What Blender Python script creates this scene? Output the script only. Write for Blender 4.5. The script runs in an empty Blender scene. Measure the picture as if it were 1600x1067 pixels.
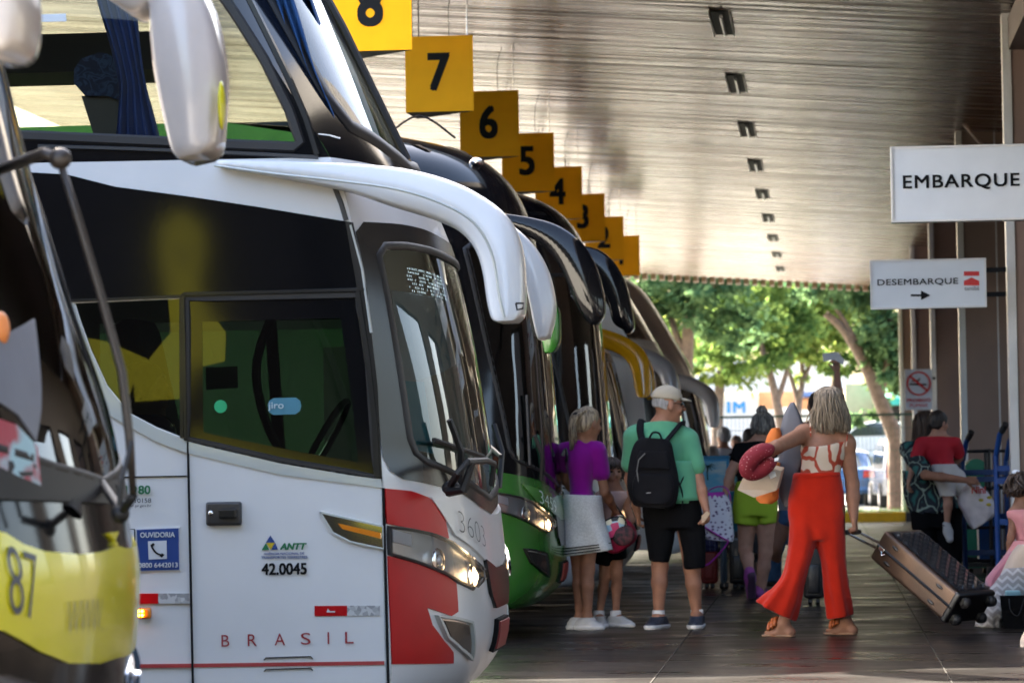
import bpy, bmesh, math, random
import numpy as np
from mathutils import Vector, Matrix, noise
from mathutils.geometry import delaunay_2d_cdt
random.seed(7)
SC = bpy.context.scene
COL = SC.collection
R = math.radians

# ------------------------------------------------------------------ camera, sky, sun, exposure
FPX, CAMH = 5200.0, 1.15            # focal length in pixels of the 1600 px wide photograph; eye height
ROLL, YAW, PITCH = 0.0157, R(5.35), R(2.106)
CAMR = Matrix.Rotation(YAW, 3, 'Z') @ Matrix.Rotation(math.pi/2 + PITCH, 3, 'X') @ Matrix.Rotation(-ROLL, 3, 'Z')
CAMP = Vector((0, 0, CAMH))
cd = bpy.data.cameras.new("camera"); cam = bpy.data.objects.new("camera", cd); COL.objects.link(cam)
cam.matrix_world = Matrix.Translation(CAMP) @ CAMR.to_4x4()
cd.sensor_width = 36; cd.lens = 36*FPX/1600; cd.clip_end = 2000; cd.clip_start = .2
cd.dof.use_dof = True; cd.dof.focus_distance = 16.5; cd.dof.aperture_fstop = 5.8
SC.camera = cam
SUN_EL, SUN_AZ = 36, 322            # azimuth the light comes from, degrees clockwise from +Y
w = bpy.data.worlds.new("World"); SC.world = w; w.use_nodes = True
nt = w.node_tree; nt.nodes.clear()
sk = nt.nodes.new('ShaderNodeTexSky'); sk.sky_type = 'NISHITA'; sk.sun_disc = False
sk.sun_elevation = R(SUN_EL); sk.sun_rotation = R(SUN_AZ); sk.dust_density = 5.0; sk.air_density = 1.0; sk.ozone_density = .6
bg = nt.nodes.new('ShaderNodeBackground'); bg.inputs[1].default_value = .11
wo = nt.nodes.new('ShaderNodeOutputWorld')
nt.links.new(sk.outputs[0], bg.inputs[0]); nt.links.new(bg.outputs[0], wo.inputs[0])
sl = bpy.data.lights.new("sun", 'SUN'); sl.energy = 5.0; sl.angle = R(.5); sl.color = (1, .9, .74)
so = bpy.data.objects.new("sun", sl); COL.objects.link(so)
sd = Vector((math.sin(R(SUN_AZ))*math.cos(R(SUN_EL)), math.cos(R(SUN_AZ))*math.cos(R(SUN_EL)), math.sin(R(SUN_EL))))
so.rotation_euler = sd.to_track_quat('Z', 'Y').to_euler(); so.location = sd*60
vs = SC.view_settings; vs.view_transform = 'Standard'; vs.look = 'None'; vs.exposure = 3.4; vs.gamma = 1
SC.cycles.max_bounces = 10; SC.cycles.transparent_max_bounces = 16; SC.cycles.use_denoising = True
SC.cycles.diffuse_bounces = 4; SC.cycles.glossy_bounces = 4; SC.cycles.sample_clamp_indirect = 6
SC.cycles.caustics_reflective = False; SC.cycles.caustics_refractive = False

def at(px, py, Y):
    "the world point that stands on the plane at distance Y along the row of bays, seen at a pixel of the photograph"
    d = CAMR @ Vector(((px-800)/FPX, -(py-533.5)/FPX, -1))
    return CAMP + d*(Y/d.y)

# ------------------------------------------------------------------ materials
def nn(t, typ, **k):
    n = t.nodes.new(typ)
    for a, b in k.items(): setattr(n, a, b)
    return n
def M(name, col, rough=.5, metal=0, var=.06, vs=5, bump=0, bs=60, coat=0, spec=.5, emit=0, stretch=None, sheen=0):
    m = bpy.data.materials.new(name); m.use_nodes = True; t = m.node_tree
    b = t.nodes['Principled BSDF']; L = t.links.new
    b.inputs['Roughness'].default_value = rough; b.inputs['Metallic'].default_value = metal
    b.inputs['Coat Weight'].default_value = coat; b.inputs['Coat Roughness'].default_value = .04
    b.inputs['Specular IOR Level'].default_value = spec; b.inputs['Sheen Weight'].default_value = sheen
    tc = nn(t, 'ShaderNodeTexCoord'); mp = nn(t, 'ShaderNodeMapping')
    if stretch: mp.inputs['Scale'].default_value = stretch
    L(tc.outputs['Object'], mp.inputs[0])
    nz = nn(t, 'ShaderNodeTexNoise'); nz.inputs['Scale'].default_value = vs; nz.inputs['Detail'].default_value = 6
    L(mp.outputs[0], nz.inputs[0])
    mr = nn(t, 'ShaderNodeMapRange'); mr.inputs[1].default_value = .3; mr.inputs[2].default_value = .7
    mr.inputs[3].default_value = 1-var; mr.inputs[4].default_value = 1+var; L(nz.outputs[0], mr.inputs[0])
    mx = nn(t, 'ShaderNodeVectorMath', operation='SCALE'); mx.inputs[0].default_value = col[:3]
    L(mr.outputs[0], mx.inputs['Scale']); L(mx.outputs[0], b.inputs['Base Color'])
    if bump:
        n2 = nn(t, 'ShaderNodeTexNoise'); n2.inputs['Scale'].default_value = bs; n2.inputs['Detail'].default_value = 5
        L(mp.outputs[0], n2.inputs[0])
        bp = nn(t, 'ShaderNodeBump'); bp.inputs['Strength'].default_value = bump; bp.inputs['Distance'].default_value = .01
        L(n2.outputs[0], bp.inputs['Height']); L(bp.outputs[0], b.inputs['Normal'])
    if emit:
        b.inputs['Emission Color'].default_value = (*col[:3], 1); b.inputs['Emission Strength'].default_value = emit
    return m
def ramp_mat(name, stops, scale=8, rough=.5, tex='NOISE', stretch=(1, 1, 1), detail=4, bump=0, coat=0, metal=0, distort=0, interp='LINEAR'):
    "a material whose own colours vary through a procedural texture"
    m = bpy.data.materials.new(name); m.use_nodes = True; t = m.node_tree; L = t.links.new
    b = t.nodes['Principled BSDF']; b.inputs['Roughness'].default_value = rough; b.inputs['Coat Weight'].default_value = coat
    b.inputs['Metallic'].default_value = metal
    tc = nn(t, 'ShaderNodeTexCoord'); mp = nn(t, 'ShaderNodeMapping'); mp.inputs['Scale'].default_value = stretch
    L(tc.outputs['Object'], mp.inputs[0])
    if tex == 'VORONOI':
        tx = nn(t, 'ShaderNodeTexVoronoi'); tx.inputs['Scale'].default_value = scale; out = tx.outputs[0]
    elif tex == 'CELL':
        tx = nn(t, 'ShaderNodeTexVoronoi'); tx.inputs['Scale'].default_value = scale; out = tx.outputs[1]
    elif tex == 'WAVE':
        tx = nn(t, 'ShaderNodeTexWave'); tx.inputs['Scale'].default_value = scale; tx.inputs['Distortion'].default_value = distort; out = tx.outputs[0]
    else:
        tx = nn(t, 'ShaderNodeTexNoise'); tx.inputs['Scale'].default_value = scale; tx.inputs['Detail'].default_value = detail
        tx.inputs['Distortion'].default_value = distort; out = tx.outputs[0]
    L(mp.outputs[0], tx.inputs[0])
    cr = nn(t, 'ShaderNodeValToRGB'); cr.color_ramp.interpolation = interp
    e = cr.color_ramp.elements
    while len(e) < len(stops): e.new(.5)
    for el, (p, c) in zip(e, stops): el.position = p; el.color = (*c, 1)
    L(out, cr.inputs[0]); L(cr.outputs[0], b.inputs['Base Color'])
    if bump:
        bp = nn(t, 'ShaderNodeBump'); bp.inputs['Strength'].default_value = bump; bp.inputs['Distance'].default_value = .01
        L(out, bp.inputs['Height']); L(bp.outputs[0], b.inputs['Normal'])
    return m
def glass(name, tint, refl=1.45, rough=.02, wav=.0):
    "a thin pane: tinted, with a mirror reflection that grows at grazing angles"
    m = bpy.data.materials.new(name); m.use_nodes = True; t = m.node_tree; t.nodes.clear(); L = t.links.new
    tr = nn(t, 'ShaderNodeBsdfTransparent'); gl = nn(t, 'ShaderNodeBsdfGlossy'); fr = nn(t, 'ShaderNodeFresnel')
    mx = nn(t, 'ShaderNodeMixShader'); o = nn(t, 'ShaderNodeOutputMaterial')
    tr.inputs[0].default_value = (*tint, 1); gl.inputs['Roughness'].default_value = rough; fr.inputs[0].default_value = refl
    gl.inputs[0].default_value = (.95, .97, 1, 1)
    if wav:
        tc = nn(t, 'ShaderNodeTexCoord'); nz = nn(t, 'ShaderNodeTexNoise'); nz.inputs['Scale'].default_value = 2.2; nz.inputs['Detail'].default_value = 1
        bp = nn(t, 'ShaderNodeBump'); bp.inputs['Strength'].default_value = wav; bp.inputs['Distance'].default_value = .02
        L(tc.outputs['Object'], nz.inputs[0]); L(nz.outputs[0], bp.inputs['Height']); L(bp.outputs[0], gl.inputs['Normal'])
    L(fr.outputs[0], mx.inputs[0]); L(tr.outputs[0], mx.inputs[1]); L(gl.outputs[0], mx.inputs[2]); L(mx.outputs[0], o.inputs[0])
    return m

WHITE = M('white_paint', (.72, .715, .70), .3, var=.045, vs=2.5, coat=.35, bump=.02, bs=1.6)
RED = M('red_paint', (.5, .004, .008), .3, var=.08, spec=.25)
BLACKG = M('black_gloss', (.005, .005, .006), .1, var=.1, spec=.4, bump=.008, bs=3)
CHARC = M('charcoal_paint', (.022, .021, .02), .2, var=.08, spec=.3)
RUBBER = M('rubber', (.012, .011, .011), .55, var=.2)
TRIM = M('dark_trim', (.03, .029, .03), .4, var=.1)
STEEL = M('brushed_steel', (.6, .6, .62), .25, 1, var=.05)
CHROME = M('lamp_chrome', (.85, .83, .8), .08, 1, var=.02)
GREYTRIM = M('pale_grey_trim', (.5, .52, .48), .3, var=.03, coat=.5)
GREEN = M('green_paint', (.03, .15, .018), .26, var=.06, coat=.3)
LGREEN = M('light_green_paint', (.09, .26, .05), .26, var=.05, coat=.8)
OLIVEP = M('olive_yellow_paint', (.17, .165, .008), .35, var=.08, vs=2)
YELLOW = M('yellow_paint', (.74, .66, .008), .28, var=.03, coat=.7)
AMBERP = M('amber_paint', (.78, .36, .006), .25, var=.04, coat=.8)
SILVER = M('silver_paint', (.5, .5, .52), .28, .3, var=.04, coat=.7)
BLUEP = M('blue_paint', (.02, .06, .2), .25, var=.05, coat=.8)
SIGNY = M('sign_yellow', (.9, .37, .002), .6, var=.04, spec=.15)
INK = M('black_ink', (.006, .006, .007), .7, var=.05, spec=.15)
INKR = M('maroon_ink', (.3, .02, .025), .45, var=.05)
SKIN1 = M('skin_tan', (.33, .16, .1), .55, var=.16, vs=14, spec=.25, bump=.08, bs=60)
SKIN2 = M('skin_brown', (.25, .118, .07), .55, var=.16, vs=14, spec=.25, bump=.08, bs=60)
SKIN3 = M('skin_fair', (.42, .225, .155), .55, var=.14, vs=14, spec=.25, bump=.08, bs=60)
GLASSC = glass('tinted_pane', (.66, .68, .6), 1.35)
GLASSD = glass('dark_pane', (.1, .15, .11), 1.48, wav=.05)
GLASSW = glass('windscreen_pane', (.5, .6, .6), 1.5, wav=.15)
GLASSB = glass('bronze_pane', (.1, .085, .06), 1.65, wav=.2)
LENS = glass('clear_lens', (.85, .86, .88), 1.35)
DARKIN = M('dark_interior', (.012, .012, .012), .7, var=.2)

# ------------------------------------------------------------------ mesh helpers
ORG = {}
def mk(name, V, F, mat, parent=None, smooth=False, org=None, mats=None, fm=None):
    me = bpy.data.meshes.new(name)
    if org is None: org = ORG[parent.name] if parent else Vector((0, 0, 0))
    o3 = Vector(org)
    if isinstance(V, np.ndarray): V = (V - np.array(o3)).tolist()
    else: V = [Vector(v) - o3 for v in V]
    me.from_pydata(V, [], F)
    me.materials.append(mat)
    for m in mats or (): me.materials.append(m)
    if fm is not None: me.polygons.foreach_set('material_index', fm)
    if smooth: me.polygons.foreach_set('use_smooth', [True]*len(me.polygons))
    me.update()
    o = bpy.data.objects.new(name, me); COL.objects.link(o)
    if parent: o.parent = parent
    else: o.location = o3
    ORG[o.name] = o3
    return o
def tag(o, label=None, cat=None, group=None, kind=None):
    for k, v in (('label', label), ('category', cat), ('group', group), ('kind', kind)):
        if v: o[k] = v
    return o
def thing(name, loc, label, cat, group=None):
    o = bpy.data.objects.new(name, None); COL.objects.link(o); o.location = loc; o.empty_display_size = .2
    ORG[o.name] = Vector(loc)
    return tag(o, label, cat, group)
def structure(name, V, F, mat, smooth=False):
    return tag(mk(name, V, F, mat, smooth=smooth), kind='structure')
def copy_tree(o, parent=None):
    c = o.copy(); COL.objects.link(c)
    if parent: c.parent = parent
    ORG[c.name] = ORG[o.name]
    for ch in list(o.children): copy_tree(ch, c)
    return c
def J(*parts):
    V, F = [], []
    for v, f in parts:
        b = len(V); V += [Vector(x) for x in v]; F += [tuple(i+b for i in q) for q in f]
    return V, F
def box(c, s, rot=None, bev=0, seg=2):
    bm = bmesh.new(); bmesh.ops.create_cube(bm, size=1)
    for v in bm.verts: v.co = Vector((v.co.x*s[0], v.co.y*s[1], v.co.z*s[2]))
    if bev: bmesh.ops.bevel(bm, geom=bm.edges[:], offset=bev, segments=seg, affect='EDGES', profile=.6)
    m = rot if rot is not None else Matrix.Identity(3)
    V = [m @ v.co + Vector(c) for v in bm.verts]; bm.verts.index_update()
    F = [tuple(v.index for v in f.verts) for f in bm.faces]; bm.free()
    return V, F
def span(a, b, bev=0, seg=2):
    a, b = Vector(a), Vector(b)
    return box((a+b)/2, [abs(x) for x in (b-a)], None, bev, seg)
def tube(P, r, n=10, caps=True, flat=None):
    P = [Vector(p) for p in P]
    if not hasattr(r, '__len__'): r = [r]*len(P)
    V, F = [], []
    up = None
    for i, p in enumerate(P):
        t = (P[min(i+1, len(P)-1)] - P[max(i-1, 0)]).normalized()
        if up is None:
            up = Vector((0, 0, 1)) if abs(t.z) < .9 else Vector((0, 1, 0))
        a = t.cross(up).normalized(); up = a.cross(t).normalized()
        for k in range(n):
            an = 2*math.pi*k/n
            V.append(p + a*math.cos(an)*r[i] + up*math.sin(an)*r[i]*(flat or 1))
    for i in range(len(P)-1):
        for k in range(n):
            F.append((i*n+k, i*n+(k+1) % n, (i+1)*n+(k+1) % n, (i+1)*n+k))
    if caps:
        F.append(tuple(range(n-1, -1, -1))); F.append(tuple(range((len(P)-1)*n, len(P)*n)))
    return V, F
def loft(rings, caps=True):
    n = len(rings[0]); V = [Vector(p) for r in rings for p in r]; F = []
    for i in range(len(rings)-1):
        for k in range(n): F.append((i*n+k, i*n+(k+1) % n, (i+1)*n+(k+1) % n, (i+1)*n+k))
    if caps: F.append(tuple(range(n-1, -1, -1))); F.append(tuple(range((len(rings)-1)*n, len(rings)*n)))
    return V, F
def ball(c, r, n=12, rot=None):
    if not hasattr(r, '__len__'): r = (r, r, r)
    V, F = [], []
    m = rot if rot is not None else Matrix.Identity(3)
    for i in range(n+1):
        th = math.pi*i/n
        for k in range(2*n):
            ph = math.pi*k/n
            V.append(Vector(c) + m @ Vector((r[0]*math.sin(th)*math.cos(ph), r[1]*math.sin(th)*math.sin(ph), r[2]*math.cos(th))))
    for i in range(n):
        for k in range(2*n): F.append((i*2*n+k, i*2*n+(k+1) % (2*n), (i+1)*2*n+(k+1) % (2*n), (i+1)*2*n+k))
    return V, F
def prism(poly, vec):
    n = len(poly); vec = Vector(vec)
    V = [Vector(p) for p in poly] + [Vector(p)+vec for p in poly]
    F = [tuple(range(n-1, -1, -1)), tuple(range(n, 2*n))] + [(i, (i+1) % n, n+(i+1) % n, n+i) for i in range(n)]
    return V, F
def smoothline(P, n=6):
    "Catmull-Rom through the points of any dimension"
    P = [np.array(p, float) for p in P]; out = []
    for i in range(len(P)-1):
        p0, p1, p2, p3 = P[max(i-1, 0)], P[i], P[i+1], P[min(i+2, len(P)-1)]
        for k in range(n):
            t = k/n
            out.append(.5*((2*p1)+(-p0+p2)*t+(2*p0-5*p1+4*p2-p3)*t*t+(-p0+3*p1-3*p2+p3)*t**3))
    out.append(P[-1]); return out
def resample(poly, step, closed=True):
    out = []; n = len(poly)
    for i in range(n if closed else n-1):
        a, b = np.array(poly[i], float), np.array(poly[(i+1) % n], float)
        k = max(1, int(math.ceil(np.linalg.norm(b-a)/step)))
        for j in range(k): out.append(tuple(a+(b-a)*j/k))
    if not closed: out.append(tuple(poly[-1]))
    return out
def inside(p, poly):
    x, y = p; c = False; n = len(poly); j = n-1
    for i in range(n):
        xi, yi = poly[i]; xj, yj = poly[j]
        if (yi > y) != (yj > y) and x < (xj-xi)*(y-yi)/(yj-yi)+xi: c = not c
        j = i
    return c
def sheet(poly, f, off=.003, step=.05, skirt=True):
    "a panel with a traced outline lying on the surface f(a, b, off)"
    B = resample(poly, step); n = len(B)
    xs = [p[0] for p in B]; ys = [p[1] for p in B]
    pts = [Vector(p) for p in B]; ip = []
    x = min(xs)+step/2
    while x < max(xs):
        y = min(ys)+step/2
        while y < max(ys):
            if inside((x, y), B): ip.append(Vector((x+random.uniform(-.01, .01)*step, y)))
            y += step
        x += step
    pts += ip
    r = delaunay_2d_cdt(pts, [(i, (i+1) % n) for i in range(n)], [], 1, 1e-5)
    V2, F = r[0], r[2]
    V = [f(p[0], p[1], off) for p in V2]; F = [tuple(q) for q in F]
    if skirt:
        b = len(V); V += [f(p[0], p[1], off) for p in B] + [f(p[0], p[1], -.002) for p in B]
        F += [(b+i, b+(i+1) % n, b+n+(i+1) % n, b+n+i) for i in range(n)]
    return V, F
def ribbon(line, wid, f, off=.004, closed=False):
    "a narrow band along a traced line on the surface f"
    P = [np.array(p, float) for p in line]; n = len(P); V, F = [], []
    for i in range(n):
        a = P[(i-1) % n] if closed or i else P[0]; b = P[(i+1) % n] if closed or i < n-1 else P[-1]
        t = b-a; t = t/(np.linalg.norm(t)+1e-9); nr = np.array((-t[1], t[0]))*wid/2
        for q, o in ((P[i]-nr, -.001), (P[i]-nr*.6, off), (P[i]+nr*.6, off), (P[i]+nr, -.001)): V.append(f(q[0], q[1], o))
    for i in range(n if closed else n-1):
        a, b = i*4, ((i+1) % n)*4
        for k in range(3): F.append((a+k, b+k, b+k+1, a+k+1))
    return V, F
_tx = {}
def text2d(s, size=1, shear=0, bold=0, space=1, align='LEFT', xs=1):
    "flat triangles of a line of lettering in 2-D"
    key = (s, size, shear, bold, space, align, xs)
    if key in _tx: return _tx[key]
    c = bpy.data.curves.new('t', 'FONT'); c.body = s; c.size = size; c.shear = shear; c.offset = bold; c.space_character = space
    c.align_x = align; c.resolution_u = 4
    o = bpy.data.objects.new('t', c); COL.objects.link(o)
    dg = bpy.context.evaluated_depsgraph_get(); dg.update()
    me = bpy.data.meshes.new_from_object(o.evaluated_get(dg))
    V = [(v.co.x*xs, v.co.y) for v in me.vertices]; F = [tuple(p.vertices) for p in me.polygons]
    bpy.data.objects.remove(o); bpy.data.curves.remove(c); bpy.data.meshes.remove(me)
    _tx[key] = (V, F); return V, F
def text_on(f2, *a, **k):
    V, F = text2d(*a, **k)
    return [f2(x, y) for x, y in V], F

def textb(s, size=1, bold=0, **k):
    "lettering thickened by stacked copies; the third number is the layer"
    V, F = text2d(s, size, **k)
    if bold <= 0: return [(x, y, 0) for x, y in V], F
    VV, FF = [], []
    for i, (dx, dy) in enumerate(((0, 0), (bold, bold), (-bold, bold), (bold, -bold), (-bold, -bold))):
        n = len(VV); VV += [(x+dx, y+dy, i) for x, y in V]; FF += [tuple(q+n for q in f) for f in F]
    return VV, FF
def weld(name, parts, mat, parent, vox=.011, it=5, fold=(.006, 16, 3)):
    "overlapping closed pieces fused into one continuous garment"
    o = mk(name, *J(*parts), mat, parent, True)
    r = o.modifiers.new('r', 'REMESH'); r.mode = 'VOXEL'; r.voxel_size = vox
    s = o.modifiers.new('s', 'SMOOTH'); s.iterations = it; s.factor = .5
    dg = bpy.context.evaluated_depsgraph_get(); dg.update()
    me = bpy.data.meshes.new_from_object(o.evaluated_get(dg))
    me.update(); a_, f_, z_ = fold; N = [v.normal.copy() for v in me.vertices]
    for v, n_ in zip(me.vertices, N):
        p = v.co+ORG[parent.name]
        h = noise.noise(Vector((p.x*f_, p.y*f_, p.z*z_)))+.6*noise.noise(Vector((p.x*f_*.8+p.z*9, p.y*f_, p.z*f_*.45)))
        v.co += n_*a_*h
    o.modifiers.clear(); o.data = me; me.materials.clear(); me.materials.append(mat)
    me.polygons.foreach_set('use_smooth', [True]*len(me.polygons)); me.polygons.foreach_set('material_index', [0]*len(me.polygons))
    return o
# ------------------------------------------------------------------ the setting
def strip_bump(m, sx, sy, sz, strength, dist, sc2=None, rmin=None, rmax=None):
    "waviness of the boards / floor, stretched along one axis"
    t = m.node_tree; L = t.links.new; b = t.nodes['Principled BSDF']
    tc = nn(t, 'ShaderNodeTexCoord'); mp = nn(t, 'ShaderNodeMapping'); mp.inputs['Scale'].default_value = (sx, sy, sz)
    nz = nn(t, 'ShaderNodeTexNoise'); nz.inputs['Scale'].default_value = 1; nz.inputs['Detail'].default_value = 3
    L(tc.outputs['Object'], mp.inputs[0]); L(mp.outputs[0], nz.inputs[0])
    bp = nn(t, 'ShaderNodeBump'); bp.inputs['Strength'].default_value = strength; bp.inputs['Distance'].default_value = dist
    L(nz.outputs[0], bp.inputs['Height']); L(bp.outputs[0], b.inputs['Normal'])
    if rmin is not None:
        mr = nn(t, 'ShaderNodeMapRange'); mr.inputs[1].default_value = .3; mr.inputs[2].default_value = .7
        mr.inputs[3].default_value = rmin; mr.inputs[4].default_value = rmax
        n2 = nn(t, 'ShaderNodeTexNoise'); n2.inputs['Scale'].default_value = 1; n2.inputs['Detail'].default_value = 6
        m2 = nn(t, 'ShaderNodeMapping'); m2.inputs['Scale'].default_value = sc2 or (sx*.4, sy*1.7, sz)
        L(tc.outputs['Object'], m2.inputs[0]); L(m2.outputs[0], n2.inputs[0])
        L(n2.outputs[0], mr.inputs[0]); L(mr.outputs[0], b.inputs['Roughness'])
    return m
FLOOR = M('platform_floor', (.009, .007, .0065), .3, var=.35, vs=1.6, spec=.13)
strip_bump(FLOOR, 2.2, 4.2, 1, .22, .02, (1.2, 2.6, 1), .2, .5)
ASPH = M('asphalt', (.05, .048, .046), .85, var=.2, vs=3, bump=.3, bs=80)
structure('street', *span((-120, 69.5, -.055), (120, 94.8, -.02)), M('street_concrete', (.26, .25, .23), .85, var=.15, vs=1))
GRASSB = M('turf', (.07, .12, .03), .9, var=.4, vs=3)
PAVE = M('pavement', (.35, .33, .3), .8, var=.12, vs=3)
g = 900
structure('ground', [(-g, -60, -.06), (g, -60, -.06), (g, 95, -.06), (g, 101, .85), (g, g, .85), (-g, g, .85), (-g, 101, .85), (-g, 95, -.06)],
          [(0, 1, 2, 7), (7, 2, 3, 6), (6, 3, 4, 5)], ASPH)
CONC = M('pale_concrete', (.3, .285, .26), .85, var=.12, vs=.6, bump=.2, bs=30)
structure('platform_floor', *span((-9.6, 6.0, -.05), (9, 60.6, 0)), FLOOR)
structure('bounce_apron', *span((-60, -40, -.055), (-9.6, 60.6, -.004)), CONC)  # unseen pale ground, added to bounce sunlight up to the ceiling
structure('bounce_forecourt', *span((-9.6, -40, -.055), (40, 6.0, -.003)), CONC)  # unseen pale ground, added to bounce sunlight onto the coach sides
SEAM = M('floor_joint', (.022, .02, .018), .7, spec=.1)
sm = []
for x0, x1, y0, y1 in ((-.93, -.93, 12, 60), (.62, .62, 12, 60), (-2.6, -2.6, 12, 60), (2.2, 2.2, 12, 60)):
    sm.append(span((x0-.004, y0, .0), (x1+.004, y1, .0035)))
structure('floor_joints', *J(*sm), SEAM)
structure('grass_verge', *span((-40, 61.2, -.05), (40, 67.5, .06)), GRASSB)
structure('street_pavement', *span((-60, 67.5, -.05), (60, 69.5, .08)), PAVE)
BLADE = M('grass_blades', (.12, .24, .04), .7, var=.4, vs=2)
V, F = [], []
for i in range(9000):
    x, y = random.uniform(-6, 6), random.uniform(61.3, 67.4); a = random.uniform(0, 6.28); h = random.uniform(.05, .14)
    b = len(V); dx, dy = .012*math.cos(a), .012*math.sin(a)
    V += [(x-dx, y-dy, .06), (x+dx, y+dy, .06), (x+random.uniform(-.05, .05), y+random.uniform(-.05, .05), .06+h)]; F.append((b, b+1, b+2))
tag(mk('grass', V, F, BLADE), 'short sunlit grass strip behind the yellow kerb', 'grass', kind='stuff')

# kerb painted yellow and black at the end of the platform
KY = M('kerb_yellow', (.8, .45, .01), .6, var=.12, vs=8); KB = M('kerb_black', (.03, .03, .03), .7)
kerb = thing('kerb', (0, 60.9, 0), 'long yellow kerb with black gaps at the far end of the platform', 'kerb')
x = -9.0; i = 0
while x < 8:
    L_ = 1.3 if i % 2 == 0 else .22
    mk('yellow_block' if i % 2 == 0 else 'black_block', *span((x, 60.7, -.05), (x+L_, 61.15, .17), .015), KY if i % 2 == 0 else KB, kerb)
    x += L_; i += 1

# the canopy: a glossy strip ceiling that falls slightly to the right
CEIL = bpy.data.materials.new('strip_ceiling'); CEIL.use_nodes = True
t = CEIL.node_tree; L = t.links.new; b = t.nodes['Principled BSDF']; b.inputs['Metallic'].default_value = .5
tc = nn(t, 'ShaderNodeTexCoord')
def _nz(sc, det, tcn=tc):
    mp = nn(t, 'ShaderNodeMapping'); mp.inputs['Scale'].default_value = sc
    n = nn(t, 'ShaderNodeTexNoise'); n.inputs['Scale'].default_value = 1; n.inputs['Detail'].default_value = det
    L(tcn.outputs['Object'], mp.inputs[0]); L(mp.outputs[0], n.inputs[0]); return n
n1 = _nz((.3, 6.5, 1), 7)
cr = nn(t, 'ShaderNodeValToRGB'); e = cr.color_ramp.elements
e[0].position = .36; e[0].color = (.1, .062, .047, 1); e[1].position = .66; e[1].color = (.4, .31, .26, 1)
L(n1.outputs[0], cr.inputs[0])
n4 = _nz((1.0, .07, 1), 3); c4 = nn(t, 'ShaderNodeValToRGB'); e = c4.color_ramp.elements  # orange-brown streaks: reflections of the signs painted in together with board stain
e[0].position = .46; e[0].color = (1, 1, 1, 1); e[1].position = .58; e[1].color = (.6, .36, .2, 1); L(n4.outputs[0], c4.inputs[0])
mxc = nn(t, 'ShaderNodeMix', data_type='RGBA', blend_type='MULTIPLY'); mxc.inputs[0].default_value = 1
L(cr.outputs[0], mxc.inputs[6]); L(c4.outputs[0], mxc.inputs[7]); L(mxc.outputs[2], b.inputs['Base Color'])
n2 = _nz((.22, 5.0, 1), 4)
mr = nn(t, 'ShaderNodeMapRange'); mr.inputs[1].default_value = .3; mr.inputs[2].default_value = .7; mr.inputs[3].default_value = .14; mr.inputs[4].default_value = .36
L(n2.outputs[0], mr.inputs[0]); L(mr.outputs[0], b.inputs['Roughness'])
n3 = _nz((.28, 4.2, 1), 6)
bp = nn(t, 'ShaderNodeBump'); bp.inputs['Strength'].default_value = 1.0; bp.inputs['Distance'].default_value = .06
L(n3.outputs[0], bp.inputs['Height']); L(bp.outputs[0], b.inputs['Normal'])
def ceil_z(x): return 4.77 - .074*x
CY0, CY1, CX0, CX1 = 24.4, 69.0, -9.5, 4.5
canopy = thing('canopy_roof', (-2.5, 40, 4.7), 'long canopy roof with a glossy brown strip ceiling over the bus bays', 'roof')
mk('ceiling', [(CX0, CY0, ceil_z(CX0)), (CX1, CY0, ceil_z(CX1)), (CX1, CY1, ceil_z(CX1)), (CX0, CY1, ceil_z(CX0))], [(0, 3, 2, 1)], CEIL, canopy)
ROOFM = M('roof_sheet', (.3, .29, .28), .6)
mk('roof_deck', [(CX0, CY0, ceil_z(CX0)+.02), (CX1, CY0, ceil_z(CX1)+.02), (CX1, CY1, ceil_z(CX1)+.02), (CX0, CY1, ceil_z(CX0)+.02),
                 (CX0, CY0, ceil_z(CX0)+.5), (CX1, CY0, ceil_z(CX1)+.5), (CX1, CY1, ceil_z(CX1)+.5), (CX0, CY1, ceil_z(CX0)+.5)],
   [(0, 3, 2, 1), (4, 5, 6, 7), (0, 1, 5, 4), (1, 2, 6, 5), (2, 3, 7, 6), (3, 0, 4, 7)], ROOFM, canopy)
EAVE = M('eave_boards', (.2, .13, .1), .6, var=.15)
teeth = []
xx = CX0
while xx < CX1-.1:
    teeth.append(box((xx+.06, CY1-.0, ceil_z(xx+.06)-.04), (.1, .35, .13))); xx += .175
mk('eave', *J(*teeth), EAVE, canopy)
COLM = M('canopy_post', (.12, .1, .09), .5)
for y in (26.6, 36, 48, 60):
    mk('post', *span((-9.3, y-.15, -.05), (-9.0, y+.15, ceil_z(-9.1)+.02), .02), COLM, canopy)

# ceiling lights in one straight row
FRW = M('lamp_frame_white', (.5, .48, .45), .4); LTUBE = M('lamp_tube', (.3, .3, .3), .3)
lx = -.80
cl = thing('ceiling_light', (lx, 27.9, ceil_z(lx)), 'long recessed ceiling light nearest the camera, largest of its row', 'ceiling light', 'recessed lights in a row along the ceiling')
zc = ceil_z(lx)
for s in (-1, 1):
    mk('frame', *span((lx+s*.085-.005, 27.15, zc-.03), (lx+s*.085+.005, 28.65, zc+.01)), FRW, cl)
mk('reflector', *span((lx-.075, 27.15, zc-.012), (lx+.075, 28.65, zc-.004)), M('dark_reflector', (.02, .022, .02), .6, spec=.1), cl)
mk('tube', *tube([(lx+.01, 27.3, zc-.03), (lx+.01, 28.5, zc-.03)], .016), LTUBE, cl)
lab = ['second recessed ceiling light counting away from the camera', 'third recessed ceiling light counting away from the camera', 'fourth recessed ceiling light counting away from the camera',
       'fifth recessed ceiling light counting away from the camera', 'sixth recessed ceiling light, above the small bay signs', 'small recessed ceiling light, third from the far roof edge',
       'tiny recessed ceiling light, second from the far roof edge', 'tiniest recessed ceiling light, nearest the far roof edge']
for i in range(8):
    c = copy_tree(cl); c.location.y = 27.9+4.55*(i+1); c['label'] = lab[i]

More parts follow.
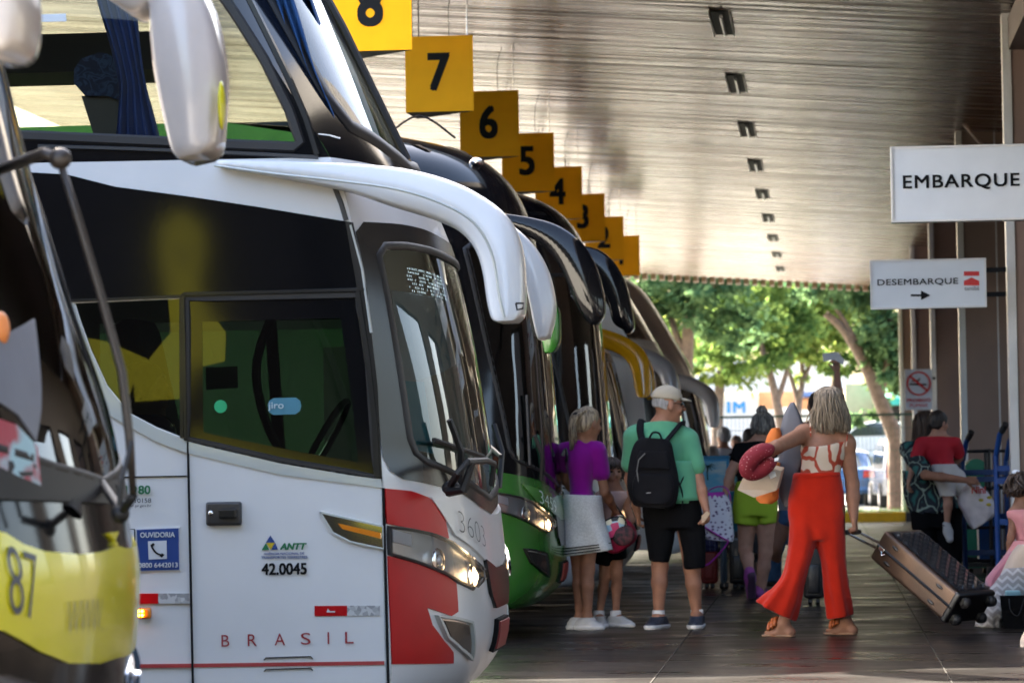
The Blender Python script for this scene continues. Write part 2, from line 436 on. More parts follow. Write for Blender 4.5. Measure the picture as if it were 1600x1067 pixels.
# hanging bay signs: yellow three-sided boxes on rods
def bay_sign(n):
    d = 26.18 + 3.96*(7-n); x0, x1 = -3.27, -2.727; z0 = at(750, 173, 26.18).z; z1 = z0+.602
    t = thing('bay_sign', (x0, d, z0), 'hanging yellow bay sign with a black number %d' % n if n > 1 else 'hanging yellow bay sign farthest away, its number mostly hidden', 'sign', 'numbered yellow signs hanging over the bays')
    tri = [(x0, d, z0), (x1, d, z0), (x0+.03, d+.5, z0)]
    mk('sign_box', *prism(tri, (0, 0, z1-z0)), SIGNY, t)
    mk('underside', [(p[0]+.0, p[1], z0-.003) for p in tri], [(0, 2, 1)], M('sign_underside_shade', (.03, .03, .03), .6) if n == 8 else bpy.data.materials['sign_underside_shade'], t)  # near-black sheet paints the shade under the sign
    V, F = textb(str(n), .41, bold=.01, align='CENTER', xs=.88)
    ys = [v[1] for v in V]; my = (min(ys)+max(ys))/2
    mk('number', [((x0+x1)/2-.01+x, d-.004-l*.0006, (z0+z1)/2+.015+y-my) for x, y, l in V], F, INK, t)
    zt = ceil_z(x1)
    for q, (rx, ry) in enumerate(((x1-.05, d+.03), (x0+.05, d+.06), (x0+.06, d+.42))):
        mk('rod', *tube([(rx, ry, z1-.02), (rx, ry, zt+.03)], .006, 6), STEEL if q == 0 else TRIM, t)
    mk('cable', *tube(smoothline([(x1-.2, d+.1, z1-.01), (x1-.2, d+.1, z1+.25), (x1-.15, d+.05, ceil_z(x1)-.01)], 4), .004, 5), TRIM, t)
for n in (8, 7, 6, 5, 4, 3, 2, 1): bay_sign(n)

# brown piers of the terminal building along the right, each with a pale front post
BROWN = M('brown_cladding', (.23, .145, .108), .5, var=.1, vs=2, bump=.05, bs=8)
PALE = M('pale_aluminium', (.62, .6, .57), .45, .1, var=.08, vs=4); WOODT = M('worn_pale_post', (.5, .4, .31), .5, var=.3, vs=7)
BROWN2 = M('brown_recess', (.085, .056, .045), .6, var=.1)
plab = ['brown wall pier nearest the camera, beside the large sign', 'second brown wall pier, behind the plain steel bracketed sign', 'third brown wall pier, carrying the small smoking ban sign',
        'fourth brown wall pier, half hidden behind the smoking ban sign', 'fifth and farthest brown wall pier, at the platform end']
pier = None
for i, y in enumerate((26.5, 36.0, 45.6, 55.4, 64.6)):
    if pier is None:
        pier = thing('wall_pier', (1.45, y, 0), plab[0], 'pier', 'brown piers along the terminal wall')
        zt = ceil_z(1.5)
        mk('front_post', *span((1.45, y-.03, 0), (1.52, y+.16, zt-.01), .006), PALE, pier)
        mk('cladding', *span((1.522, y, 0), (5.5, y+1.3, zt-.012)), BROWN, pier)
        mk('joint_strip', *span((1.86, y-.004, 0), (1.875, y+.004, zt-.02)), PALE, pier)
    else:
        c = copy_tree(pier); c.location.y = y; c['label'] = plab[i]
wallt = thing('terminal_wall', (2.6, 44, 0), 'dark brown terminal wall recessed between the piers', 'wall')
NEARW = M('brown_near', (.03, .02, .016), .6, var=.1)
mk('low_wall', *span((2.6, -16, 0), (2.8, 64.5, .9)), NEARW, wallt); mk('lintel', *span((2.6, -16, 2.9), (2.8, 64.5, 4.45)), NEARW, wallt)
for i in range(25): mk('added_mullion', *span((2.6, -15.9+3.2*i, .9), (2.8, -15.9+3.2*i+(1.0 if i < 12 else 1.9), 2.9)), NEARW, wallt)  # unseen openings between these are added to put bright streaks in the windscreens
mk('added_eave', *span((.1, -16, 4.62), (9, 24.2, 4.9)), NEARW, wallt)  # unseen overhang, added to keep sky reflections off the coach fronts
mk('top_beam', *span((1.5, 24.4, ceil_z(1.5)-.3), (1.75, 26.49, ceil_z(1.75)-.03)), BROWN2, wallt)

# tilted shade panel between the first two piers
SHADE = M('shade_canvas', (.42, .36, .27), .7, var=.08)
sh = thing('shade_panel', tuple(at(1557, 150, 34)), 'tilted beige shade panel on struts high between the first two piers', 'shade panel')
a_, b_, c_, d_ = at(1526, 106, 34), at(1580, 78, 34), at(1580, 140, 35), at(1493, 190, 35.6)
mk('panel', *prism([a_, b_, c_, at(1524, 178, 35.2), d_], (.02, .05, .03)), SHADE, sh)
mk('edge_rail', *tube([a_, d_], .03, 6), PALE, sh)
mk('strut', *tube([at(1533, 112, 34), at(1562, 158, 34.4)], .022, 6), M('strut_copper', (.4, .28, .21), .4), sh)
mk('strut', *tube([at(1500, 186, 35.3), at(1546, 240, 35.3)], .022, 6), bpy.data.materials['strut_copper'], sh)

# wall signs
SIGNW = M('sign_white', (.62, .64, .66), .4, var=.03)
def plate_sign(name, px0, px1, py0, py1, Y, lab, thick=.12):
    a, c = at(px0, py0, Y), at(px1, py1, Y)
    t = thing(name, (a.x, Y, c.z), lab, 'sign')
    mk('panel', *span((a.x, Y, c.z), (c.x, Y+thick, a.z), .004), SIGNW, t)
    fr = .014; f = []
    for u0, v0, u1, v1 in ((a.x, c.z, c.x, c.z+fr), (a.x, a.z-fr, c.x, a.z), (a.x, c.z+fr, a.x+fr, a.z-fr), (c.x-fr, c.z+fr, c.x, a.z-fr)):
        f.append(span((u0, Y-.012, v0), (u1, Y+.02, v1)))
    mk('frame', *J(*f), PALE, t)
    return t, a, c
def put_text(parent, s, pxl, pyb, pxr, pyt, Y, mat, name='lettering', **k):
    "lettering that fills a box given by its left/bottom and right/top pixels on the plane Y"
    V, F = textb(s, 1, **k); xs = [v[0] for v in V]; ys = [v[1] for v in V]
    a, c = at(pxl, pyb, Y), at(pxr, pyt, Y)
    sx = (c.x-a.x)/(max(xs)-min(xs)); sz = (c.z-a.z)/(max(ys)-min(ys))
    return mk(name, [(a.x+(x-min(xs))*sx, Y-l*.0006, a.z+(y-min(ys))*sz) for x, y, l in V], F, mat, parent)
t, a, c = plate_sign('boarding_sign', 1391, 1616, 230, 343, 23.2, 'large white sign reading EMBARQUE in black capitals')
put_text(t, 'EMBARQUE', 1411, 299, 1593, 270, 23.195, INK, bold=.018, space=1.12)
mk('bracket', *span((c.x-.02, 23.22, c.z+.1), (c.x+2.2, 23.3, c.z+.16)), TRIM, t)
mk('bracket', *span((c.x-.02, 23.22, c.z+.35), (c.x+2.2, 23.3, c.z+.41)), TRIM, t)
t, a, c = plate_sign('arrivals_sign', 1359, 1542, 407, 480, 26.3, 'smaller white sign reading DESEMBARQUE with an arrow and red emblem', .07)
put_text(t, 'DESEMBARQUE', 1371, 448, 1497, 434, 26.295, INK, bold=.012, space=1.06)
def px_sheet(parent, name, pts, Y, mat): return mk(name, [at(x, y, Y) for x, y in pts], [tuple(range(len(pts)))], mat, parent)
px_sheet(t, 'arrow', [(1423, 460), (1439, 460), (1439, 454), (1454, 461.5), (1439, 469), (1439, 463), (1423, 463)], 26.294, INK)
SRED = M('sign_red', (.55, .02, .02), .45)
px_sheet(t, 'emblem_bar', [(1506, 424), (1530, 424), (1530, 431), (1506, 431)], 26.294, SRED)
px_sheet(t, 'emblem_house', [(1506, 446), (1506, 439), (1518, 433.5), (1530, 439), (1530, 446)], 26.294, SRED)
put_text(t, 'tarobá', 1507, 454, 1530, 446.8, 26.294, TRIM, bold=.0)
for py in (422, 460):
    p = at(1540, py, 26.33); q = at(1572, py, 26.33)
    mk('bracket', *span((p.x, 26.31, p.z-.018), (q.x, 26.36, p.z+.018)), INK, t)
t, a, c = plate_sign('smoking_ban_sign', 1413, 1458, 577, 640, 45.4, 'small white sign with a crossed cigarette and red lettering PROIBIDO FUMAR', .03)
rc = at(1435.5, 599, 45.37); V, F = [], []
for i in range(32):
    an = i/32*2*math.pi
    for r in (.165, .142): V.append((rc.x+r*math.cos(an), 45.385, rc.z+r*math.sin(an)))
F = [(2*i, 2*i+1, (2*i+3) % 64, (2*i+2) % 64) for i in range(32)]
mk('ban_ring', V, F, SRED, t)
px_sheet(t, 'ban_bar', [(1421, 589), (1423, 586.5), (1450, 609), (1448, 611.5)], 45.38, SRED)
px_sheet(t, 'cigarette', [(1421, 599), (1448, 599.5), (1448, 602), (1421, 601.5)], 45.387, INK)
px_sheet(t, 'smoke_curl', [(1423, 597), (1428, 593), (1434, 593.5), (1437, 590), (1438, 592), (1435, 596), (1428, 596)], 45.387, INK)
put_text(t, 'PROIBIDO', 1417, 628, 1454, 622, 45.385, SRED, bold=.01)
put_text(t, 'FUMAR', 1422, 636, 1450, 630.5, 45.385, SRED, bold=.01)
mk('bracket', *span((at(1457, 600, 45.4).x, 45.4, 2.2), (1.5, 45.44, 2.24)), TRIM, t)

# green mesh fence beyond the kerb
FENCE = M('fence_green', (.015, .07, .045), .5)
fn = thing('mesh_fence', (-2, 61.6, 0), 'green welded mesh fence behind the yellow kerb', 'fence')
for x in (-7.4, -4.8, -2.2, .40, 1.62, 3.0):
    mk('post', *span((x-.03, 61.57, 0), (x+.03, 61.63, 1.98)), FENCE, fn)
wires = []
x = -7.35
while x < 3.0: wires.append(box((x, 61.6, 1.05), (.005, .005, 1.8))); x += .075
for z in (.16, .5, .9, 1.3, 1.7): wires.append(box((-2.2, 61.597, z), (10.4, .006, .008)))
mk('mesh_panel', *J(*wires), FENCE, fn)
mk('rail', *span((-7.4, 61.58, 1.93), (3.0, 61.62, 1.97)), FENCE, fn)
mk('rail', *span((-7.4, 61.58, .13), (3.0, 61.62, .17)), FENCE, fn)

# trees behind the fence
def leafmat(name, c1, c2):
    m = bpy.data.materials.new(name); m.use_nodes = True; t = m.node_tree; L = t.links.new; t.nodes.clear()
    o = nn(t, 'ShaderNodeOutputMaterial'); df = nn(t, 'ShaderNodeBsdfDiffuse'); tr = nn(t, 'ShaderNodeBsdfTranslucent'); mx = nn(t, 'ShaderNodeMixShader')
    tc = nn(t, 'ShaderNodeTexCoord'); nz = nn(t, 'ShaderNodeTexNoise'); nz.inputs['Scale'].default_value = 3.5; nz.inputs['Detail'].default_value = 4
    cr = nn(t, 'ShaderNodeValToRGB'); cr.color_ramp.elements[0].position = .38; cr.color_ramp.elements[1].position = .62
    cr.color_ramp.elements[0].color = (*c1, 1); cr.color_ramp.elements[1].color = (*c2, 1)
    L(tc.outputs['Object'], nz.inputs[0]); L(nz.outputs[0], cr.inputs[0]); L(cr.outputs[0], df.inputs[0]); L(cr.outputs[0], tr.inputs[0])
    mx.inputs[0].default_value = .6; L(df.outputs[0], mx.inputs[1]); L(tr.outputs[0], mx.inputs[2]); L(mx.outputs[0], o.inputs[0]); return m
LEAF1 = leafmat('leaves_mid', (.07, .14, .04), (.2, .28, .07)); LEAF2 = leafmat('leaves_deep', (.055, .12, .06), (.14, .22, .09))
LEAF3 = leafmat('leaves_lime', (.12, .19, .04), (.28, .33, .08))
BARK = M('bark', (.13, .09, .065), .9, var=.3, vs=9, bump=.6, bs=20); BARKW = M('limewashed_bark', (.4, .36, .3), .9, var=.2, vs=7)
def tree(base, limbs, clumps, lab, leaf, bark, n=5000, ls=.16, rt=.16):
    rnd = random.Random(hash(lab) % 1000 if False else len(lab)*7+n)
    t = thing('tree', base, lab, 'tree', 'trees beyond the fence')
    parts = []
    for P, r0, r1 in limbs:
        P = smoothline(P, 5); k = len(P); parts.append(tube(P, [r0+(r1-r0)*i/(k-1) for i in range(k)], 9))
    mk('trunk', *J(*parts), bark, t, True)
    tot = sum(r[0]*r[1]*r[2] for c, r in clumps); V, F = [], []
    for c, r in clumps:
        m = int(n*r[0]*r[1]*r[2]/tot)
        sub = [(rnd.gauss(0, .45), rnd.gauss(0, .45), rnd.gauss(0, .45)) for _ in range(max(4, m//75))]
        for i in range(m):
            s = sub[rnd.randrange(len(sub))]
            q = [s[j]+rnd.gauss(0, .11) for j in range(3)]
            p = Vector((c[0]+q[0]*r[0], c[1]+q[1]*r[1], c[2]+q[2]*r[2]))
            a = Vector((rnd.gauss(0, 1), rnd.gauss(0, 1), rnd.gauss(0, .6)-.3)).normalized(); b_ = a.orthogonal().normalized()
            b_ = (b_ + a.cross(b_)*rnd.uniform(-1, 1)).normalized()
            l = ls*rnd.uniform(.6, 1.4); wd = l*.42; k = len(V)
            V += [p, p+a*l*.5+b_*wd*.5, p+a*l, p+a*l*.5-b_*wd*.5]; F.append((k, k+1, k+2, k+3))
    mk('crown', V, F, leaf, t)
    return t
def T(px, py, Y): return tuple(at(px, py, Y))
def clump(px, py, Y, rx, rz, ry=None):
    s = FPX/Y; return (T(px, py, Y), (rx/s, (ry or rx)/s, rz/s))
Y = 74
tree((T(1068, 800, Y)[0], Y, 0), [([(T(1068, 800, Y)[0], Y, 0), T(1070, 640, Y), T(1073, 560, Y), T(1078, 490, Y), T(1085, 420, Y+1)], .21, .1),
     ([T(1072, 570, Y), T(1056, 520, Y), T(1040, 470, Y+.5), T(1020, 420, Y)], .1, .04), ([T(1078, 500, Y), T(1110, 450, Y), T(1160, 400, Y-1)], .08, .03)],
     [clump(1040, 455, Y, 75, 60), clump(1110, 440, Y, 80, 50), clump(1060, 400, Y+1, 100, 50), clump(1035, 560, Y+1, 45, 50), clump(1130, 500, Y+1, 60, 40), clump(1000, 480, Y, 50, 80)],
     'brown trunked tree on the left, rising above the white mirrors', LEAF2, BARK, 11500, .2)
Y = 82
tree((T(1212, 790, Y)[0], Y, 0), [([(T(1230, 790, Y)[0], Y, 0), T(1222, 680, Y), T(1214, 630, Y), T(1205, 590, Y), T(1190, 540, Y), T(1180, 480, Y)], .15, .05),
     ([T(1214, 630, Y), T(1232, 570, Y), T(1240, 520, Y)], .08, .03)],
     [clump(1190, 540, Y, 75, 38), clump(1160, 480, Y, 75, 60), clump(1225, 500, Y, 60, 55), clump(1140, 560, Y, 50, 30), clump(1200, 440, Y+1, 80, 50), clump(1120, 520, Y+2, 60, 45), clump(1230, 560, Y, 40, 30)],
     'pale trunked tree in the middle, left of its forked neighbour', LEAF1, BARK, 9500, .2)
Y = 85
tree((T(1250, 790, Y)[0], Y, 0), [([(T(1242, 790, Y)[0], Y, 0), T(1244, 680, Y), T(1248, 630, Y), T(1254, 590, Y), T(1250, 540, Y)], .13, .05),
     ([T(1248, 630, Y), T(1236, 590, Y), T(1222, 550, Y)], .08, .03), ([T(1252, 600, Y), T(1275, 550, Y), T(1300, 500, Y)], .07, .03)],
     [clump(1255, 540, Y, 60, 35), clump(1290, 500, Y, 55, 55), clump(1240, 480, Y, 60, 50), clump(1310, 440, Y, 60, 50)],
     'forked tree right of the pale trunked one, lime green leaves', LEAF3, BARK, 8500, .2)
Y = 72
tree((T(1402, 800, Y)[0], Y, 0), [([(T(1404, 800, Y)[0], Y, 0), T(1402, 720, Y), T(1398, 680, Y), T(1375, 625, Y), T(1352, 570, Y), T(1318, 515, Y), T(1290, 490, Y)], .24, .07),
     ([T(1352, 570, Y), T(1330, 520, Y), T(1280, 440, Y)], .1, .03), ([T(1375, 625, Y), T(1392, 520, Y), T(1370, 440, Y), T(1340, 420, Y)], .09, .03),
     ([T(1340, 540, Y), T(1370, 525, Y), T(1395, 540, Y)], .05, .02)],
     [clump(1380, 510, Y, 55, 55), clump(1310, 450, Y, 60, 40), clump(1400, 570, Y, 40, 45), clump(1350, 440, Y+1, 70, 35), clump(1355, 650, Y+2, 30, 25)],
     'large leaning tree on the right, its trunk crossing behind the fence', LEAF2, BARK, 9500, .18)

Y = 97
tree((T(1120, 790, Y)[0], Y, .6), [([(T(1120, 790, Y)[0], Y, .6), T(1122, 640, Y), T(1128, 560, Y), T(1120, 480, Y)], .2, .08)],
     [clump(1120, 500, Y, 110, 75), clump(1040, 520, Y, 70, 60), clump(1160, 440, Y, 100, 60), clump(1110, 585, Y, 70, 25)], 'lime green tree farther back, behind the pale trunked tree', LEAF3, BARK, 9000, .24)
Y = 100
tree((T(1300, 790, Y)[0], Y, .6), [([(T(1300, 790, Y)[0], Y, .6), T(1302, 640, Y), T(1308, 560, Y), T(1300, 480, Y)], .2, .08)],
     [clump(1300, 490, Y, 80, 65), clump(1370, 470, Y, 70, 70), clump(1260, 440, Y, 90, 50), clump(1400, 560, Y, 50, 50), clump(1340, 570, Y, 60, 30), clump(1200, 520, Y, 80, 40)], 'green tree farther back, behind the large leaning tree', LEAF1, BARK, 9000, .24)

# street beyond: shops, a green awning
BWHITE = M('white_render', (.8, .77, .72), .8, var=.04, vs=1); SHOPB = M('shop_brown', (.3, .16, .09), .7, var=.25, vs=2)
def blk(px0, px1, pyt, Y, dep, zb=.8):
    a, c = at(px0, pyt, Y), at(px1, pyt, Y); return span((a.x, Y, zb), (c.x, Y+dep, a.z))
t = thing('white_building', (-4, 118, .85), 'low white shop building with a blue letter M on its wall', 'building')
mk('wall', *blk(880, 1184, 612, 118, 10), BWHITE, t)
mk('fascia', *blk(860, 1330, 568, 117.4, .5, at(1200, 612, 117.4).z), BWHITE, t)
BLUEL = M('letter_blue', (.03, .3, .7), .5)
put_text(t, 'M', 1145.5, 645, 1164.5, 627, 117.98, BLUEL, bold=.03)
put_text(t, 'I', 1136, 645, 1141, 627, 117.98, BLUEL, bold=.03)
put_text(t, 'J', 1114, 645, 1128, 627, 117.98, BLUEL, bold=.03)
mk('shopfront', *blk(1184, 1330, 612, 119, 8), SHOPB, t)
AW = at(1255, 620, 118.9)
for px, w_, pt, pb, mt in ((1190, 26, 640, 690, 'pane_pale'), (1222, 22, 636, 690, 'pane_pale'), (1252, 16, 640, 690, 'pane_pale')):
    p, q = at(px, pt, 118.97), at(px+w_, pb, 118.97)
    mk('window', *span((p.x, 118.94, q.z), (q.x, 119.0, p.z)), bpy.data.materials.get(mt) or M(mt, (.45, .5, .55), .3), t)
p, q = at(1252, 610, 118.9), at(1276, 620, 118.9)
mk('shop_board', *span((p.x, 118.8, q.z), (q.x, 118.95, p.z)), BLUEP, t)
t = thing('green_awning_shop', tuple(at(1370, 720, 110)), 'shop with a turquoise awning seen behind the leaning tree', 'shop')
mk('wall', *blk(1320, 1520, 600, 112, 6), M('cream_wall', (.5, .42, .26), .8), t)
mk('dark_opening', *blk(1372, 1440, 634, 111.9, .2), M('shop_dark', (.04, .035, .03), .8), t)
p, q = at(1372, 594, 110), at(1450, 632, 109)
mk('awning', *prism([(p.x, 112, p.z+.2), (p.x, 109, q.z+.25), (p.x, 109, q.z), (p.x, 112, q.z+.3)], (q.x-p.x, 0, 0)), M('awning_teal', (.03, .36, .28), .6), t)

# parked cars in the street
TYRE = M('tyre', (.02, .02, .02), .8); CARGLASS = M('car_glass', (.03, .04, .05), .08, coat=.5)
TAIL = M('tail_red', (.5, .02, .015), .2, coat=.6)
def car(base, ang, colr, lab, kind='sedan', cat='car'):
    "profile along x, lofted over the width; nose at +x"
    t = thing('parked_car', base, lab, cat, 'cars parked in the street beyond the fence')
    R3 = Matrix.Rotation(ang, 3, 'Z'); B = Vector(base)
    if kind == 'suv':
        prof = [(-2.05, .35), (-2.1, .75), (-2.05, 1.0), (-1.9, 1.55), (-1.6, 1.68), (0, 1.7), (.55, 1.6), (1.1, 1.08), (1.9, .95), (2.1, .75), (2.1, .35)]
        win = [(-1.85, 1.08), (-1.72, 1.5), (.45, 1.54), (.95, 1.1)]
    else:
        prof = [(-2.15, .35), (-2.2, .7), (-2.1, .95), (-1.5, 1.02), (-.95, 1.38), (.1, 1.45), (.6, 1.36), (1.15, .98), (2.0, .85), (2.2, .65), (2.2, .35)]
        win = [(-1.35, 1.02), (-.9, 1.33), (.1, 1.39), (.55, 1.3), (1.0, .98)]
    rings = []
    for wy, sc in ((-.86, .9), (-.8, .985), (-.6, 1), (.6, 1), (.8, .985), (.86, .9)):
        rings.append([B + R3 @ Vector((x*(.97 if abs(wy) > .83 else 1), wy*(1-.14*max(0, z-1)), .35+(z-.35)*sc if z > .5 else z)) for x, z in prof])
    mk('body', *loft(rings), colr, t, False)
    for s in (-1, 1):
        f = lambda x, z, o, s=s: B + R3 @ Vector((x, s*(.845-.1*max(0, z-1)+o), z))
        mk('side_window', *sheet(win, f, .02, .3), CARGLASS, t)
        for wx in (-1.35, 1.35):
            wh = mk('wheel', *J(tube([B+R3 @ Vector((wx, s*.68, .32)), B+R3 @ Vector((wx, s*.9, .32))], .32, 18)), TYRE, t)
            mk('hubcap', *J(tube([B+R3 @ Vector((wx, s*.89, .32)), B+R3 @ Vector((wx, s*.915, .32))], .19, 14)), SILVER, wh)
    zb = (1.1, 1.5) if kind == 'suv' else (1.02, 1.32)
    xb = -2.03 if kind == 'suv' else -1.6
    rear = [(-.62, zb[0]), (.62, zb[0]), (.52, zb[1]), (-.52, zb[1])]
    f = lambda y, z, o: B + R3 @ Vector((xb+(z-zb[0])*(.33 if kind == 'suv' else 1.6)-o-.03, y, z))
    mk('rear_window', *sheet(rear, f, .02, .3), CARGLASS, t)
    f = lambda y, z, o: B + R3 @ Vector((-2.08-o, y, z))
    zt = 1.45 if kind == 'suv' else .92
    for s in (-1, 1):
        f2 = lambda y, z, o, s=s: B + R3 @ Vector(((-2.12+max(0, z-1)*.3 if kind == 'suv' else -2.2)-o+.02, y, z))
        mk('tail_light', *sheet([(s*.6, .75), (s*.78, .75), (s*.76, zt), (s*.62, zt)], f2, .03, .2), TAIL, t)
    mk('number_plate', *sheet([(-.25, .55), (.25, .55), (.25, .66), (-.25, .66)], f, .06, .2), SIGNW, t)
    mk('bumper', *J(tube([B+R3 @ Vector((-2.12, -.8, .45)), B+R3 @ Vector((-2.12, .8, .45))], .1, 8)), colr, t)
    return t
CARW = M('car_white', (.75, .75, .75), .25, coat=.6); CARS = M('car_grey', (.25, .26, .28), .25, .3, coat=.6); CARB = M('car_blue', (.05, .12, .25), .25, coat=.6)
def gx(px, Y): return at(px, 716, Y).x
car((gx(1424, 80), 80, -.06), R(94), CARS, 'grey hatchback with tall red tail lights parked behind the fence', 'suv')
car((gx(1302, 84), 84, -.06), R(93), CARB, 'blue car partly hidden behind the fence post', 'sedan')
car((gx(1372, 104), 104, .85), R(178), CARW, 'white sedan parked side on in front of the shops', 'sedan')

# ------------------------------------------------------------------ coaches
def interp(tab, z):
    if z <= tab[0][0]: return tab[0][1]
    for (z0, x0), (z1, x1) in zip(tab, tab[1:]):
        if z <= z1: return x0+(x1-x0)*(z-z0)/(z1-z0)
    return tab[-1][1]
def fine(tab): return [tuple(p) for p in smoothline(tab, 5)]
NOSE = {'dd': fine([(.2, -1.57), (.27, -1.51), (.38, -1.455), (.52, -1.44), (.66, -1.447), (.94, -1.475), (1.165, -1.49), (1.5, -1.535), (1.78, -1.585), (2.06, -1.65), (2.3, -1.74), (2.456, -1.81), (3.2, -2.16), (3.8, -2.48), (4.02, -2.7), (4.1, -3.2)]),
        'hd': fine([(.2, -1.54), (.27, -1.475), (.38, -1.42), (.52, -1.405), (.66, -1.412), (.94, -1.44), (1.165, -1.455), (1.5, -1.50), (1.78, -1.55), (2.06, -1.615), (2.3, -1.70), (2.45, -1.78), (3.0, -2.1), (3.25, -2.3), (3.38, -2.6), (3.44, -3.2)]),
        'sd': fine([(.2, -1.98), (.3, -1.86), (.45, -1.81), (.75, -1.815), (1.1, -1.84), (1.6, -1.87), (2.2, -1.92), (2.6, -1.97), (2.87, -2.03), (3.1, -2.15), (3.25, -2.35), (3.36, -2.75), (3.42, -3.4)]),
        'yl': fine([(.2, -1.98), (.3, -1.9), (.45, -1.84), (.59, -1.825), (.705, -1.81), (.87, -1.80), (.956, -1.812), (1.107, -1.84), (1.307, -1.88), (1.474, -1.935), (1.71, -2.02), (1.94, -2.09), (2.22, -2.157), (2.8, -2.3), (3.2, -2.45), (3.4, -2.75), (3.48, -3.4)])}
CORN = {'dd': fine([(.2, -1.80), (.283, -1.755), (.7, -1.762), (1.07, -1.772), (1.25, -1.79), (1.835, -1.84), (2.24, -1.91), (2.37, -1.96), (2.5, -2.03), (3.01, -2.34), (3.8, -2.8), (4.02, -3.0), (4.1, -3.5)]),
        'hd': fine([(.2, -1.80), (.283, -1.755), (.7, -1.762), (1.07, -1.772), (1.25, -1.79), (1.835, -1.84), (2.24, -1.91), (2.37, -1.96), (2.5, -2.03), (3.01, -2.34), (3.25, -2.55), (3.38, -2.9), (3.44, -3.5)]),
        'sd': fine([(.2, -2.2), (.3, -2.15), (1.1, -2.17), (1.31, -2.19), (2.0, -2.35), (2.62, -2.48), (2.9, -2.58), (3.1, -2.7), (3.25, -2.95), (3.36, -3.3), (3.42, -3.9)]),
        'yl': fine([(.2, -2.5), (.3, -2.42), (.6, -2.34), (1.1, -2.36), (1.5, -2.46), (2.2, -2.66), (2.8, -2.8), (3.2, -2.95), (3.4, -3.2), (3.48, -3.9)])}
HW = 1.3
class Surf:
    def __init__(s, typ, Y0, dx=0, p=3.2):
        s.n, s.c, s.Y0, s.Yc, s.dx, s.p = NOSE[typ], CORN[typ], Y0, Y0+HW, dx, p
        s.top = s.n[-1][0]
    def X(s, v, z):
        c, n = interp(s.c, z), interp(s.n, z)
        return s.dx + c + (n-c)*(1-min(1, abs(v))**s.p)
    def raw(s, v, z): return Vector((s.X(v, z), s.Yc+HW*v, z))
    def front(s, v, z, off=0):
        v = max(-1, min(1, v)); e = .01
        p = s.raw(v, z)
        if not off: return p
        a = s.raw(min(1, v+e), z)-s.raw(max(-1, v-e), z); b = s.raw(v, z+e)-s.raw(v, z-e)
        n = a.cross(b).normalized()
        if n.x < 0: n = -n
        return p+n*off
    def near(s, x, z, off=0): return Vector((x, s.Y0-off, z))
    def far(s, x, z, off=0): return Vector((x, s.Y0+2*HW+off, z))
    def hit(s, px, py):
        "where the sight line of a pixel meets the curved front: (v, z)"
        d = CAMR @ Vector(((px-800)/FPX, -(py-533.5)/FPX, -1))
        Y = s.Y0
        while Y < s.Yc+.6:
            q = CAMP+d*(Y/d.y)
            if q.x <= s.X((Y-s.Yc)/HW, q.z): break
            Y += .01
        q = CAMP+d*(Y/d.y)
        return ((Y-s.Yc)/HW, q.z)
    def side(s, px, py): q = at(px, py, s.Y0); return (q.x, q.z)
def mir(poly): return [(-v, z) for v, z in reversed(poly)]
def cut_sheet(outer, holes, f, step=.15):
    "a flat wall with window openings"
    pts, ed = [], []
    for lp in [outer]+holes:
        B = resample(lp, step); b = len(pts); n = len(B)
        pts += [Vector(p) for p in B]; ed += [(b+i, b+(i+1) % n) for i in range(n)]
    r = delaunay_2d_cdt(pts, ed, [], 1, 1e-5)
    F = []
    for q in r[2]:
        cx = sum(r[0][i][0] for i in q)/len(q); cy = sum(r[0][i][1] for i in q)/len(q)
        if not any(inside((cx, cy), h) for h in holes) and inside((cx, cy), outer): F.append(tuple(q))
    return [f(p[0], p[1], 0) for p in r[0]], F
def front_grid(S, z0, z1, hole=None, nv=56, nz=60):
    V, F = [], []
    for i in range(nz+1):
        for k in range(nv+1):
            u = -1+2*k/nv; v = math.copysign(1-(1-abs(u))**1.25, u) if abs(u) < 1 else u
            V.append(S.raw(v, z0+(z1-z0)*i/nz))
    vs_ = [-1+2*k/nv for k in range(nv+1)]
    vv = [math.copysign(1-(1-abs(u))**1.25, u) if abs(u) < 1 else u for u in vs_]
    for i in range(nz):
        for k in range(nv):
            if hole and inside(((vv[k]+vv[k+1])/2, z0+(z1-z0)*(i+.5)/nz), hole): continue
            a = i*(nv+1)+k; F.append((a, a+1, a+nv+2, a+nv+1))
    return V, F
def edge_line(tab, dx, z0, z1, n=20): return [(interp(tab, z0+(z1-z0)*i/n)+dx, z0+(z1-z0)*i/n) for i in range(n+1)]
def roof_patch(S, xb):
    e = [S.raw(-1+2*k/24, S.top) for k in range(25)]
    V = e+[Vector((xb, p.y, S.top)) for p in e]
    return V, [(k, k+1, 26+k, 25+k) for k in range(24)]
def arm(pairs, Ya, Yb, dx=0, dY=0, dz=0, base=None):
    "a mirror housing on its arm: outline pairs (outer pixel, inner pixel) at the distance base, given real thickness Ya..Yb"
    rings = []; n = len(pairs)
    P = smoothline([(*a, *b) for a, b in pairs], 4)
    for k, q in enumerate(P):
        ya = Ya[0]+(Ya[1]-Ya[0])*k/(len(P)-1) if hasattr(Ya, '__len__') else Ya
        o, i = at(q[0], q[1], base), at(q[2], q[3], base)
        sh_ = Vector((dx, dY, dz)); m = (o+i)/2; r = []
        for tx, ty in ((1, .3), (.95, .75), (.75, 1), (-.75, 1), (-.95, .75), (-1, .3), (-1, -.6), (-.85, -1), (.8, -1), (.97, -.6)):
            p = m+(o-m)*tx; yc, yh = (ya+Yb)/2, (Yb-ya)/2
            r.append(Vector((p.x, yc-yh*ty, p.z))+sh_)
        rings.append(r)
    return loft(rings)
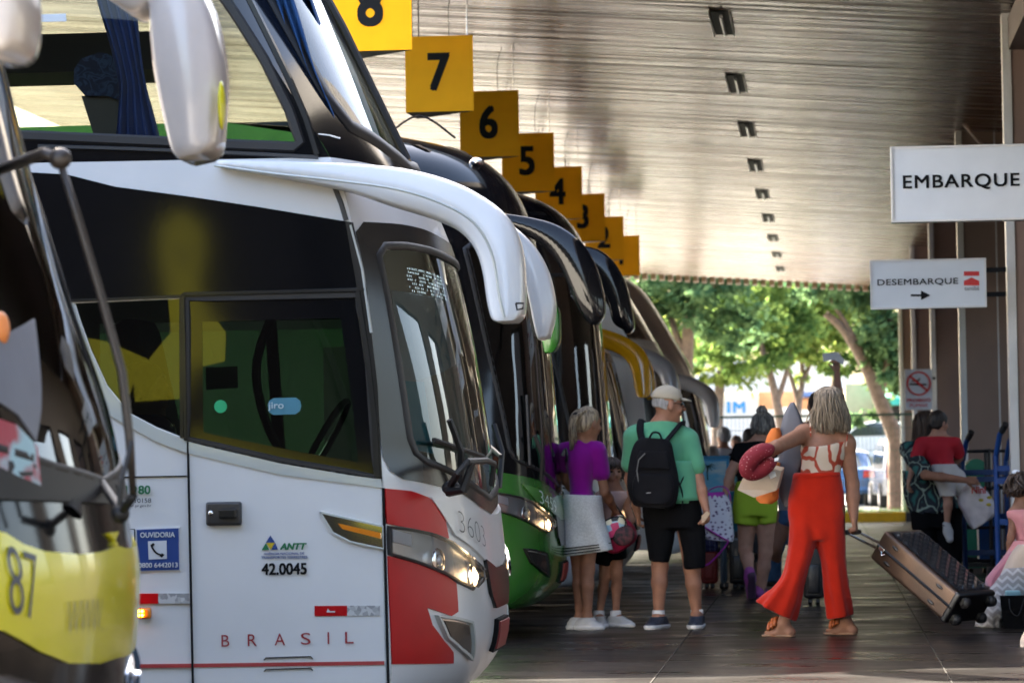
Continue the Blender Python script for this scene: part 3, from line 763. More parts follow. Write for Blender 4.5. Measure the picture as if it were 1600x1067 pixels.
ARM_A = [((330, 245), (330, 256)), ((430, 247), (430, 274)), ((530, 251), (530, 294)), ((620, 259), (603, 318)), ((690, 276), (668, 338)), ((745, 301), (712, 358)), ((790, 336), (738, 386)), ((812, 382), (752, 424)), ((818, 440), (760, 472)), ((817, 488), (768, 498)), ((806, 502), (777, 503))]
ARM_B = [((750, 330), (735, 345)), ((800, 352), (780, 372)), ((835, 385), (806, 405)), ((857, 425), (820, 442)), ((867, 470), (829, 482)), ((866, 500), (836, 515)), ((858, 527), (842, 531))]
def wheelset(S, parent, xs=(-4.6, -10.2)):
    for x in xs:
        for y0, y1, s in ((S.Y0+.03, S.Y0+.35, -1), (S.Y0+2*HW-.35, S.Y0+2*HW-.03, 1)):
            x_ = x+S.dx
            wh = mk('wheel', *tube([(x_, y0, .5), (x_, y1, .5)], .5, 28), TYRE, parent)
            ye = y0-.004 if s < 0 else y1+.004
            mk('rim', *J(tube([(x_, ye, .5), (x_, ye+.02*-s, .5)], .3, 20), ball((x_, ye, .5), (.1, .06, .1), 8)), STEEL, wh, True)
            f = (lambda a, b, o: S.near(a, b, o)) if s < 0 else (lambda a, b, o: S.far(a, b, o))
            arch = [(x_+.62*math.cos(t), .5+.62*math.sin(t)) for t in np.linspace(-.35, math.pi+.35, 24)]
            mk('wheel_arch', *ribbon(arch, .07, f, .02), RUBBER, parent)

# pixel outlines on the front of the nearest white coach, turned into its own front coordinates
S1 = Surf('dd', 13.3)
H = lambda pts: [S1.hit(*p) for p in pts]
LAMP = H([(606, 823), (637, 827), (670, 834), (697, 846), (716, 861), (735, 877), (750, 892), (751, 902), (736, 919), (715, 909), (695, 897), (650, 878), (606, 865)])
REDT = H([(599, 763), (640, 767), (668, 777), (682, 788), (692, 810), (699, 840), (695, 843), (670, 832), (637, 825), (600, 818)])
REDB = H([(601, 868), (650, 881), (695, 900), (711, 911), (713, 955), (702, 962), (664, 949), (672, 976), (690, 1000), (705, 1018), (706, 1035), (604, 1037)])
FOG = H([(680, 962), (706, 965), (732, 972), (733, 1028), (715, 1012), (695, 995)])
def winds(zt, zb, vt=.9, vb=.86):
    h = [(0, zt), (-.4, zt), (-.7, zt-.004), (-vt+.05, zt-.015), (-vt, zt-.06), (-vt+.005, zt-.2), (-vb-.01, zb+.26), (-vb+.01, zb+.2), (-vb+.06, zb+.165), (-.6, zb+.11), (-.3, zb+.04), (0, zb)]
    return h+mir(h[1:-1])
def wh_poly(zt, zb, vt=.9, vb=.86):
    h = [(0, zt), (-.4, zt), (-.7, zt-.004), (-vt+.05, zt-.015), (-vt, zt-.06), (-vt+.005, zt-.2), (-vb-.01, zb+.26), (-vb+.01, zb+.2), (-vb+.06, zb+.165), (-.6, zb+.11), (-.3, zb+.04), (0, zb)]
    return h + [(-v, z) for v, z in reversed(h[1:-1])]
LEDM = M('display_dots', (.8, .9, 1), .4, emit=.35)
LAMPON = M('headlamp_glow', (1, .66, .3), .3, emit=2.2)
LAMPDIM = M('headlamp_dim', (1, .62, .3), .3, emit=.7)
ORANGE = M('orange_lens', (.75, .22, .01), .2, coat=.6)
GLOWOR = M('amber_lamp_glow', (1, .36, .02), .3, emit=5)
REFL = ramp_mat('reflector_tape', [(.35, (.3, .3, .3)), (.6, (.55, .55, .54))], 60, .3, 'CELL')
PLATER = M('plate_red', (.25, .015, .012), .45)
def headlamp(S, parent, poly, side, dz=0, glow=True, lit=LAMPON):
    P = [(v, z+dz) for v, z in poly]
    if side > 0: P = mir(P)
    f = S.front
    hl = mk('headlight', *sheet(P, f, .004, .05), M('lamp_bowl', (.6, .58, .56), .22, .7) if not bpy.data.materials.get('lamp_bowl') else bpy.data.materials['lamp_bowl'], parent, True)
    q = [(v, z) for v, z in P]
    cx = lambda t: (q[0][0]*(1-t)+q[7 if side < 0 else 5][0]*t)
    vb, zb = poly[7][0]-.012, poly[7][1]-.012+dz
    vm, zm = poly[3][0]-.07, poly[3][1]-.075+dz
    sg = 1 if side < 0 else -1
    v1, z1 = poly[8][0]*.42+poly[6][0]*.58-.07, (poly[8][1]+poly[6][1])/2+dz+.014
    def dome(v, z, r, mat, nm, d=.02):
        n = (f(v, z, .05)-f(v, z, 0)).normalized(); m = n.to_track_quat('Z', 'Y').to_matrix()
        return mk(nm, *ball(f(v, z, .004), (r, r*.95, d), 10, m), mat, hl, True)
    dome(v1*sg, z1, .062, CHROME, 'reflector', .008); dome((v1+.012)*sg, z1, .05, LAMPDIM, 'glow_ring', .012)
    dome((v1+.02)*sg, z1+.002, .03, lit, 'bulb', .018)
    dome(vm*sg, zm, .055, CHROME, 'reflector', .008)
    dome((vm)*sg, zm, .03, SILVER, 'bulb', .012)
    sl_ = [(P[0][0]+(.03*sg), P[0][1]-.012) if 0 else (poly[0][0]*sg*1+.012*sg, poly[0][1]+dz-.01), (poly[1][0]*sg, poly[1][1]+dz-.02), (poly[1][0]*sg, poly[1][1]+dz-.07), (poly[0][0]*sg+.012*sg, poly[0][1]+dz-.06)]
    mk('indicator', *sheet(sl_, f, .009, .05), SILVER, hl)
    mk('lens', *sheet(P, f, .03, .04), LENS, hl, True)
    ed = resample(P, .03)
    mk('rim', *ribbon(ed, .016, f, .014, True), TRIM, hl)
    return hl
def coach(S, typ, lab, cols, number=None, numcol=INK, detailed=False, arms=True, armmat=None, wtop=None, mdx=0, mdz=0, lit=LAMPON, glassm=None, led=True, name='coach_bus'):
    base = Vector((S.dx-6, S.Yc, 0)); t = thing(name, tuple(base), lab, 'bus', 'coaches lined up in the bays')
    body, upper, front2, glassm = cols['body'], cols['upper'], cols['front'], glassm or GLASSB
    xb = S.dx-13.2; f = S.front
    sp = 2.36 if typ != 'sd' else 1.5
    W = wh_poly(wtop or 2.06, 1.0, .9, .86)
    # lower shell
    if not detailed:
        V1 = cut_sheet(edge_line(S.c, S.dx, .26, S.top)+[(xb, S.top), (xb, .26)], [], S.near, 1.5)
        parts = [V1]
    else:
        parts = [cut_sheet(edge_line(S.c, S.dx, .26, 2.40)+[(xb, 2.46), (xb, .26)], detailed['holes_low'], S.near, .3)]
    farw = cut_sheet(edge_line(S.c, S.dx, .26, 2.40)+[(xb, 2.46), (xb, .26)], [detailed['hole_far']], S.far, .3) if detailed else cut_sheet(edge_line(S.c, S.dx, .26, S.top)+[(xb, S.top), (xb, .26)], [], S.far, 1.5)
    parts.append(farw)
    zsplit = 2.40 if detailed else S.top
    parts.append(([(xb, S.Y0, .26), (xb, S.Y0+2*HW, .26), (xb, S.Y0+2*HW, zsplit), (xb, S.Y0, zsplit)], [(0, 1, 2, 3)]))
    mk('body', *J(*parts), body, t)
    hole = W if detailed else None
    mk('front_panel', *front_grid(S, .2, 2.40 if detailed else (2.40 if typ != 'sd' else 1.2), hole), front2, t, True)
    if detailed:
        parts = [cut_sheet(edge_line(S.c, S.dx, 2.40, S.top)+[(xb, S.top), (xb, 2.46)], detailed['holes_up'], S.near, .3),
                 cut_sheet(edge_line(S.c, S.dx, 2.40, S.top)+[(xb, S.top), (xb, 2.46)], detailed['holes_up'], S.far, .3), roof_patch(S, xb),
                 ([(xb, S.Y0, 2.46), (xb, S.Y0+2*HW, 2.46), (xb, S.Y0+2*HW, S.top), (xb, S.Y0, S.top)], [(0, 1, 2, 3)])]
        mk('upper_body', *J(*parts), upper, t)
        mk('upper_front', *front_grid(S, 2.40, S.top, detailed['ws_up'], 64, 70), upper, t, True)
    else:
        mk('upper_front', *J(front_grid(S, 2.40 if typ != 'sd' else 1.2, S.top, None, 56, 40)), upper, t, True)
        mk('roof', *roof_patch(S, xb), cols.get('roof', upper), t)
        # side windows as dark panes
        z0, z1 = (2.05, 2.95) if typ == 'sd' else (2.55, 3.3)
        x = interp(S.c, z0)+S.dx-.5
        for k in range(6):
            pl = [(x, z0), (x-.15 if k == 0 else x, z1), (x-1.55, z1), (x-1.55, z0)]
            mk('side_window', *sheet(pl, S.near, .006, .8), BLACKG, t); mk('side_window', *sheet(pl, S.far, .006, .8), BLACKG, t)
            x -= 1.63
        xd = interp(S.c, 2.0)+S.dx-.12; dp = [(xd, .42), (xd-.03, 2.0), (xd-.85, 2.0), (xd-.85, .42)]
        dr = mk('door', *sheet(dp, S.near, .008, .5), body, t)
        mk('window', *sheet([(xd-.08, 1.15), (xd-.1, 1.93), (xd-.78, 1.93), (xd-.78, 1.15)], S.near, .013, .5), BLACKG, dr)
    # windscreen surround, glass, seal
    zt = wtop or 2.06
    sur = wh_poly(zt+.09, .93, .995, .985)
    if detailed:
        mk('windscreen_surround', *cut_band(S, sur, W, .004), cols.get('surround', CHARC), t, True)
    else:
        mk('windscreen_surround', *sheet(sur, f, .004, .07), cols.get('surround', CHARC), t, True)
    ws = mk('windscreen', *sheet(W, f, .010 if not detailed else -.006, .06, False), glassm, t, True)
    mk('seal', *ribbon(resample(W, .04), .036, f, .010, True), RUBBER, ws, True)
    # wipers
    for sg in (-1, 1):
        pv = f(sg*.62, 1.04, .03); q = [pv, f(sg*.66, 1.2, .07), f(sg*.7, 1.33, .06)]
        wp = mk('wiper', *tube(q, .014, 6), RUBBER, t)
        mk('blade', *tube([f(sg*.74, 1.14, .03), f(sg*.69, 1.6, .03)] if not detailed else [f(sg*.3, 1.18, .035), f(sg*.78, 1.25, .035)], .011, 6), RUBBER, wp)
    if detailed:
        q = [at(703, 760, 13.55), at(716, 738, 13.45), at(730, 721, 13.45), at(760, 719, 13.8), at(772, 724, 14.0), at(768, 756, 14.2)]
        mk('wiper', *tube(q, [.016, .016, .014, .013, .012, .012], 7), RUBBER, t)
        mk('wiper', *tube([at(700, 768, 13.55), at(724, 765, 13.5), at(738, 722, 13.5)], [.022, .02, .013], 7), RUBBER, t)
        mk('wiper_pivot', *ball(at(705, 762, 13.56), (.04, .03, .03), 8), RUBBER, t, True)
    # hood emblem area and grille
    dz = .0 if typ != 'sd' else .06
    gr = [(-.34, .745+dz), (-.12, .70+dz), (.12, .70+dz), (.34, .745+dz), (.30, .60+dz), (.2, .53+dz), (-.2, .53+dz), (-.30, .60+dz)]
    hd = [(-.80, 1.02), (-.5, .955), (-.2, .93), (.2, .93), (.5, .955), (.80, 1.02), (.66, .86+dz*.6), (.36, .745+dz), (.12, .705+dz), (-.12, .705+dz), (-.36, .745+dz), (-.66, .86+dz*.6)]
    mk('hood', *sheet(hd, f, .012, .06), cols.get('hood', body), t, True)
    mk('grille', *sheet(gr, f, .016, .06), CHARC, t, True)
    headlamp(S, t, LAMP, -1, dz, lit=lit); headlamp(S, t, LAMP, 1, dz, lit=lit)
    for P in (FOG, mir(FOG)):
        P = [(v, z+dz) for v, z in P]
        fg = mk('fog_lamp', *sheet(P, f, .006, .05), bpy.data.materials['lamp_bowl'], t)
        cx = sum(p[0] for p in P)/len(P); cz = sum(p[1] for p in P)/len(P)
        mk('lens', *sheet([(cx+(v-cx)*.75, cz+(z-cz)*.75) for v, z in P], f, .012, .05), CHARC, fg)
        mk('rim', *ribbon(resample(P, .04), .018, f, .02, True), cols.get('fogrim', GREYTRIM), fg)
    pl = [(-.15, .36), (.15, .36), (.15, .47), (-.15, .47)]
    npl = mk('number_plate', *sheet([(v*1.12, .425+(z-.425)*1.25) for v, z in pl], f, .02, .06), INK, t)
    mk('plate_face', *sheet(pl, f, .028, .06), PLATER, npl)
    if number:
        u0, us = (-.72, .36) if detailed else (-.62, .36)
        V, F = text2d(number, .135 if detailed else .125, bold=-.004 if detailed else -.002)
        wid = max(v[0] for v in V)
        V = [f(-.66+x/wid*.30, 1.005+dz*.3-.13+y*1.0-x/wid*.085, .024) for x, y in V]
        mk('fleet_number', V, F, numcol, t)
    if led and (detailed or typ == 'sd' and glassm is GLASSW):
        V, F = [], []
        rr = random.Random(3)
        for i in range(34):
            for k in range(7):
                if rr.random() < .42: continue
                c = f(-.66+.6*i/33, zt-.18+k*.016, -.04 if detailed else .016); b_ = len(V)
                V += [c+Vector((0, -.005, -.004)), c+Vector((0, .005, -.004)), c+Vector((0, .005, .004)), c+Vector((0, -.005, .004))]; F.append((b_, b_+1, b_+2, b_+3))
        mk('display', V, F, LEDM, t)
    am = armmat or body
    if arms:
        mm = mk('mirror', *arm(ARM_A, (13.22, 13.0), 13.32, S.dx+mdx, S.Y0-13.3, mdz, 13.1), am, t, True)
        mk('mirror_glass', *J(prism([at(x, y, 13.2)+Vector((S.dx+mdx, S.Y0-13.3+.125, mdz)) for x, y in ((756, 420), (772, 490), (800, 490), (806, 425))], (0, .004, 0))), BLACKG, mm)
        mm = mk('mirror', *arm(ARM_B, 15.85, 16.1, S.dx+mdx, S.Y0-13.3, mdz, 15.95), am, t, True)
        mk('mirror_glass', *J(prism([at(x, y, 15.9)+Vector((S.dx+mdx-.012, S.Y0-13.3-.02, mdz)) for x, y in ((812, 415), (822, 400), (846, 520), (838, 525))], (0, .18, 0))), BLACKG, mm)
    wheelset(S, t)
    return t
def cut_band(S, outer, inner, off):
    V, F = cut_sheet(outer, [inner], lambda a, b, o: S.front(a, b, off), .05)
    return V, F
# ---- the nearest white coach, double decked
s1 = S1.side
def SP(pts): return [s1(*p) for p in pts]
WIN_UP = SP([(-620, 190), (60, 213), (330, 225), (458, 230), (469, 222), (452, 172), (412, 92), (366, 20), (310, -60), (240, -130), (150, -170), (-620, -190)])
DOORW = SP([(293, 467), (557, 461), (566, 500), (576, 570), (588, 745), (440, 720), (293, 686)])
DRVW = SP([(60, 474), (283, 467), (283, 682), (245, 667), (203, 645), (168, 602), (142, 545), (126, 500), (60, 490)])
DRVW = SP([(118, 474), (283, 467), (283, 682), (245, 667), (203, 645), (168, 602), (142, 545), (126, 500)])
ws_up_h = [(0, 3.85), (-.5, 3.84), (-.74, 3.8), (-.8, 3.6), (-.8, 2.68), (-.74, 2.56), (-.4, 2.5), (0, 2.47)]
WS_UP = ws_up_h + [(-v, z) for v, z in reversed(ws_up_h[1:-1])]
HOLE_F = [(-3.5, 1.22), (-2.0, 1.12), (-1.98, 1.3), (-2.1, 1.86), (-3.5, 1.86)]
B1 = coach(S1, 'dd', 'white double deck coach with red corner and number 3603, nearest in full view', dict(body=WHITE, upper=BLACKG, front=WHITE, hood=WHITE, surround=CHARC), '3603', INK,
           dict(hole_far=HOLE_F, holes_low=[DOORW, DRVW], holes_up=[WIN_UP], ws_up=WS_UP), True, WHITE, 2.065, glassm=GLASSW)
f1 = S1.front
def on_arm(pts, Y): return [tuple(at(x, y, Y)) for x, y in smoothline(pts, 5)]
mk('mirror_crease', *tube(on_arm([(335, 259), (430, 272), (530, 283), (620, 296), (690, 318), (740, 348), (768, 395), (780, 460), (788, 496)], 13.0), .006, 5), GREYTRIM, B1)
mk('mirror_latch', *tube([at(x, y, 12.985) for x, y in ((806, 474), (818, 474), (817, 482), (808, 484), (806, 474))], .004, 5), INK, B1)
def side_panel(name, pts, mat, parent=B1, off=.004, step=.2, smooth=False):
    return mk(name, *sheet(SP(pts), S1.near, off, step), mat, parent)
mk('red_panel', *sheet(REDT, f1, .007, .05), RED, B1, True); mk('red_panel', *sheet(mir(REDT), f1, .007, .05), RED, B1, True)
mk('red_panel', *sheet(REDB, f1, .007, .05), RED, B1, True); mk('red_panel', *sheet(mir(REDB), f1, .007, .05), RED, B1, True)
up = mk('upper_windscreen', *sheet(WS_UP, f1, -.005, .08, False), glass('upper_pane', (.5, .53, .5), 1.2, wav=.06), B1, True)
mk('seal', *ribbon(resample(WS_UP, .05), .07, f1, .015, True), RUBBER, up, True)
mk('centre_bar', *tube([f1(0, 2.5, .01), f1(0, 3.1, .01), f1(0, 3.85, .01)], .018, 6), RUBBER, up)
mk('far_edge_trim', *ribbon([(.8, 2.6), (.82, 3.0), (.82, 3.8)], .08, f1, .02), CHARC, B1)
wu = mk('upper_side_window', *sheet(WIN_UP, S1.near, -.004, .4, False), GLASSC, B1); mk('seal', *ribbon(resample(WIN_UP, .1), .045, S1.near, .008, True), RUBBER, wu)
wu2 = mk('upper_side_window', *sheet(WIN_UP, S1.far, -.004, .4, False), GLASSC, B1)
mk('window_sill_trim', *ribbon(SP([(60, 229), (200, 233), (330, 238), (420, 242), (498, 246)]), .018, S1.near, .012), TRIM, B1)
mk('pillar_ridge', *ribbon(SP([(385, -10), (420, 60), (452, 125), (478, 185), (496, 243)]), .03, S1.near, .016), CHARC, B1)
mk('pillar_joint', *ribbon(SP([(498, 210), (515, 212), (532, 217)]), .008, S1.near, .012), STEEL, B1)
mk('black_band', *sheet(SP([(20, 268), (105, 273), (180, 292), (300, 308), (400, 323), (540, 346), (556, 400), (568, 453), (286, 461), (20, 475)]), S1.near, .006, .2), BLACKG, B1)
mk('band_joint', *ribbon(SP([(523, 293), (533, 318), (541, 345)]), .022, S1.near, .010), TRIM, B1)
mk('window_seam', *ribbon(SP([(30, 473), (110, 470), (284, 463), (420, 458), (570, 452)]), .014, S1.near, .014), CHARC, B1)
mk('corner_pillar', *sheet(SP([(540, 346), (552, 348), (573, 452), (590, 600), (598, 760), (590, 760), (586, 700), (576, 560), (560, 460)]), S1.near, .008, .2), CHARC, B1)
mk('corner_pillar_highlight', *ribbon(SP([(548, 352), (566, 420), (580, 520)]), .012, S1.near, .014), GREYTRIM, B1)
mk('grey_trim_band', *sheet(SP([(112, 505), (126, 540), (145, 600), (165, 645), (205, 668), (245, 690), (290, 707), (440, 742), (598, 762), (596, 748), (440, 722), (294, 688), (283, 684), (244, 669), (203, 647), (167, 604), (141, 548), (125, 502), (117, 476), (108, 478)]), S1.near, .012, .12), GREYTRIM, B1)
dw = mk('driver_side_window', *sheet(DRVW, S1.near, -.004, .4, False), GLASSD, B1)
mk('seal', *ribbon(SP([(284, 466), (285, 684)]), .022, S1.near, .016), CHARC, dw)
# passenger door with its own window and handle
DOORP = SP([(296, 688), (440, 722), (596, 750), (603, 1072), (607, 1230), (306, 1230), (300, 1072)])
door = mk('door', *sheet(DOORP, S1.near, .006, .3), WHITE, B1)
dwn = mk('window', *sheet(DOORW, S1.near, .0, .4, False), GLASSD, door)
mk('window_frame', *ribbon(resample(DOORW, .1), .034, S1.near, .012, True), RUBBER, door)
mk('window_frit', *cut_sheet(DOORW, [SP([(316, 503), (532, 497), (541, 560), (552, 640), (560, 722), (480, 708), (318, 676)])], lambda a, b, o: S1.near(a, b, .003), .1), BLACKG, door)
mk('frame_bar', *ribbon(SP([(288, 460), (420, 457), (562, 453)]), .02, S1.near, .02), CHARC, door)
mk('frame_bar', *ribbon(SP([(287, 459), (289, 560), (291, 688)]), .02, S1.near, .02), CHARC, door)
mk('frame_bar', *ribbon(SP([(559, 456), (575, 560), (585, 650), (590, 745)]), .03, S1.near, .02), CHARC, door)
for a, b in (((294, 690), (302, 1075)), ((599, 762), (607, 1075))): mk('door_gap', *ribbon(SP([a, b]), .012, S1.near, .0135), INK, B1)
hx, hz = s1(351, 802)
hd = mk('handle', *box((hx, 13.285, hz), (.145, .035, .095), None, .012, 3), TRIM, door, True)
mk('handle_lever', *box((hx+.02, 13.262, hz), (.075, .02, .04), None, .008), CHARC, hd)
mk('key_lock', *ball((hx-.05, 13.268, hz+.002), (.012, .006, .012), 8), STEEL, hd, True)
side_panel('panel_gap', [(120, 745.5), (292, 742.5), (292, 744.5), (120, 747.5)], INK, off=.0055)
STRIPE = M('maroon_stripe', (.4, .03, .03), .3, coat=.4)
side_panel('maroon_line', [(-900, 1048), (300, 1036), (601, 1032), (601, 1038), (300, 1042), (-900, 1054)], STRIPE, off=.0095, step=.5)
for px0, px1, py in ((492, 543, 946), (200, 248, 927)): side_panel('reflector_red', [(px0, py), (px1, py-.5), (px1, py+15.5), (px0, py+16)], RED, off=.0095)
for px0, px1, py in ((543, 594, 946), (248, 298, 927)): side_panel('reflector_grey', [(px0, py-.5), (px1, py-.5), (px1, py+15.5), (px0, py+15.5)], REFL, off=.0095)
side_panel('reflector_mark', [(511, 955), (513, 950), (516, 954), (524, 954), (524, 956), (511, 956)], SIGNW, off=.013)
ml = side_panel('side_marker_lamp', [(501, 800), (550, 811), (599, 822), (600, 857), (548, 846), (521, 832)], CHROME, off=.016, step=.1)
mk('frame_bar', *ribbon(SP([(501, 800), (550, 811), (599, 822), (600, 857), (548, 846), (521, 832), (501, 800)]), .012, S1.near, .02), GREYTRIM, ml)
mk('amber_bar', *sheet(SP([(529, 817), (596, 832), (596, 841), (536, 826)]), S1.near, .022, .1), ORANGE, ml)
for py in (1027, 1045):
    mk('vent_slot', *ribbon(SP([(413, py+3.5), (416, py), (486, py-2), (489, py+2)]), .007, S1.near, .0125), TRIM, B1)
def side_text(s, l, b_, r, tp, mat, name='lettering', off=.011, Y=None, parent=B1, **k):
    V, F = textb(s, 1, **k); xs = [v[0] for v in V]; ys = [v[1] for v in V]
    a, c = s1(l, b_), s1(r, tp)
    return mk(name, [(a[0]+(x-min(xs))*(c[0]-a[0])/(max(xs)-min(xs)), S1.Y0-off-l_*.0006, a[1]+(y-min(ys))*(c[1]-a[1])/(max(ys)-min(ys))) for x, y, l_ in V], F, mat, parent)
for ch, l, r in (('B', 347, 359), ('R', 388, 402), ('A', 430, 446), ('S', 471, 486), ('I', 512.5, 515), ('L', 540, 553)):
    yb = 1009.5-(l-347)*.026; side_text(ch, l, yb, r, yb-18.5, INKR, off=.0125, bold=-.02)
INKG = M('green_ink', (.01, .16, .06), .4); INKB = M('blue_ink', (.012, .05, .22), .4); INKY = M('yellow_ink', (.6, .42, .02), .4)
side_text('ANTT', 438, 858.5, 480, 847.5, INKG, bold=.045, shear=.25)
side_text('AGÊNCIA NACIONAL DE', 413, 866.5, 476, 861, INKB, bold=.01)
side_text('TRANSPORTES TERRESTRES', 409, 872.5, 481, 867.5, INKB, bold=.01)
side_text('42.0045', 409.5, 898, 480, 878.5, INK, bold=.025, xs=.8)
for pts, m in ((((423, 836), (416, 847.5), (430, 847)), INKB), (((409.5, 859), (416, 848), (421, 858.5)), INKG), (((417, 847.8), (430, 847.3), (423.5, 858)), INKY), (((424.5, 858.3), (430.5, 847.8), (435, 858)), INKB)):
    side_panel('emblem_triangle', pts, m, off=.0115)
side_panel('ombudsman_panel_border', [(213, 826), (281, 823), (282, 891), (215, 893)], SIGNW, off=.006)
side_panel('ombudsman_panel', [(214.5, 827.5), (279.5, 824.7), (280.5, 889.5), (216.5, 891.3)], INKB, off=.009)
side_text('OUVIDORIA', 220, 839.5, 274, 830.5, SIGNW, bold=.02); side_text('0800 6442013', 217.5, 886.5, 278.5, 878, SIGNW, bold=.015)
side_panel('phone_square', [(232, 845), (261, 844), (261.5, 872.5), (233, 873.5)], SIGNW, off=.0115)
mk('phone_handset', *ribbon([s1(x, y) for x, y in smoothline([(237, 850), (240, 857), (246, 864), (255, 867)], 4)], .011, S1.near, .0145), INK, B1)
side_panel('phone_earpiece', [(236, 852), (240, 847.5), (243, 850), (239, 854.5)], INK, off=.0135); side_panel('phone_mouthpiece', [(250, 868), (254, 863.5), (258, 866), (254, 870.5)], INK, off=.0135)
side_panel('white_notice_border', [(180, 826), (211, 826), (212, 891), (180, 891)], INK, off=.006); side_panel('white_notice', [(180, 827), (210, 827), (210.5, 890), (180, 890)], SIGNW, off=.009)
side_text('19', 197, 772, 215, 758, INKG, bold=.02, xs=.85); side_text('80', 217, 772, 236, 758, INKG, bold=.02, xs=.85)
side_text('08000-410158', 173, 786, 237, 778, INK, bold=.0); side_text('fone@der.pr.gov.br', 182, 793.5, 237, 787, INK)
mk('notice_emblem', *ribbon(SP([(180, 757), (193, 756.5), (193.5, 776), (181, 776.5), (180, 757)]), .006, S1.near, .008), INKG, B1)
mk('notice_emblem', *ribbon(SP([(182, 764), (186, 761), (192, 762), (187, 768), (192, 773)]), .006, S1.near, .008), INKG, B1)
ax, az = s1(227, 957)
al = mk('amber_side_lamp', *box((ax, 13.282, az), (.058, .035, .045), None, .012, 3), ORANGE, B1, True)
for i in (-1, 1):
    for k in (-1, 1): mk('bulb', *ball((ax-.012+i*.007, 13.262, az+k*.008), .006, 6), GLOWOR, al, True)
mk('round_sticker', *sheet([(s1(345, 635)[0]+.026*math.cos(a), s1(345, 635)[1]+.026*math.sin(a)) for a in np.linspace(0, 6.2, 24)], S1.near, .008, .1), M('green_sticker', (.02, .4, .16), .5), door)
st = [(419, 633), (421, 626), (428, 622), (462, 621), (469, 626), (471, 634), (469, 642), (462, 647), (428, 648), (421, 644)]
mk('pill_sticker', *sheet(SP(st), S1.near, .008, .1), M('blue_sticker', (.06, .22, .3), .5), door)
side_text('jiro', 420, 642, 444, 628, M('pale_ink', (.5, .62, .65), .5), off=.0115, bold=.01, parent=door)
side_panel('paper_notice', [(321, 574), (371, 572), (372, 606), (322, 609)], M('notice_paper', (.12, .13, .12), .6), parent=door, off=-.006)
mk('white_reflector', *sheet(SP([(64, 23), (103, 22), (104, 34), (65, 35)]), S1.near, .004, .1), SIGNW, B1)
mk('driver_side_window', *sheet(HOLE_F, S1.far, -.004, .4, False), glass('far_pane', (.16, .22, .22), 1.3), B1)
mk('window_bar', *ribbon([(-2.62, 1.16), (-2.66, 1.86)], .06, S1.far, .006), TRIM, B1)
# interior seen through the panes
yc = S1.Yc
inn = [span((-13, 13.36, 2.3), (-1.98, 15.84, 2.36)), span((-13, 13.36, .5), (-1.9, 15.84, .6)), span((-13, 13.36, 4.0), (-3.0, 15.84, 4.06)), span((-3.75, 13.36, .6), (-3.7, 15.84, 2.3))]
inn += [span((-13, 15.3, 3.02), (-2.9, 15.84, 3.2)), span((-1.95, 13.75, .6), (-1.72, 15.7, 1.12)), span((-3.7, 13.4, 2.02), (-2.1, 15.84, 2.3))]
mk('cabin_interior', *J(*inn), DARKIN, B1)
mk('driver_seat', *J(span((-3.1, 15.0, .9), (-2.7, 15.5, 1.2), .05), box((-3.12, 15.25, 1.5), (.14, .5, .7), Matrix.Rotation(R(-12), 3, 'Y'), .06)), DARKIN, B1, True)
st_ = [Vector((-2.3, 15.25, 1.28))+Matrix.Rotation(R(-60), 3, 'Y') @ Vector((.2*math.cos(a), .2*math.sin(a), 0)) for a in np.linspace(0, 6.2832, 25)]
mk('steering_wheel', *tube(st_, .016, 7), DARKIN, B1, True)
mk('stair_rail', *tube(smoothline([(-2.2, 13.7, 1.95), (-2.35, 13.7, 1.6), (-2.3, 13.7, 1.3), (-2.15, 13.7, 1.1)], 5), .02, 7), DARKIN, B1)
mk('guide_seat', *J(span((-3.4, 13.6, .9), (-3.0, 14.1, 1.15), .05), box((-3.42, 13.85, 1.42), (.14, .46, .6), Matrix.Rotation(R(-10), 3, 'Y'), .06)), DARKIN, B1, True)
SEATM = ramp_mat('seat_cloth', [(.42, (.012, .016, .05)), (.5, (.03, .06, .14)), (.62, (.012, .016, .05))], 16, .8, 'NOISE', detail=2, distort=1.5); SEATG = M('seat_shell', (.07, .06, .055), .6)
def seat(px, lab=None, Y=14.25):
    pts = [(px-48, 130), (px-47, 108), (px-36, 92), (px-8, 82), (px+4, 84), (px+18, 92), (px+26, 110), (px+32, 160), (px+4, 150), (px-30, 150)]
    b_ = mk('seat', *prism([at(x, y, Y) for x, y in ((px-36, 150), (px+10, 150), (px+36, 160), (px+60, 232), (px-10, 232))], (0, .45, 0)), SEATG, B1)
    mk('headrest', *prism([at(x, y, Y-.03) for x, y in pts], (0, .5, 0)), SEATM, b_)
seat(163); seat(-120); seat(-400)
def curtain(Lp, Rp, Y, mat, npl, amp=.035, dx=0):
    n = 24; m = npl*8; V, F = [], []
    Ls, Rs = smoothline(Lp, 6), smoothline(Rp, 6); n = min(len(Ls), len(Rs))
    for i in range(n):
        a, c = at(*Ls[i], Y), at(*Rs[i], Y)
        for k in range(m+1):
            s = k/m; p = a.lerp(c, s); p.x += dx; p.y += amp*math.sin(s*npl*2*math.pi+.4*math.sin(i*.3))+.01*math.sin(s*37)
            V.append(p)
    F = [(i*(m+1)+k, i*(m+1)+k+1, (i+1)*(m+1)+k+1, (i+1)*(m+1)+k) for i in range(n-1) for k in range(m)]
    return mk('curtain', V, F, mat, B1, True)
CURT = M('curtain_blue', (.035, .075, .3), .8, var=.15, vs=3, sheen=.2)
curtain([(140, -60), (150, 0), (172, 70), (186, 130), (184, 170), (180, 215)], [(205, -60), (212, 0), (220, 70), (229, 130), (238, 170), (250, 216)], 13.46, CURT, 5)
CURT2 = M('curtain_deep', (.015, .07, .2), .8, var=.2, vs=3)
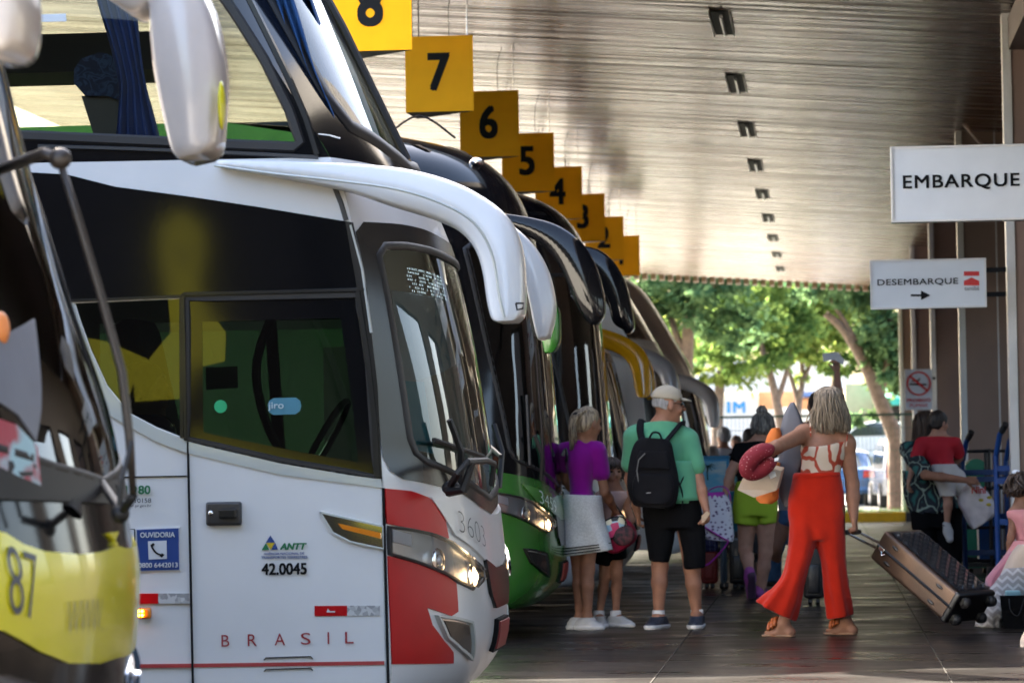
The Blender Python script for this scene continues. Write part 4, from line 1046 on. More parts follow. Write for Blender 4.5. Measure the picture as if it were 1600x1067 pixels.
curtain([(470, -60), (492, 20), (506, 100), (532, 170), (560, 230)], [(500, -60), (528, 20), (556, 100), (590, 170), (636, 240)], 14.0, CURT2, 4, .05, -.09)
curtain([(440, -60), (462, 20), (492, 100), (512, 150), (545, 222)], [(470, -60), (496, 20), (520, 100), (545, 160), (575, 232)], 13.55, CURT2, 3, .03, -.08)
GRAYV = M('sunshade', (.33, .34, .35), .7)
mk('sun_visor', *sheet([(-.80, 1.5), (-.80, 1.88), (-.1, 1.88), (-.1, 1.6)], lambda v, z, o: S1.front(v, z, -.05+o*0), .0, .2, False), GRAYV, B1)
mk('poster', *sheet([(-.84, 1.22), (-.84, 1.5), (-.7, 1.5), (-.7, 1.2)], lambda v, z, o: S1.front(v, z, -.03), .0, .2, False), M('poster_teal', (.1, .3, .36), .6), B1)

# ---- the green coach behind it
S2 = Surf('sd', 21.5, 0, 3.2)
B2 = coach(S2, 'sd', 'green coach with number 3459 and a glossy black roof front', dict(body=GREEN, upper=BLACKG, front=GREEN, hood=LGREEN, surround=BLACKG, roof=GREEN, fogrim=CHARC), '3459', SIGNW, False, False, wtop=2.62, glassm=GLASSB)
ARM_D = [((788, 334), (790, 356)), ((830, 340), (830, 372)), ((870, 351), (860, 396)), ((905, 374), (878, 424)), ((929, 410), (892, 456)), ((943, 455), (903, 482)), ((945, 490), (914, 499)), ((936, 506), (922, 507))]
ARM_E = [((905, 384), (900, 406)), ((935, 390), (922, 428)), ((960, 410), (938, 448)), ((978, 443), (950, 474)), ((988, 485), (958, 504)), ((991, 512), (974, 516)), ((984, 521), (977, 521))]
ARM_C = [((852, 470), (836, 470)), ((872, 480), (838, 486)), ((876, 505), (842, 510)), ((875, 535), (848, 536)), ((866, 551), (852, 552))]
mk('mirror', *arm(ARM_D, 21.25, 21.5, 0, 0, 0, 21.35), BLACKG, B2, True); mk('mirror', *arm(ARM_E, 24.1, 24.35, 0, 0, 0, 24.2), BLACKG, B2, True)
mk('mirror', *arm(ARM_C, 21.2, 21.42, 0, 0, 0, 21.3), GREEN, B2, True)
mk('roof_vent', *J(span((-4.6, 22.3, 3.42), (-3.4, 23.3, 3.5), .03)), BLACKG, B2)
mk('roof_lamp', *ball(S2.front(-.55, 3.16, .01), (.05, .07, .035), 8), CHROME, B2, True)
mk('brow_stripe', *ribbon([(-.8, 3.24), (-.4, 3.27), (.3, 3.27)], .06, S2.front, .008), M('bronze_stripe', (.12, .08, .045), .3, .5), B2, True)
mk('antenna', *tube(smoothline([(-3.0, 22.8, 3.42), (-2.75, 22.75, 3.56), (-2.5, 22.75, 3.4)], 5), .008, 5), INK, B2)
# ---- further coaches
DGREY = M('graphite_paint', (.03, .035, .04), .22, coat=.8)
S3 = Surf('sd', 25.5, .12, 3.2)
B3 = coach(S3, 'sd', 'graphite coach with a dark windscreen, between the green and yellow ones', dict(body=DGREY, upper=BLACKG, front=SILVER, hood=SILVER, surround=BLACKG, roof=DGREY), None, INK, False, False, wtop=2.62, lit=LAMPDIM, glassm=GLASSW)
S4 = Surf('hd', 29.3, -.33)
B4 = coach(S4, 'hd', 'coach with yellow mirrors and a yellow band across its brow', dict(body=SILVER, upper=M('bronze_gloss', (.06, .05, .045), .12, coat=.8), front=SILVER, hood=SILVER, surround=CHARC), None, INK, False, True, AMBERP, 2.06, lit=LAMPDIM)
mk('yellow_band', *ribbon([(-.98, 2.34), (-.9, 2.31), (-.6, 2.29), (0, 2.28), (.6, 2.29)], .13, S4.front, .012), AMBERP, B4, True)
S5 = Surf('hd', 33.7, 0)
B5 = coach(S5, 'hd', 'coach with white mirrors beside the man in the cap', dict(body=WHITE, upper=bpy.data.materials['bronze_gloss'], front=WHITE, hood=WHITE, surround=CHARC), None, INK, False, True, SILVER, 2.06, mdx=-.28, lit=LAMPDIM)
S6 = Surf('hd', 38.3, .1)
B6 = coach(S6, 'hd', 'farthest coach, with blue tipped silver mirrors', dict(body=BLUEP, upper=SILVER, front=SILVER, hood=SILVER, surround=CHARC), None, INK, False, True, SILVER, 2.06, mdx=-.12, mdz=-.18, lit=LAMPDIM)

# ---- yellow coach cut by the left edge, close to the camera
S0 = Surf('yl', 7.4, -.075, 2.4)
f0 = S0.front
B0 = thing('coach_bus', (-6, S0.Yc, 0), 'yellow fronted coach with number 87, cut off by the left edge', 'bus', 'coaches lined up in the bays')
xb = -13.2
mk('body', *J(cut_sheet(edge_line(S0.c, 0, .26, S0.top)+[(xb, S0.top), (xb, .26)], [], S0.near, 1.5), cut_sheet(edge_line(S0.c, 0, .26, S0.top)+[(xb, S0.top), (xb, .26)], [], S0.far, 1.5),
   ([(xb, S0.Y0, .26), (xb, S0.Y0+2*HW, .26), (xb, S0.Y0+2*HW, S0.top), (xb, S0.Y0, S0.top)], [(0, 1, 2, 3)]), roof_patch(S0, xb)), BLACKG, B0)
mk('front_panel', *front_grid(S0, .2, S0.top, None, 70, 80), BLACKG, B0, True)
H0 = lambda pts: [S0.hit(*p) for p in pts]
top_ = H0([(0, 833), (30, 850), (62, 862), (120, 867), (160, 861), (180, 851)]); bot_ = H0([(0, 985), (60, 1018), (100, 1035), (150, 1035), (185, 1023)])
ybh = [(-.99, top_[0][1]+.10)]+top_+[(-.05, .985), (0, .985)]; ybl = [(-.99, bot_[0][1]+.10)]+bot_+[(-.05, .705), (0, .70)]
YB = ybh+[(-v, z) for v, z in reversed(ybh[:-1])]+[(-v, z) for v, z in ybl[:-1]]+list(reversed(ybl))
mk('yellow_panel', *sheet(YB, f0, .01, .05), YELLOW, B0, True)
def front_text(S, s, P0, P1, hgt, mat, parent, bold=0, off=.016, **k):
    "lettering between two surface points (v, z), height in metres"
    V, F = text2d(s, 1, bold=bold, **k); xs = [v[0] for v in V]; ys = [v[1] for v in V]; w_ = max(xs)-min(xs); h_ = max(ys)-min(ys)
    return mk('lettering', [S.front(P0[0]+(P1[0]-P0[0])*(x-min(xs))/w_, P0[1]+(P1[1]-P0[1])*(x-min(xs))/w_+(y-min(ys))/h_*hgt, off) for x, y in V], F, mat, parent)
a, c = S0.hit(5, 956), S0.hit(50, 972)
front_text(S0, '87', a, c, .165, M('grey_ink', (.07, .075, .09), .4), B0, bold=-.012)
a, c = S0.hit(94, 992), S0.hit(150, 985)
front_text(S0, 'WWW.', a, c, .085, M('faded_ink', (.4, .37, .12), .5), B0, bold=-.012)
W0 = wh_poly(3.1, 1.12, .93, .9)
ws = mk('windscreen', *sheet(W0, f0, .008, .08, False), GLASSB, B0, True)
mk('seal', *ribbon(resample(W0, .06), .032, f0, .012, True), RUBBER, ws, True)
mk('wiper_cowl', *sheet([(-.95, 1.12), (-.5, 1.08), (0, 1.06), (.5, 1.08), (.95, 1.12), (.95, 1.22), (0, 1.13), (-.95, 1.22)], f0, .012, .08), RUBBER, B0, True)
mk('sun_panel', *sheet(H0([(-40, 540), (48, 500), (56, 640), (50, 690), (20, 650), (-40, 610)]), f0, .012, .06), M('pale_panel', (.16, .165, .19), .5), B0)
mk('window_poster', *sheet(H0([(-30, 650), (20, 665), (52, 700), (56, 760), (20, 745), (-30, 720)]), f0, .012, .06), ramp_mat('poster_red', [(.45, (.32, .5, .55)), (.55, (.35, .03, .05))], 7, .4), B0)
mk('orange_lamp', *ball(f0(*S0.hit(-8, 516), .01), (.025, .035, .045), 8), M('orange_glow', (.8, .26, .07), .5), B0, True)
mk('pillar', *ribbon([S0.hit(*p) for p in ((40, 100), (78, 330), (100, 560), (112, 800))], .09, f0, .014), RUBBER, B0, True)
mk('pillar', *ribbon([S0.hit(*p) for p in ((70, 250), (130, 560), (178, 780))], .03, f0, .014), CHARC, B0, True)
wp = mk('wiper', *tube([at(88, 235, 8.3), at(120, 335, 8.3), at(160, 470, 8.3), at(190, 580, 8.3), at(202, 680, 8.3), at(208, 772, 8.3)], [.009, .012, .012, .012, .012, .009], 8), M('bronze_arm', (.045, .035, .028), .4, .2), B0, True)
mk('wiper_bracket', *J(ball(at(94, 248, 8.3), (.03, .025, .028), 9), tube([f0(-.05, 1.95, 0), at(70, 240, 8.3), at(96, 250, 8.3)], .016, 8)), bpy.data.materials['bronze_arm'], B0, True)
mk('wiper_foot', *J(tube([f0(0, 1.12, 0), at(190, 800, 8.4), at(208, 775, 8.3)], .012, 8), ball(at(188, 802, 8.4), .025, 8)), RUBBER, B0, True)
mk('wiper_blade', *tube([at(206, 690, 8.28), at(190, 750, 8.2), at(186, 790, 8.2)], .007, 6), RUBBER, wp)
for sg in (-1, 1):
    P = [(sg*.95, .9-.2), (sg*.55, .66), (sg*.3, .58), (sg*.3, .5), (sg*.6, .46), (sg*.95, .52)]
    hl = mk('headlight', *sheet(P, f0, .012, .06), bpy.data.materials['lamp_bowl'], B0, True)
    mk('reflector', *ball(f0(sg*.62, .56, .0), (.012, .06, .04), 9), CHROME, hl, True); mk('lens', *sheet(P, f0, .03, .06), LENS, hl, True)
mk('bumper', *sheet([(-.98, .24), (.98, .24), (.98, .44), (.3, .47), (0, .5), (-.3, .47), (-.98, .44)], f0, .015, .08), SILVER, B0, True)
def VP(pts): return [(at(x, y, 16.6).x, at(x, y, 16.6).z) for x, y in pts]
LOOP = VP([(283, 330), (302, 336), (316, 352), (322, 380), (318, 412), (310, 440), (322, 480), (352, 520), (352, 566), (300, 572), (288, 622), (208, 626), (206, 596), (192, 640), (166, 628), (140, 584), (118, 528), (170, 538), (232, 560), (266, 522), (258, 440), (250, 400), (249, 370), (256, 346), (268, 334)])
mk('swoosh', *sheet(LOOP, S0.far, .004, .3), OLIVEP, B0)
mk('lower_swoosh', *sheet(VP([(296, 668), (440, 704), (588, 738), (588, 764), (440, 728), (296, 700)]), S0.far, .004, .3), OLIVEP, B0)
mk('swoosh_slot', *sheet(VP([(285, 382), (291, 392), (290, 410), (285, 416), (279, 408), (280, 390)]), S0.far, .009, .1), INK, B0)
for k in range(5): mk('side_window', *sheet([(-3.5-1.7*k, 2.65), (-3.7-1.7*k, 3.3), (-5.1-1.7*k, 3.3), (-5.1-1.7*k, 2.65)], S0.far, .006, .8), BLACKG, B0)
CREAM = M('mirror_cream', (.68, .63, .6), .25, coat=.7)
ARM_0 = [((150, -60), (120, -30)), ((200, -40), (170, 0)), ((262, -30), (215, 30)), ((300, -40), (240, 20)), ((330, 10), (243, 60)), ((346, 70), (248, 110)), ((352, 130), (258, 165)), ((348, 190), (268, 205)), ((343, 232), (278, 240)), ((325, 246), (290, 254))]
mm = mk('mirror', *arm(ARM_0, 9.95, 10.25, 0, 0, 0, 10.1), CREAM, B0, True)
mk('mirror_sticker', *J(ball(at(346, 165, 9.96), (.012, .03, .075), 8)), YELLOW, mm, True)
mk('mirror_glass', *J(prism([at(x, y, 10.0) for x, y in ((236, 45), (244, 40), (266, 180), (285, 250), (274, 246))], (0, .2, 0))), BLACKG, mm)
ARM_00 = [((-140, -60), (-160, -30)), ((-40, -70), (-60, -30)), ((30, -60), (-20, -20)), ((48, -10), (-40, 0)), ((49, 40), (-35, 50)), ((40, 78), (-30, 85)), ((20, 92), (-10, 95))]
mk('mirror', *arm(ARM_00, 7.1, 7.4, 0, 0, 0, 7.25), CREAM, B0, True)
wheelset(S0, B0)
# ------------------------------------------------------------------ people: one continuous surface each, from blended tapered limbs
def _sd_caps(P, a, ra, b, rb):
    a, b = np.array(a, np.float32), np.array(b, np.float32); ba = b-a; L2 = float(ba @ ba)+1e-9
    t = np.clip(((P-a) @ ba)/L2, 0, 1)
    return np.linalg.norm(P-a-t[..., None]*ba, axis=-1)-(ra+(rb-ra)*t)
def _sd_ell(P, c, r, Rm):
    q = (P-np.array(c, np.float32)) @ np.array(Rm, np.float32)          # local axes are the columns
    r = np.array(r, np.float32); k0 = np.linalg.norm(q/r, axis=-1); k1 = np.linalg.norm(q/(r*r), axis=-1)+1e-9
    return k0*(k0-1)/k1
def I3(): return [[1, 0, 0], [0, 1, 0], [0, 0, 1]]
def cap(a, ra, b, rb=None, k=.025): return ('c', tuple(a), ra, tuple(b), ra if rb is None else rb, k)
def ell(c, r, Rm=None, k=.025): return ('e', tuple(c), r, Rm if Rm is not None else I3(), k)
def field_mesh(prims, vox=.008, off=0, clips=(), fold=None, minus=()):
    lo = np.full(3, 1e9); hi = -lo
    for p in prims:
        if p[0] == 'c':
            for q, r in ((p[1], p[2]), (p[3], p[4])): lo = np.minimum(lo, np.array(q)-r); hi = np.maximum(hi, np.array(q)+r)
        else:
            r = max(p[2]); lo = np.minimum(lo, np.array(p[1])-r); hi = np.maximum(hi, np.array(p[1])+r)
    m = off+4*vox+.02; lo = lo-m; hi = hi+m
    n = np.maximum(4, np.ceil((hi-lo)/vox).astype(int)+1)
    ax = [lo[i]+vox*np.arange(n[i]) for i in range(3)]
    D = np.full(n, .5, np.float32)
    def local(p, pad):
        if p[0] == 'c': a = np.minimum(np.array(p[1])-p[2], np.array(p[3])-p[4]); b = np.maximum(np.array(p[1])+p[2], np.array(p[3])+p[4])
        else: a = np.array(p[1])-max(p[2]); b = np.array(p[1])+max(p[2])
        i0 = np.clip(np.floor((a-pad-lo)/vox).astype(int), 0, n-1); i1 = np.clip(np.ceil((b+pad-lo)/vox).astype(int)+1, 1, n)
        sl = tuple(slice(i0[i], i1[i]) for i in range(3))
        G = np.stack(np.meshgrid(*[ax[i][sl[i]] for i in range(3)], indexing='ij'), -1).astype(np.float32)
        d = _sd_caps(G, p[1], p[2], p[3], p[4]) if p[0] == 'c' else _sd_ell(G, p[1], p[2], p[3])
        return sl, G, d
    for p in prims:
        k = p[-1]; sl, G, d = local(p, k*2+off+3*vox)
        o = D[sl]; h = np.clip(.5+.5*(o-d)/k, 0, 1); D[sl] = o*(1-h)+d*h-k*h*(1-h)
    for p in minus:
        k = p[-1]; sl, G, d = local(p, k*2+.02); o = D[sl]; h = np.clip(.5-.5*(o+d)/k, 0, 1)
        D[sl] = o*(1-h)-d*h+k*h*(1-h)
    D -= off
    if fold or clips:
        G = np.stack(np.meshgrid(*ax, indexing='ij'), -1).astype(np.float32)
        if fold:
            amp, fr, seed = fold; rs = np.random.RandomState(seed); w_ = np.zeros(n, np.float32)
            for i in range(5):
                v = rs.normal(size=3); v[2] *= .55; v /= np.linalg.norm(v); ph = rs.uniform(0, 6)
                u = rs.normal(size=3); u /= np.linalg.norm(u)
                w_ += np.sin(G @ (v*fr*rs.uniform(.6, 1.6)).astype(np.float32)+ph+1.5*np.sin(G @ (u*fr*.5).astype(np.float32)))
            D += amp*w_/2.2
        for pt, nr in clips:
            nr = np.array(nr, float); nr /= np.linalg.norm(nr)
            D = np.maximum(D, (G-np.array(pt, np.float32)) @ nr.astype(np.float32))
    D[0] = D[-1] = .1; D[:, 0] = D[:, -1] = .1; D[:, :, 0] = D[:, :, -1] = .1
    # surface nets
    S = D < 0
    c = np.zeros(n-1, np.int16)
    for i in (0, 1):
        for j in (0, 1):
            for k in (0, 1): c += S[i:n[0]-1+i, j:n[1]-1+j, k:n[2]-1+k]
    cell = (c > 0) & (c < 8); idx = -np.ones(n-1, int); I = np.argwhere(cell); idx[cell] = np.arange(len(I))
    acc = np.zeros((len(I), 3)); cnt = np.zeros(len(I))
    C = [(i, j, k) for i in (0, 1) for j in (0, 1) for k in (0, 1)]
    for a in C:
        for d in range(3):
            if a[d]: continue
            b_ = list(a); b_[d] = 1
            va = D[I[:, 0]+a[0], I[:, 1]+a[1], I[:, 2]+a[2]]; vb = D[I[:, 0]+b_[0], I[:, 1]+b_[1], I[:, 2]+b_[2]]
            q = (va < 0) != (vb < 0); t = np.where(q, va/(va-vb+1e-12), 0)
            p = np.tile(np.array(a, float), (len(I), 1)); p[:, d] += t
            acc[q] += p[q]; cnt[q] += 1
    V = lo+vox*(I+acc/np.maximum(cnt, 1)[:, None])
    F = []
    for d in range(3):
        sa = [slice(0, n[i]-1) if i == d else slice(1, n[i]-1) for i in range(3)]
        sb = [slice(1, n[i]) if i == d else slice(1, n[i]-1) for i in range(3)]
        A, B = S[tuple(sa)], S[tuple(sb)]
        E = np.argwhere(A != B); fl = A[A != B]
        e = E.copy()
        for i in range(3):
            if i != d: e[:, i] += 1
        u, w_ = [(1, 2), (2, 0), (0, 1)][d]
        def ix(du, dw):
            q = e.copy(); q[:, u] += du; q[:, w_] += dw; return idx[q[:, 0], q[:, 1], q[:, 2]]
        quad = np.stack([ix(-1, -1), ix(0, -1), ix(0, 0), ix(-1, 0)], 1)
        quad[~fl] = quad[~fl][:, ::-1]; F.append(quad)
    return V, np.concatenate(F).tolist()
def unit(v): v = np.array(v, float); return v/(np.linalg.norm(v)+1e-9)
def frame(fwd, up=(0, 0, 1)):
    f = unit(fwd); r = unit(np.cross(f, up)); u = np.cross(r, f); return r, f, u        # right, forward, up
def head(c, fwd, s=1.0, up=(0, 0, 1), neck=None, jaw=1.0):
    r, f, u = frame(fwd, up); c = np.array(c, float); Rm = np.stack([r, f, u], 1).tolist()
    P = lambda x, y, z: c+s*(r*x+f*y+u*z)
    pr = [ell(P(0, -.012, .03), (.074*s, .094*s, .088*s), Rm, .02), ell(P(0, .018, -.035), (.057*s*jaw, .07*s, .078*s), Rm, .03),
          ell(P(0, .055, -.092), (.03*s, .026*s, .022*s), Rm, .025), cap(P(0, .085, .012), .011*s, P(0, .112, -.022), .015*s, .014),
          cap(P(-.032, .075, .03), .012*s, P(.032, .075, .03), .012*s, .02), ell(P(-.034, .068, -.03), (.022*s, .02*s, .02*s), Rm, .02), ell(P(.034, .068, -.03), (.022*s, .02*s, .02*s), Rm, .02),
          cap(P(-.02, .084, -.058), .008*s, P(.02, .084, -.058), .008*s, .01)]
    for sg in (-1, 1): pr += [ell(P(sg*.077, -.005, -.01), (.011*s, .021*s, .033*s), Rm, .008)]
    if neck is not None: pr.append(cap(P(0, -.02, -.05), .055*s, neck, .058*s, .03))
    mi = [ell(P(sg*.032, .09, .008), (.017*s, .011*s, .010*s), Rm, .008) for sg in (-1, 1)]
    return pr, mi, P, Rm
def hand(w, dr, palm, s=1.0, curl=.5, side=1, spread=.2, fingers=4):
    "palm, four bent fingers of different length and a thumb from the side of the palm"
    d = unit(dr); n = unit(np.array(palm)-d*np.dot(palm, d)); a = np.cross(d, n)*side
    w = np.array(w, float); P = lambda x, y, z: w+s*(a*x+d*y+n*z)
    pr = [cap(P(-.022, .03, 0), .016*s, P(-.026, .085, 0), .013*s, .015), cap(P(.0, .02, 0), .018*s, P(.0, .088, 0), .013*s, .015), cap(P(.022, .03, 0), .016*s, P(.024, .083, 0), .012*s, .015)]
    for i, (x, l) in enumerate(((-.031, .072), (-.0105, .08), (.0105, .075), (.030, .058))):
        c1 = curl*(.9+.12*i); p0 = P(x, .088-.003*abs(i-1.3), 0); an = 0; p = np.array(p0); tot = [l*.45, l*.3, l*.25]; r0 = .0088*s
        for j, sl_ in enumerate(tot):
            an += c1*(1.1 if j else .9); q = p+s*sl_*(d*math.cos(an)+n*math.sin(an)+a*(x*spread*3 if j == 0 else 0))
            pr.append(cap(p, r0, q, r0*.9, .004)); p = q; r0 *= .92
    p0 = P(-.03, .03, .005); p1 = P(-.056, .06, .016); p2 = P(-.058, .088, .026+.02*curl); pr += [cap(p0, .013*s, p1, .0105*s, .01), cap(p1, .0105*s, p2, .0085*s, .004)]
    return pr
def foot(an, toe, s=1.0):
    an, toe = np.array(an, float), np.array(toe, float); d = unit((toe-an)*np.array((1, 1, 0)))
    he = an-d*.045*s; he[2] = an[2]-.055*s
    return [cap(an, .036*s, he, .033*s, .02), cap(an, .036*s, toe-d*.09*s+np.array((0, 0, .022*s)), .032*s, .025), cap(he, .03*s, toe-d*.05*s, .03*s, .025), cap(toe-d*.06*s+np.cross(d, (0, 0, 1))*.018, .022*s, toe, .017*s, .02), cap(toe-d*.06*s-np.cross(d, (0, 0, 1))*.02, .02*s, toe-d*.02*s-np.cross(d, (0, 0, 1))*.02, .014*s, .02)]
class Body:
    "joints in world space -> blended limbs by region"
    def __init__(b, J_, fat=1.0, w=1.0, female=False, depth=.1):
        b.J = J_ = {k: np.array(v, float) for k, v in J_.items()}
        N, C, P_ = J_['N'], J_['C'], J_['P']; SL, SR, HL, HR = (J_[k] for k in ('SL', 'SR', 'HL', 'HR'))
        sw = np.linalg.norm(SR-SL)/2; x = unit(SR-SL); up = unit(N-P_); f = unit(np.cross(up, x)); Rm = np.stack([x, f, np.cross(x, f)], 1).tolist()
        b.x, b.f, b.up, b.Rm, b.sw = x, f, up, Rm, sw
        W_ = (C*.45+P_*.55)
        cz = np.linalg.norm(N-P_)
        b.torso = [ell(C, (sw*.86*w, depth*1.02*fat, cz*.33), Rm, .04), ell(W_, (sw*.70*w*fat, depth*.9*fat, cz*.26), Rm, .05), ell(P_, (sw*.84*w*fat, depth*1.1*fat, cz*.26), Rm, .05),
                   cap(SL*.8+N*.2, .05*w, N, .05*w, .04), cap(SR*.8+N*.2, .05*w, N, .05*w, .04), cap(C+up*cz*.1, .07*w, N, .05*w, .05)]
        ar, lr = .043*fat*w, .075*fat*w
        b.uparm = {s: [ell(J_['S'+s], (ar*1.25,)*3, None, .03), cap(J_['S'+s], ar*1.12, J_['E'+s], ar*.86, .03)] for s in 'LR' if 'E'+s in J_}
        b.forearm = {s: [cap(J_['E'+s], ar*.88, J_['E'+s]*.6+J_['W'+s]*.4, ar*.86, .02), cap(J_['E'+s]*.6+J_['W'+s]*.4, ar*.86, J_['W'+s], ar*.58, .02)] for s in 'LR' if 'W'+s in J_}
        b.thigh = {s: [cap(J_['H'+s], lr*1.12, J_['K'+s], lr*.72, .03)] for s in 'LR' if 'K'+s in J_}
        b.calf = {}
        for s in 'LR':
            if 'A'+s in J_:
                k_, a_ = J_['K'+s], J_['A'+s]; m = k_*.68+a_*.32
                back = -f*.012
                b.calf[s] = [cap(k_, lr*.7, m+back, lr*.68, .02), cap(m+back, lr*.68, a_, lr*.42, .02)]
    def limbs(b):
        return sum(b.uparm.values(), [])+sum(b.forearm.values(), [])+sum(b.thigh.values(), [])+sum(b.calf.values(), [])
def joints(Y, **px):
    "joints from photograph pixels, each with an optional own depth offset"
    return {k: tuple(at(v[0], v[1], Y+(v[2] if len(v) > 2 else 0))) for k, v in px.items()}
def fm(name, mat, parent, prims, vox=.008, smooth=True, **k):
    V, F = field_mesh(prims, vox, **k); return mk(name, V, F, mat, parent, smooth)
def hairmat(name, c1, c2):
    return ramp_mat(name, [(.35, c1), (.65, c2)], 14, .55, 'NOISE', (5, 5, .7), 6, .5)
def strands(pts, name, mat, parent, r=.007, n=5, seed=1, jit=.012, wob=.006):
    "locks of hair along guide curves"
    rnd = random.Random(seed); parts = []
    for P in pts:
        for i in range(n):
            o = Vector((rnd.gauss(0, jit), rnd.gauss(0, jit), rnd.gauss(0, jit*.4)))
            Q = [Vector(p)+o*(.4+.6*j/len(P))+Vector((rnd.gauss(0, wob), rnd.gauss(0, wob), 0)) for j, p in enumerate(P)]
            Q = smoothline(Q, 3); m = len(Q); rr = r*rnd.uniform(.6, 1.2)
            parts.append(tube(Q, [rr*(1-.75*(k/(m-1))**2) for k in range(m)], 5))
    return mk(name, *J(*parts), mat, parent, True)
def loftpx(rows, Y, dep, n=24, dy=None, p=2.4, fold=0, nf=7, seed=0):
    "a garment: rows of (left pixel, right pixel) joined by rounded rings of real depth"
    rows = smoothline([(*a, *b) for a, b in rows], 4); rings = []; rnd = random.Random(seed); ph = rnd.uniform(0, 6)
    for i, q in enumerate(rows):
        t = i/(len(rows)-1)
        a, b = at(q[0], q[1], Y), at(q[2], q[3], Y); c = (a+b)/2; h = (b-a)/2; d = dep(t) if callable(dep) else dep; o = (dy(t) if callable(dy) else dy) or 0
        r = []
        for k in range(n):
            an = 2*math.pi*k/n; ca, sa = math.cos(an), math.sin(an)
            ca = math.copysign(abs(ca)**(2/p), ca); sa = math.copysign(abs(sa)**(2/p), sa)
            s = 1+fold*t*math.sin(nf*an+ph+1.3*math.sin(t*4))*(.5+.5*math.sin(3*an+ph))
            r.append(c+h*ca*s+Vector((0, d*sa*s+o, 0)))
        rings.append(r)
    return loft(rings)
def eyes(P, s, parent, skin=None, iris=(.02, .015, .01)):
    W = bpy.data.materials.get('eye_dark') or M('eye_dark', (.02, .014, .01), .25)
    for sg in (-1, 1): mk('eye', *ball(P(sg*.032, .078, .008), (.0125*s, .009*s, .0075*s), 7), W, parent, True)
    mk('eyebrows', *J(*[tube([P(sg*.015, .091, .030), P(sg*.034, .088, .036), P(sg*.052, .074, .030)], .0045*s, 5) for sg in (-1, 1)]), W, parent)
    mk('lips', *J(tube([P(-.023, .083, -.056), P(0, .094, -.054), P(.023, .083, -.056)], [.003*s, .0065*s, .003*s], 6)), bpy.data.materials.get('lip') or M('lip', (.35, .12, .1), .45), parent, True)
PG = 'travellers standing on the platform'
def person(name_loc, lab, group=PG): return thing('person', name_loc, lab, 'person', group)
def print_mat(name, stops, scale, sc):
    "a leaf-like print: warped cells with outlines"
    m = bpy.data.materials.new(name); m.use_nodes = True
    t = m.node_tree; L = t.links.new; bs_ = t.nodes['Principled BSDF']; bs_.inputs['Roughness'].default_value = .75
    tc = nn(t, 'ShaderNodeTexCoord'); nz = nn(t, 'ShaderNodeTexNoise'); nz.inputs['Scale'].default_value = 7; L(tc.outputs['Object'], nz.inputs[0])
    vm = nn(t, 'ShaderNodeVectorMath', operation='MULTIPLY_ADD'); L(nz.outputs[1], vm.inputs[0]); vm.inputs[1].default_value = (.12, .12, .12); L(tc.outputs['Object'], vm.inputs[2])
    mp = nn(t, 'ShaderNodeMapping'); mp.inputs['Rotation'].default_value = (0, .6, 0); mp.inputs['Scale'].default_value = sc; L(vm.outputs[0], mp.inputs[0])
    vo = nn(t, 'ShaderNodeTexVoronoi', feature='DISTANCE_TO_EDGE'); vo.inputs['Scale'].default_value = scale; L(mp.outputs[0], vo.inputs[0])
    cr = nn(t, 'ShaderNodeValToRGB'); e = cr.color_ramp.elements
    while len(e) < len(stops): e.new(.5)
    for el, (p, c) in zip(e, stops): el.position = p; el.color = (*c, 1)
    L(vo.outputs[0], cr.inputs[0]); L(cr.outputs[0], bs_.inputs['Base Color']); return m
def build(lab, Y, jt, hc, fwd, skin, s=1.0, fat=1.0, w=1.0, depth=.1, hands=(), feet=(), vox=.0075, up=(0, 0, 1), jaw=1.0, group=PG, dyh=0, ground=True):
    Jn = joints(Y, **jt)
    for k in ('AL', 'AR'):
        if k in Jn and ground is True: Jn[k] = (Jn[k][0], Jn[k][1], .082*s)
    b = Body(Jn, fat, w, depth=depth)
    h = np.array(at(hc[0], hc[1], Y+dyh)); pr, mi, P, Rm = head(h, fwd, s, up, b.J['N'], jaw)
    pr = pr+b.torso+b.limbs(); b.feet = {}
    for side, toe in feet:
        t = np.array(at(toe[0], toe[1], Y+(toe[2] if len(toe) > 2 else 0)))
        if ground is True: t[2] = .022*s
        b.feet[side] = foot(b.J['A'+side], t, s); pr = pr+b.feet[side]
    b.hands = {}
    for side, dr, palm, curl, th in hands:
        hp = hand(b.J['W'+side], dr, palm, .98*s, curl, th); b.hands[side] = hp; pr = pr+hp
    gx_ = (b.J['AL'][:2]+b.J['AR'][:2])/2 if 'AL' in b.J and 'AR' in b.J else b.J['P'][:2]
    r = person((gx_[0], gx_[1], 0 if ground is not None else b.J['P'][2]-.1), lab, group)
    V, F = field_mesh(pr, vox, minus=mi); mk('body', V, F, skin, r, True)
    b.P, b.root, b.s, b.Rh = P, r, s, Rm
    return b
def garment(name, mat, b, prims, off, clips=(), fold=(.004, 26, 1), vox=.008): return fm(name, mat, b.root, prims, vox, off=off, clips=clips, fold=fold)
def cutz(z, below=True): return ((0, 0, z), (0, 0, -1) if below else (0, 0, 1))          # keep above z / keep below z
def cutlimb(b, A, B_, t):
    "keep the part of a limb before the fraction t of A-B"
    a, c = b.J[A], b.J[B_]; return (tuple(a+(c-a)*t), tuple(c-a))
def sleeve(b, s, t): return [cap(b.J['S'+s], .058*b.s**2, b.J['S'+s]*(1-t)+b.J['E'+s]*t, .052*b.s**2, .03)]
def pz(py, Y, px=1200): return at(px, py, Y).z
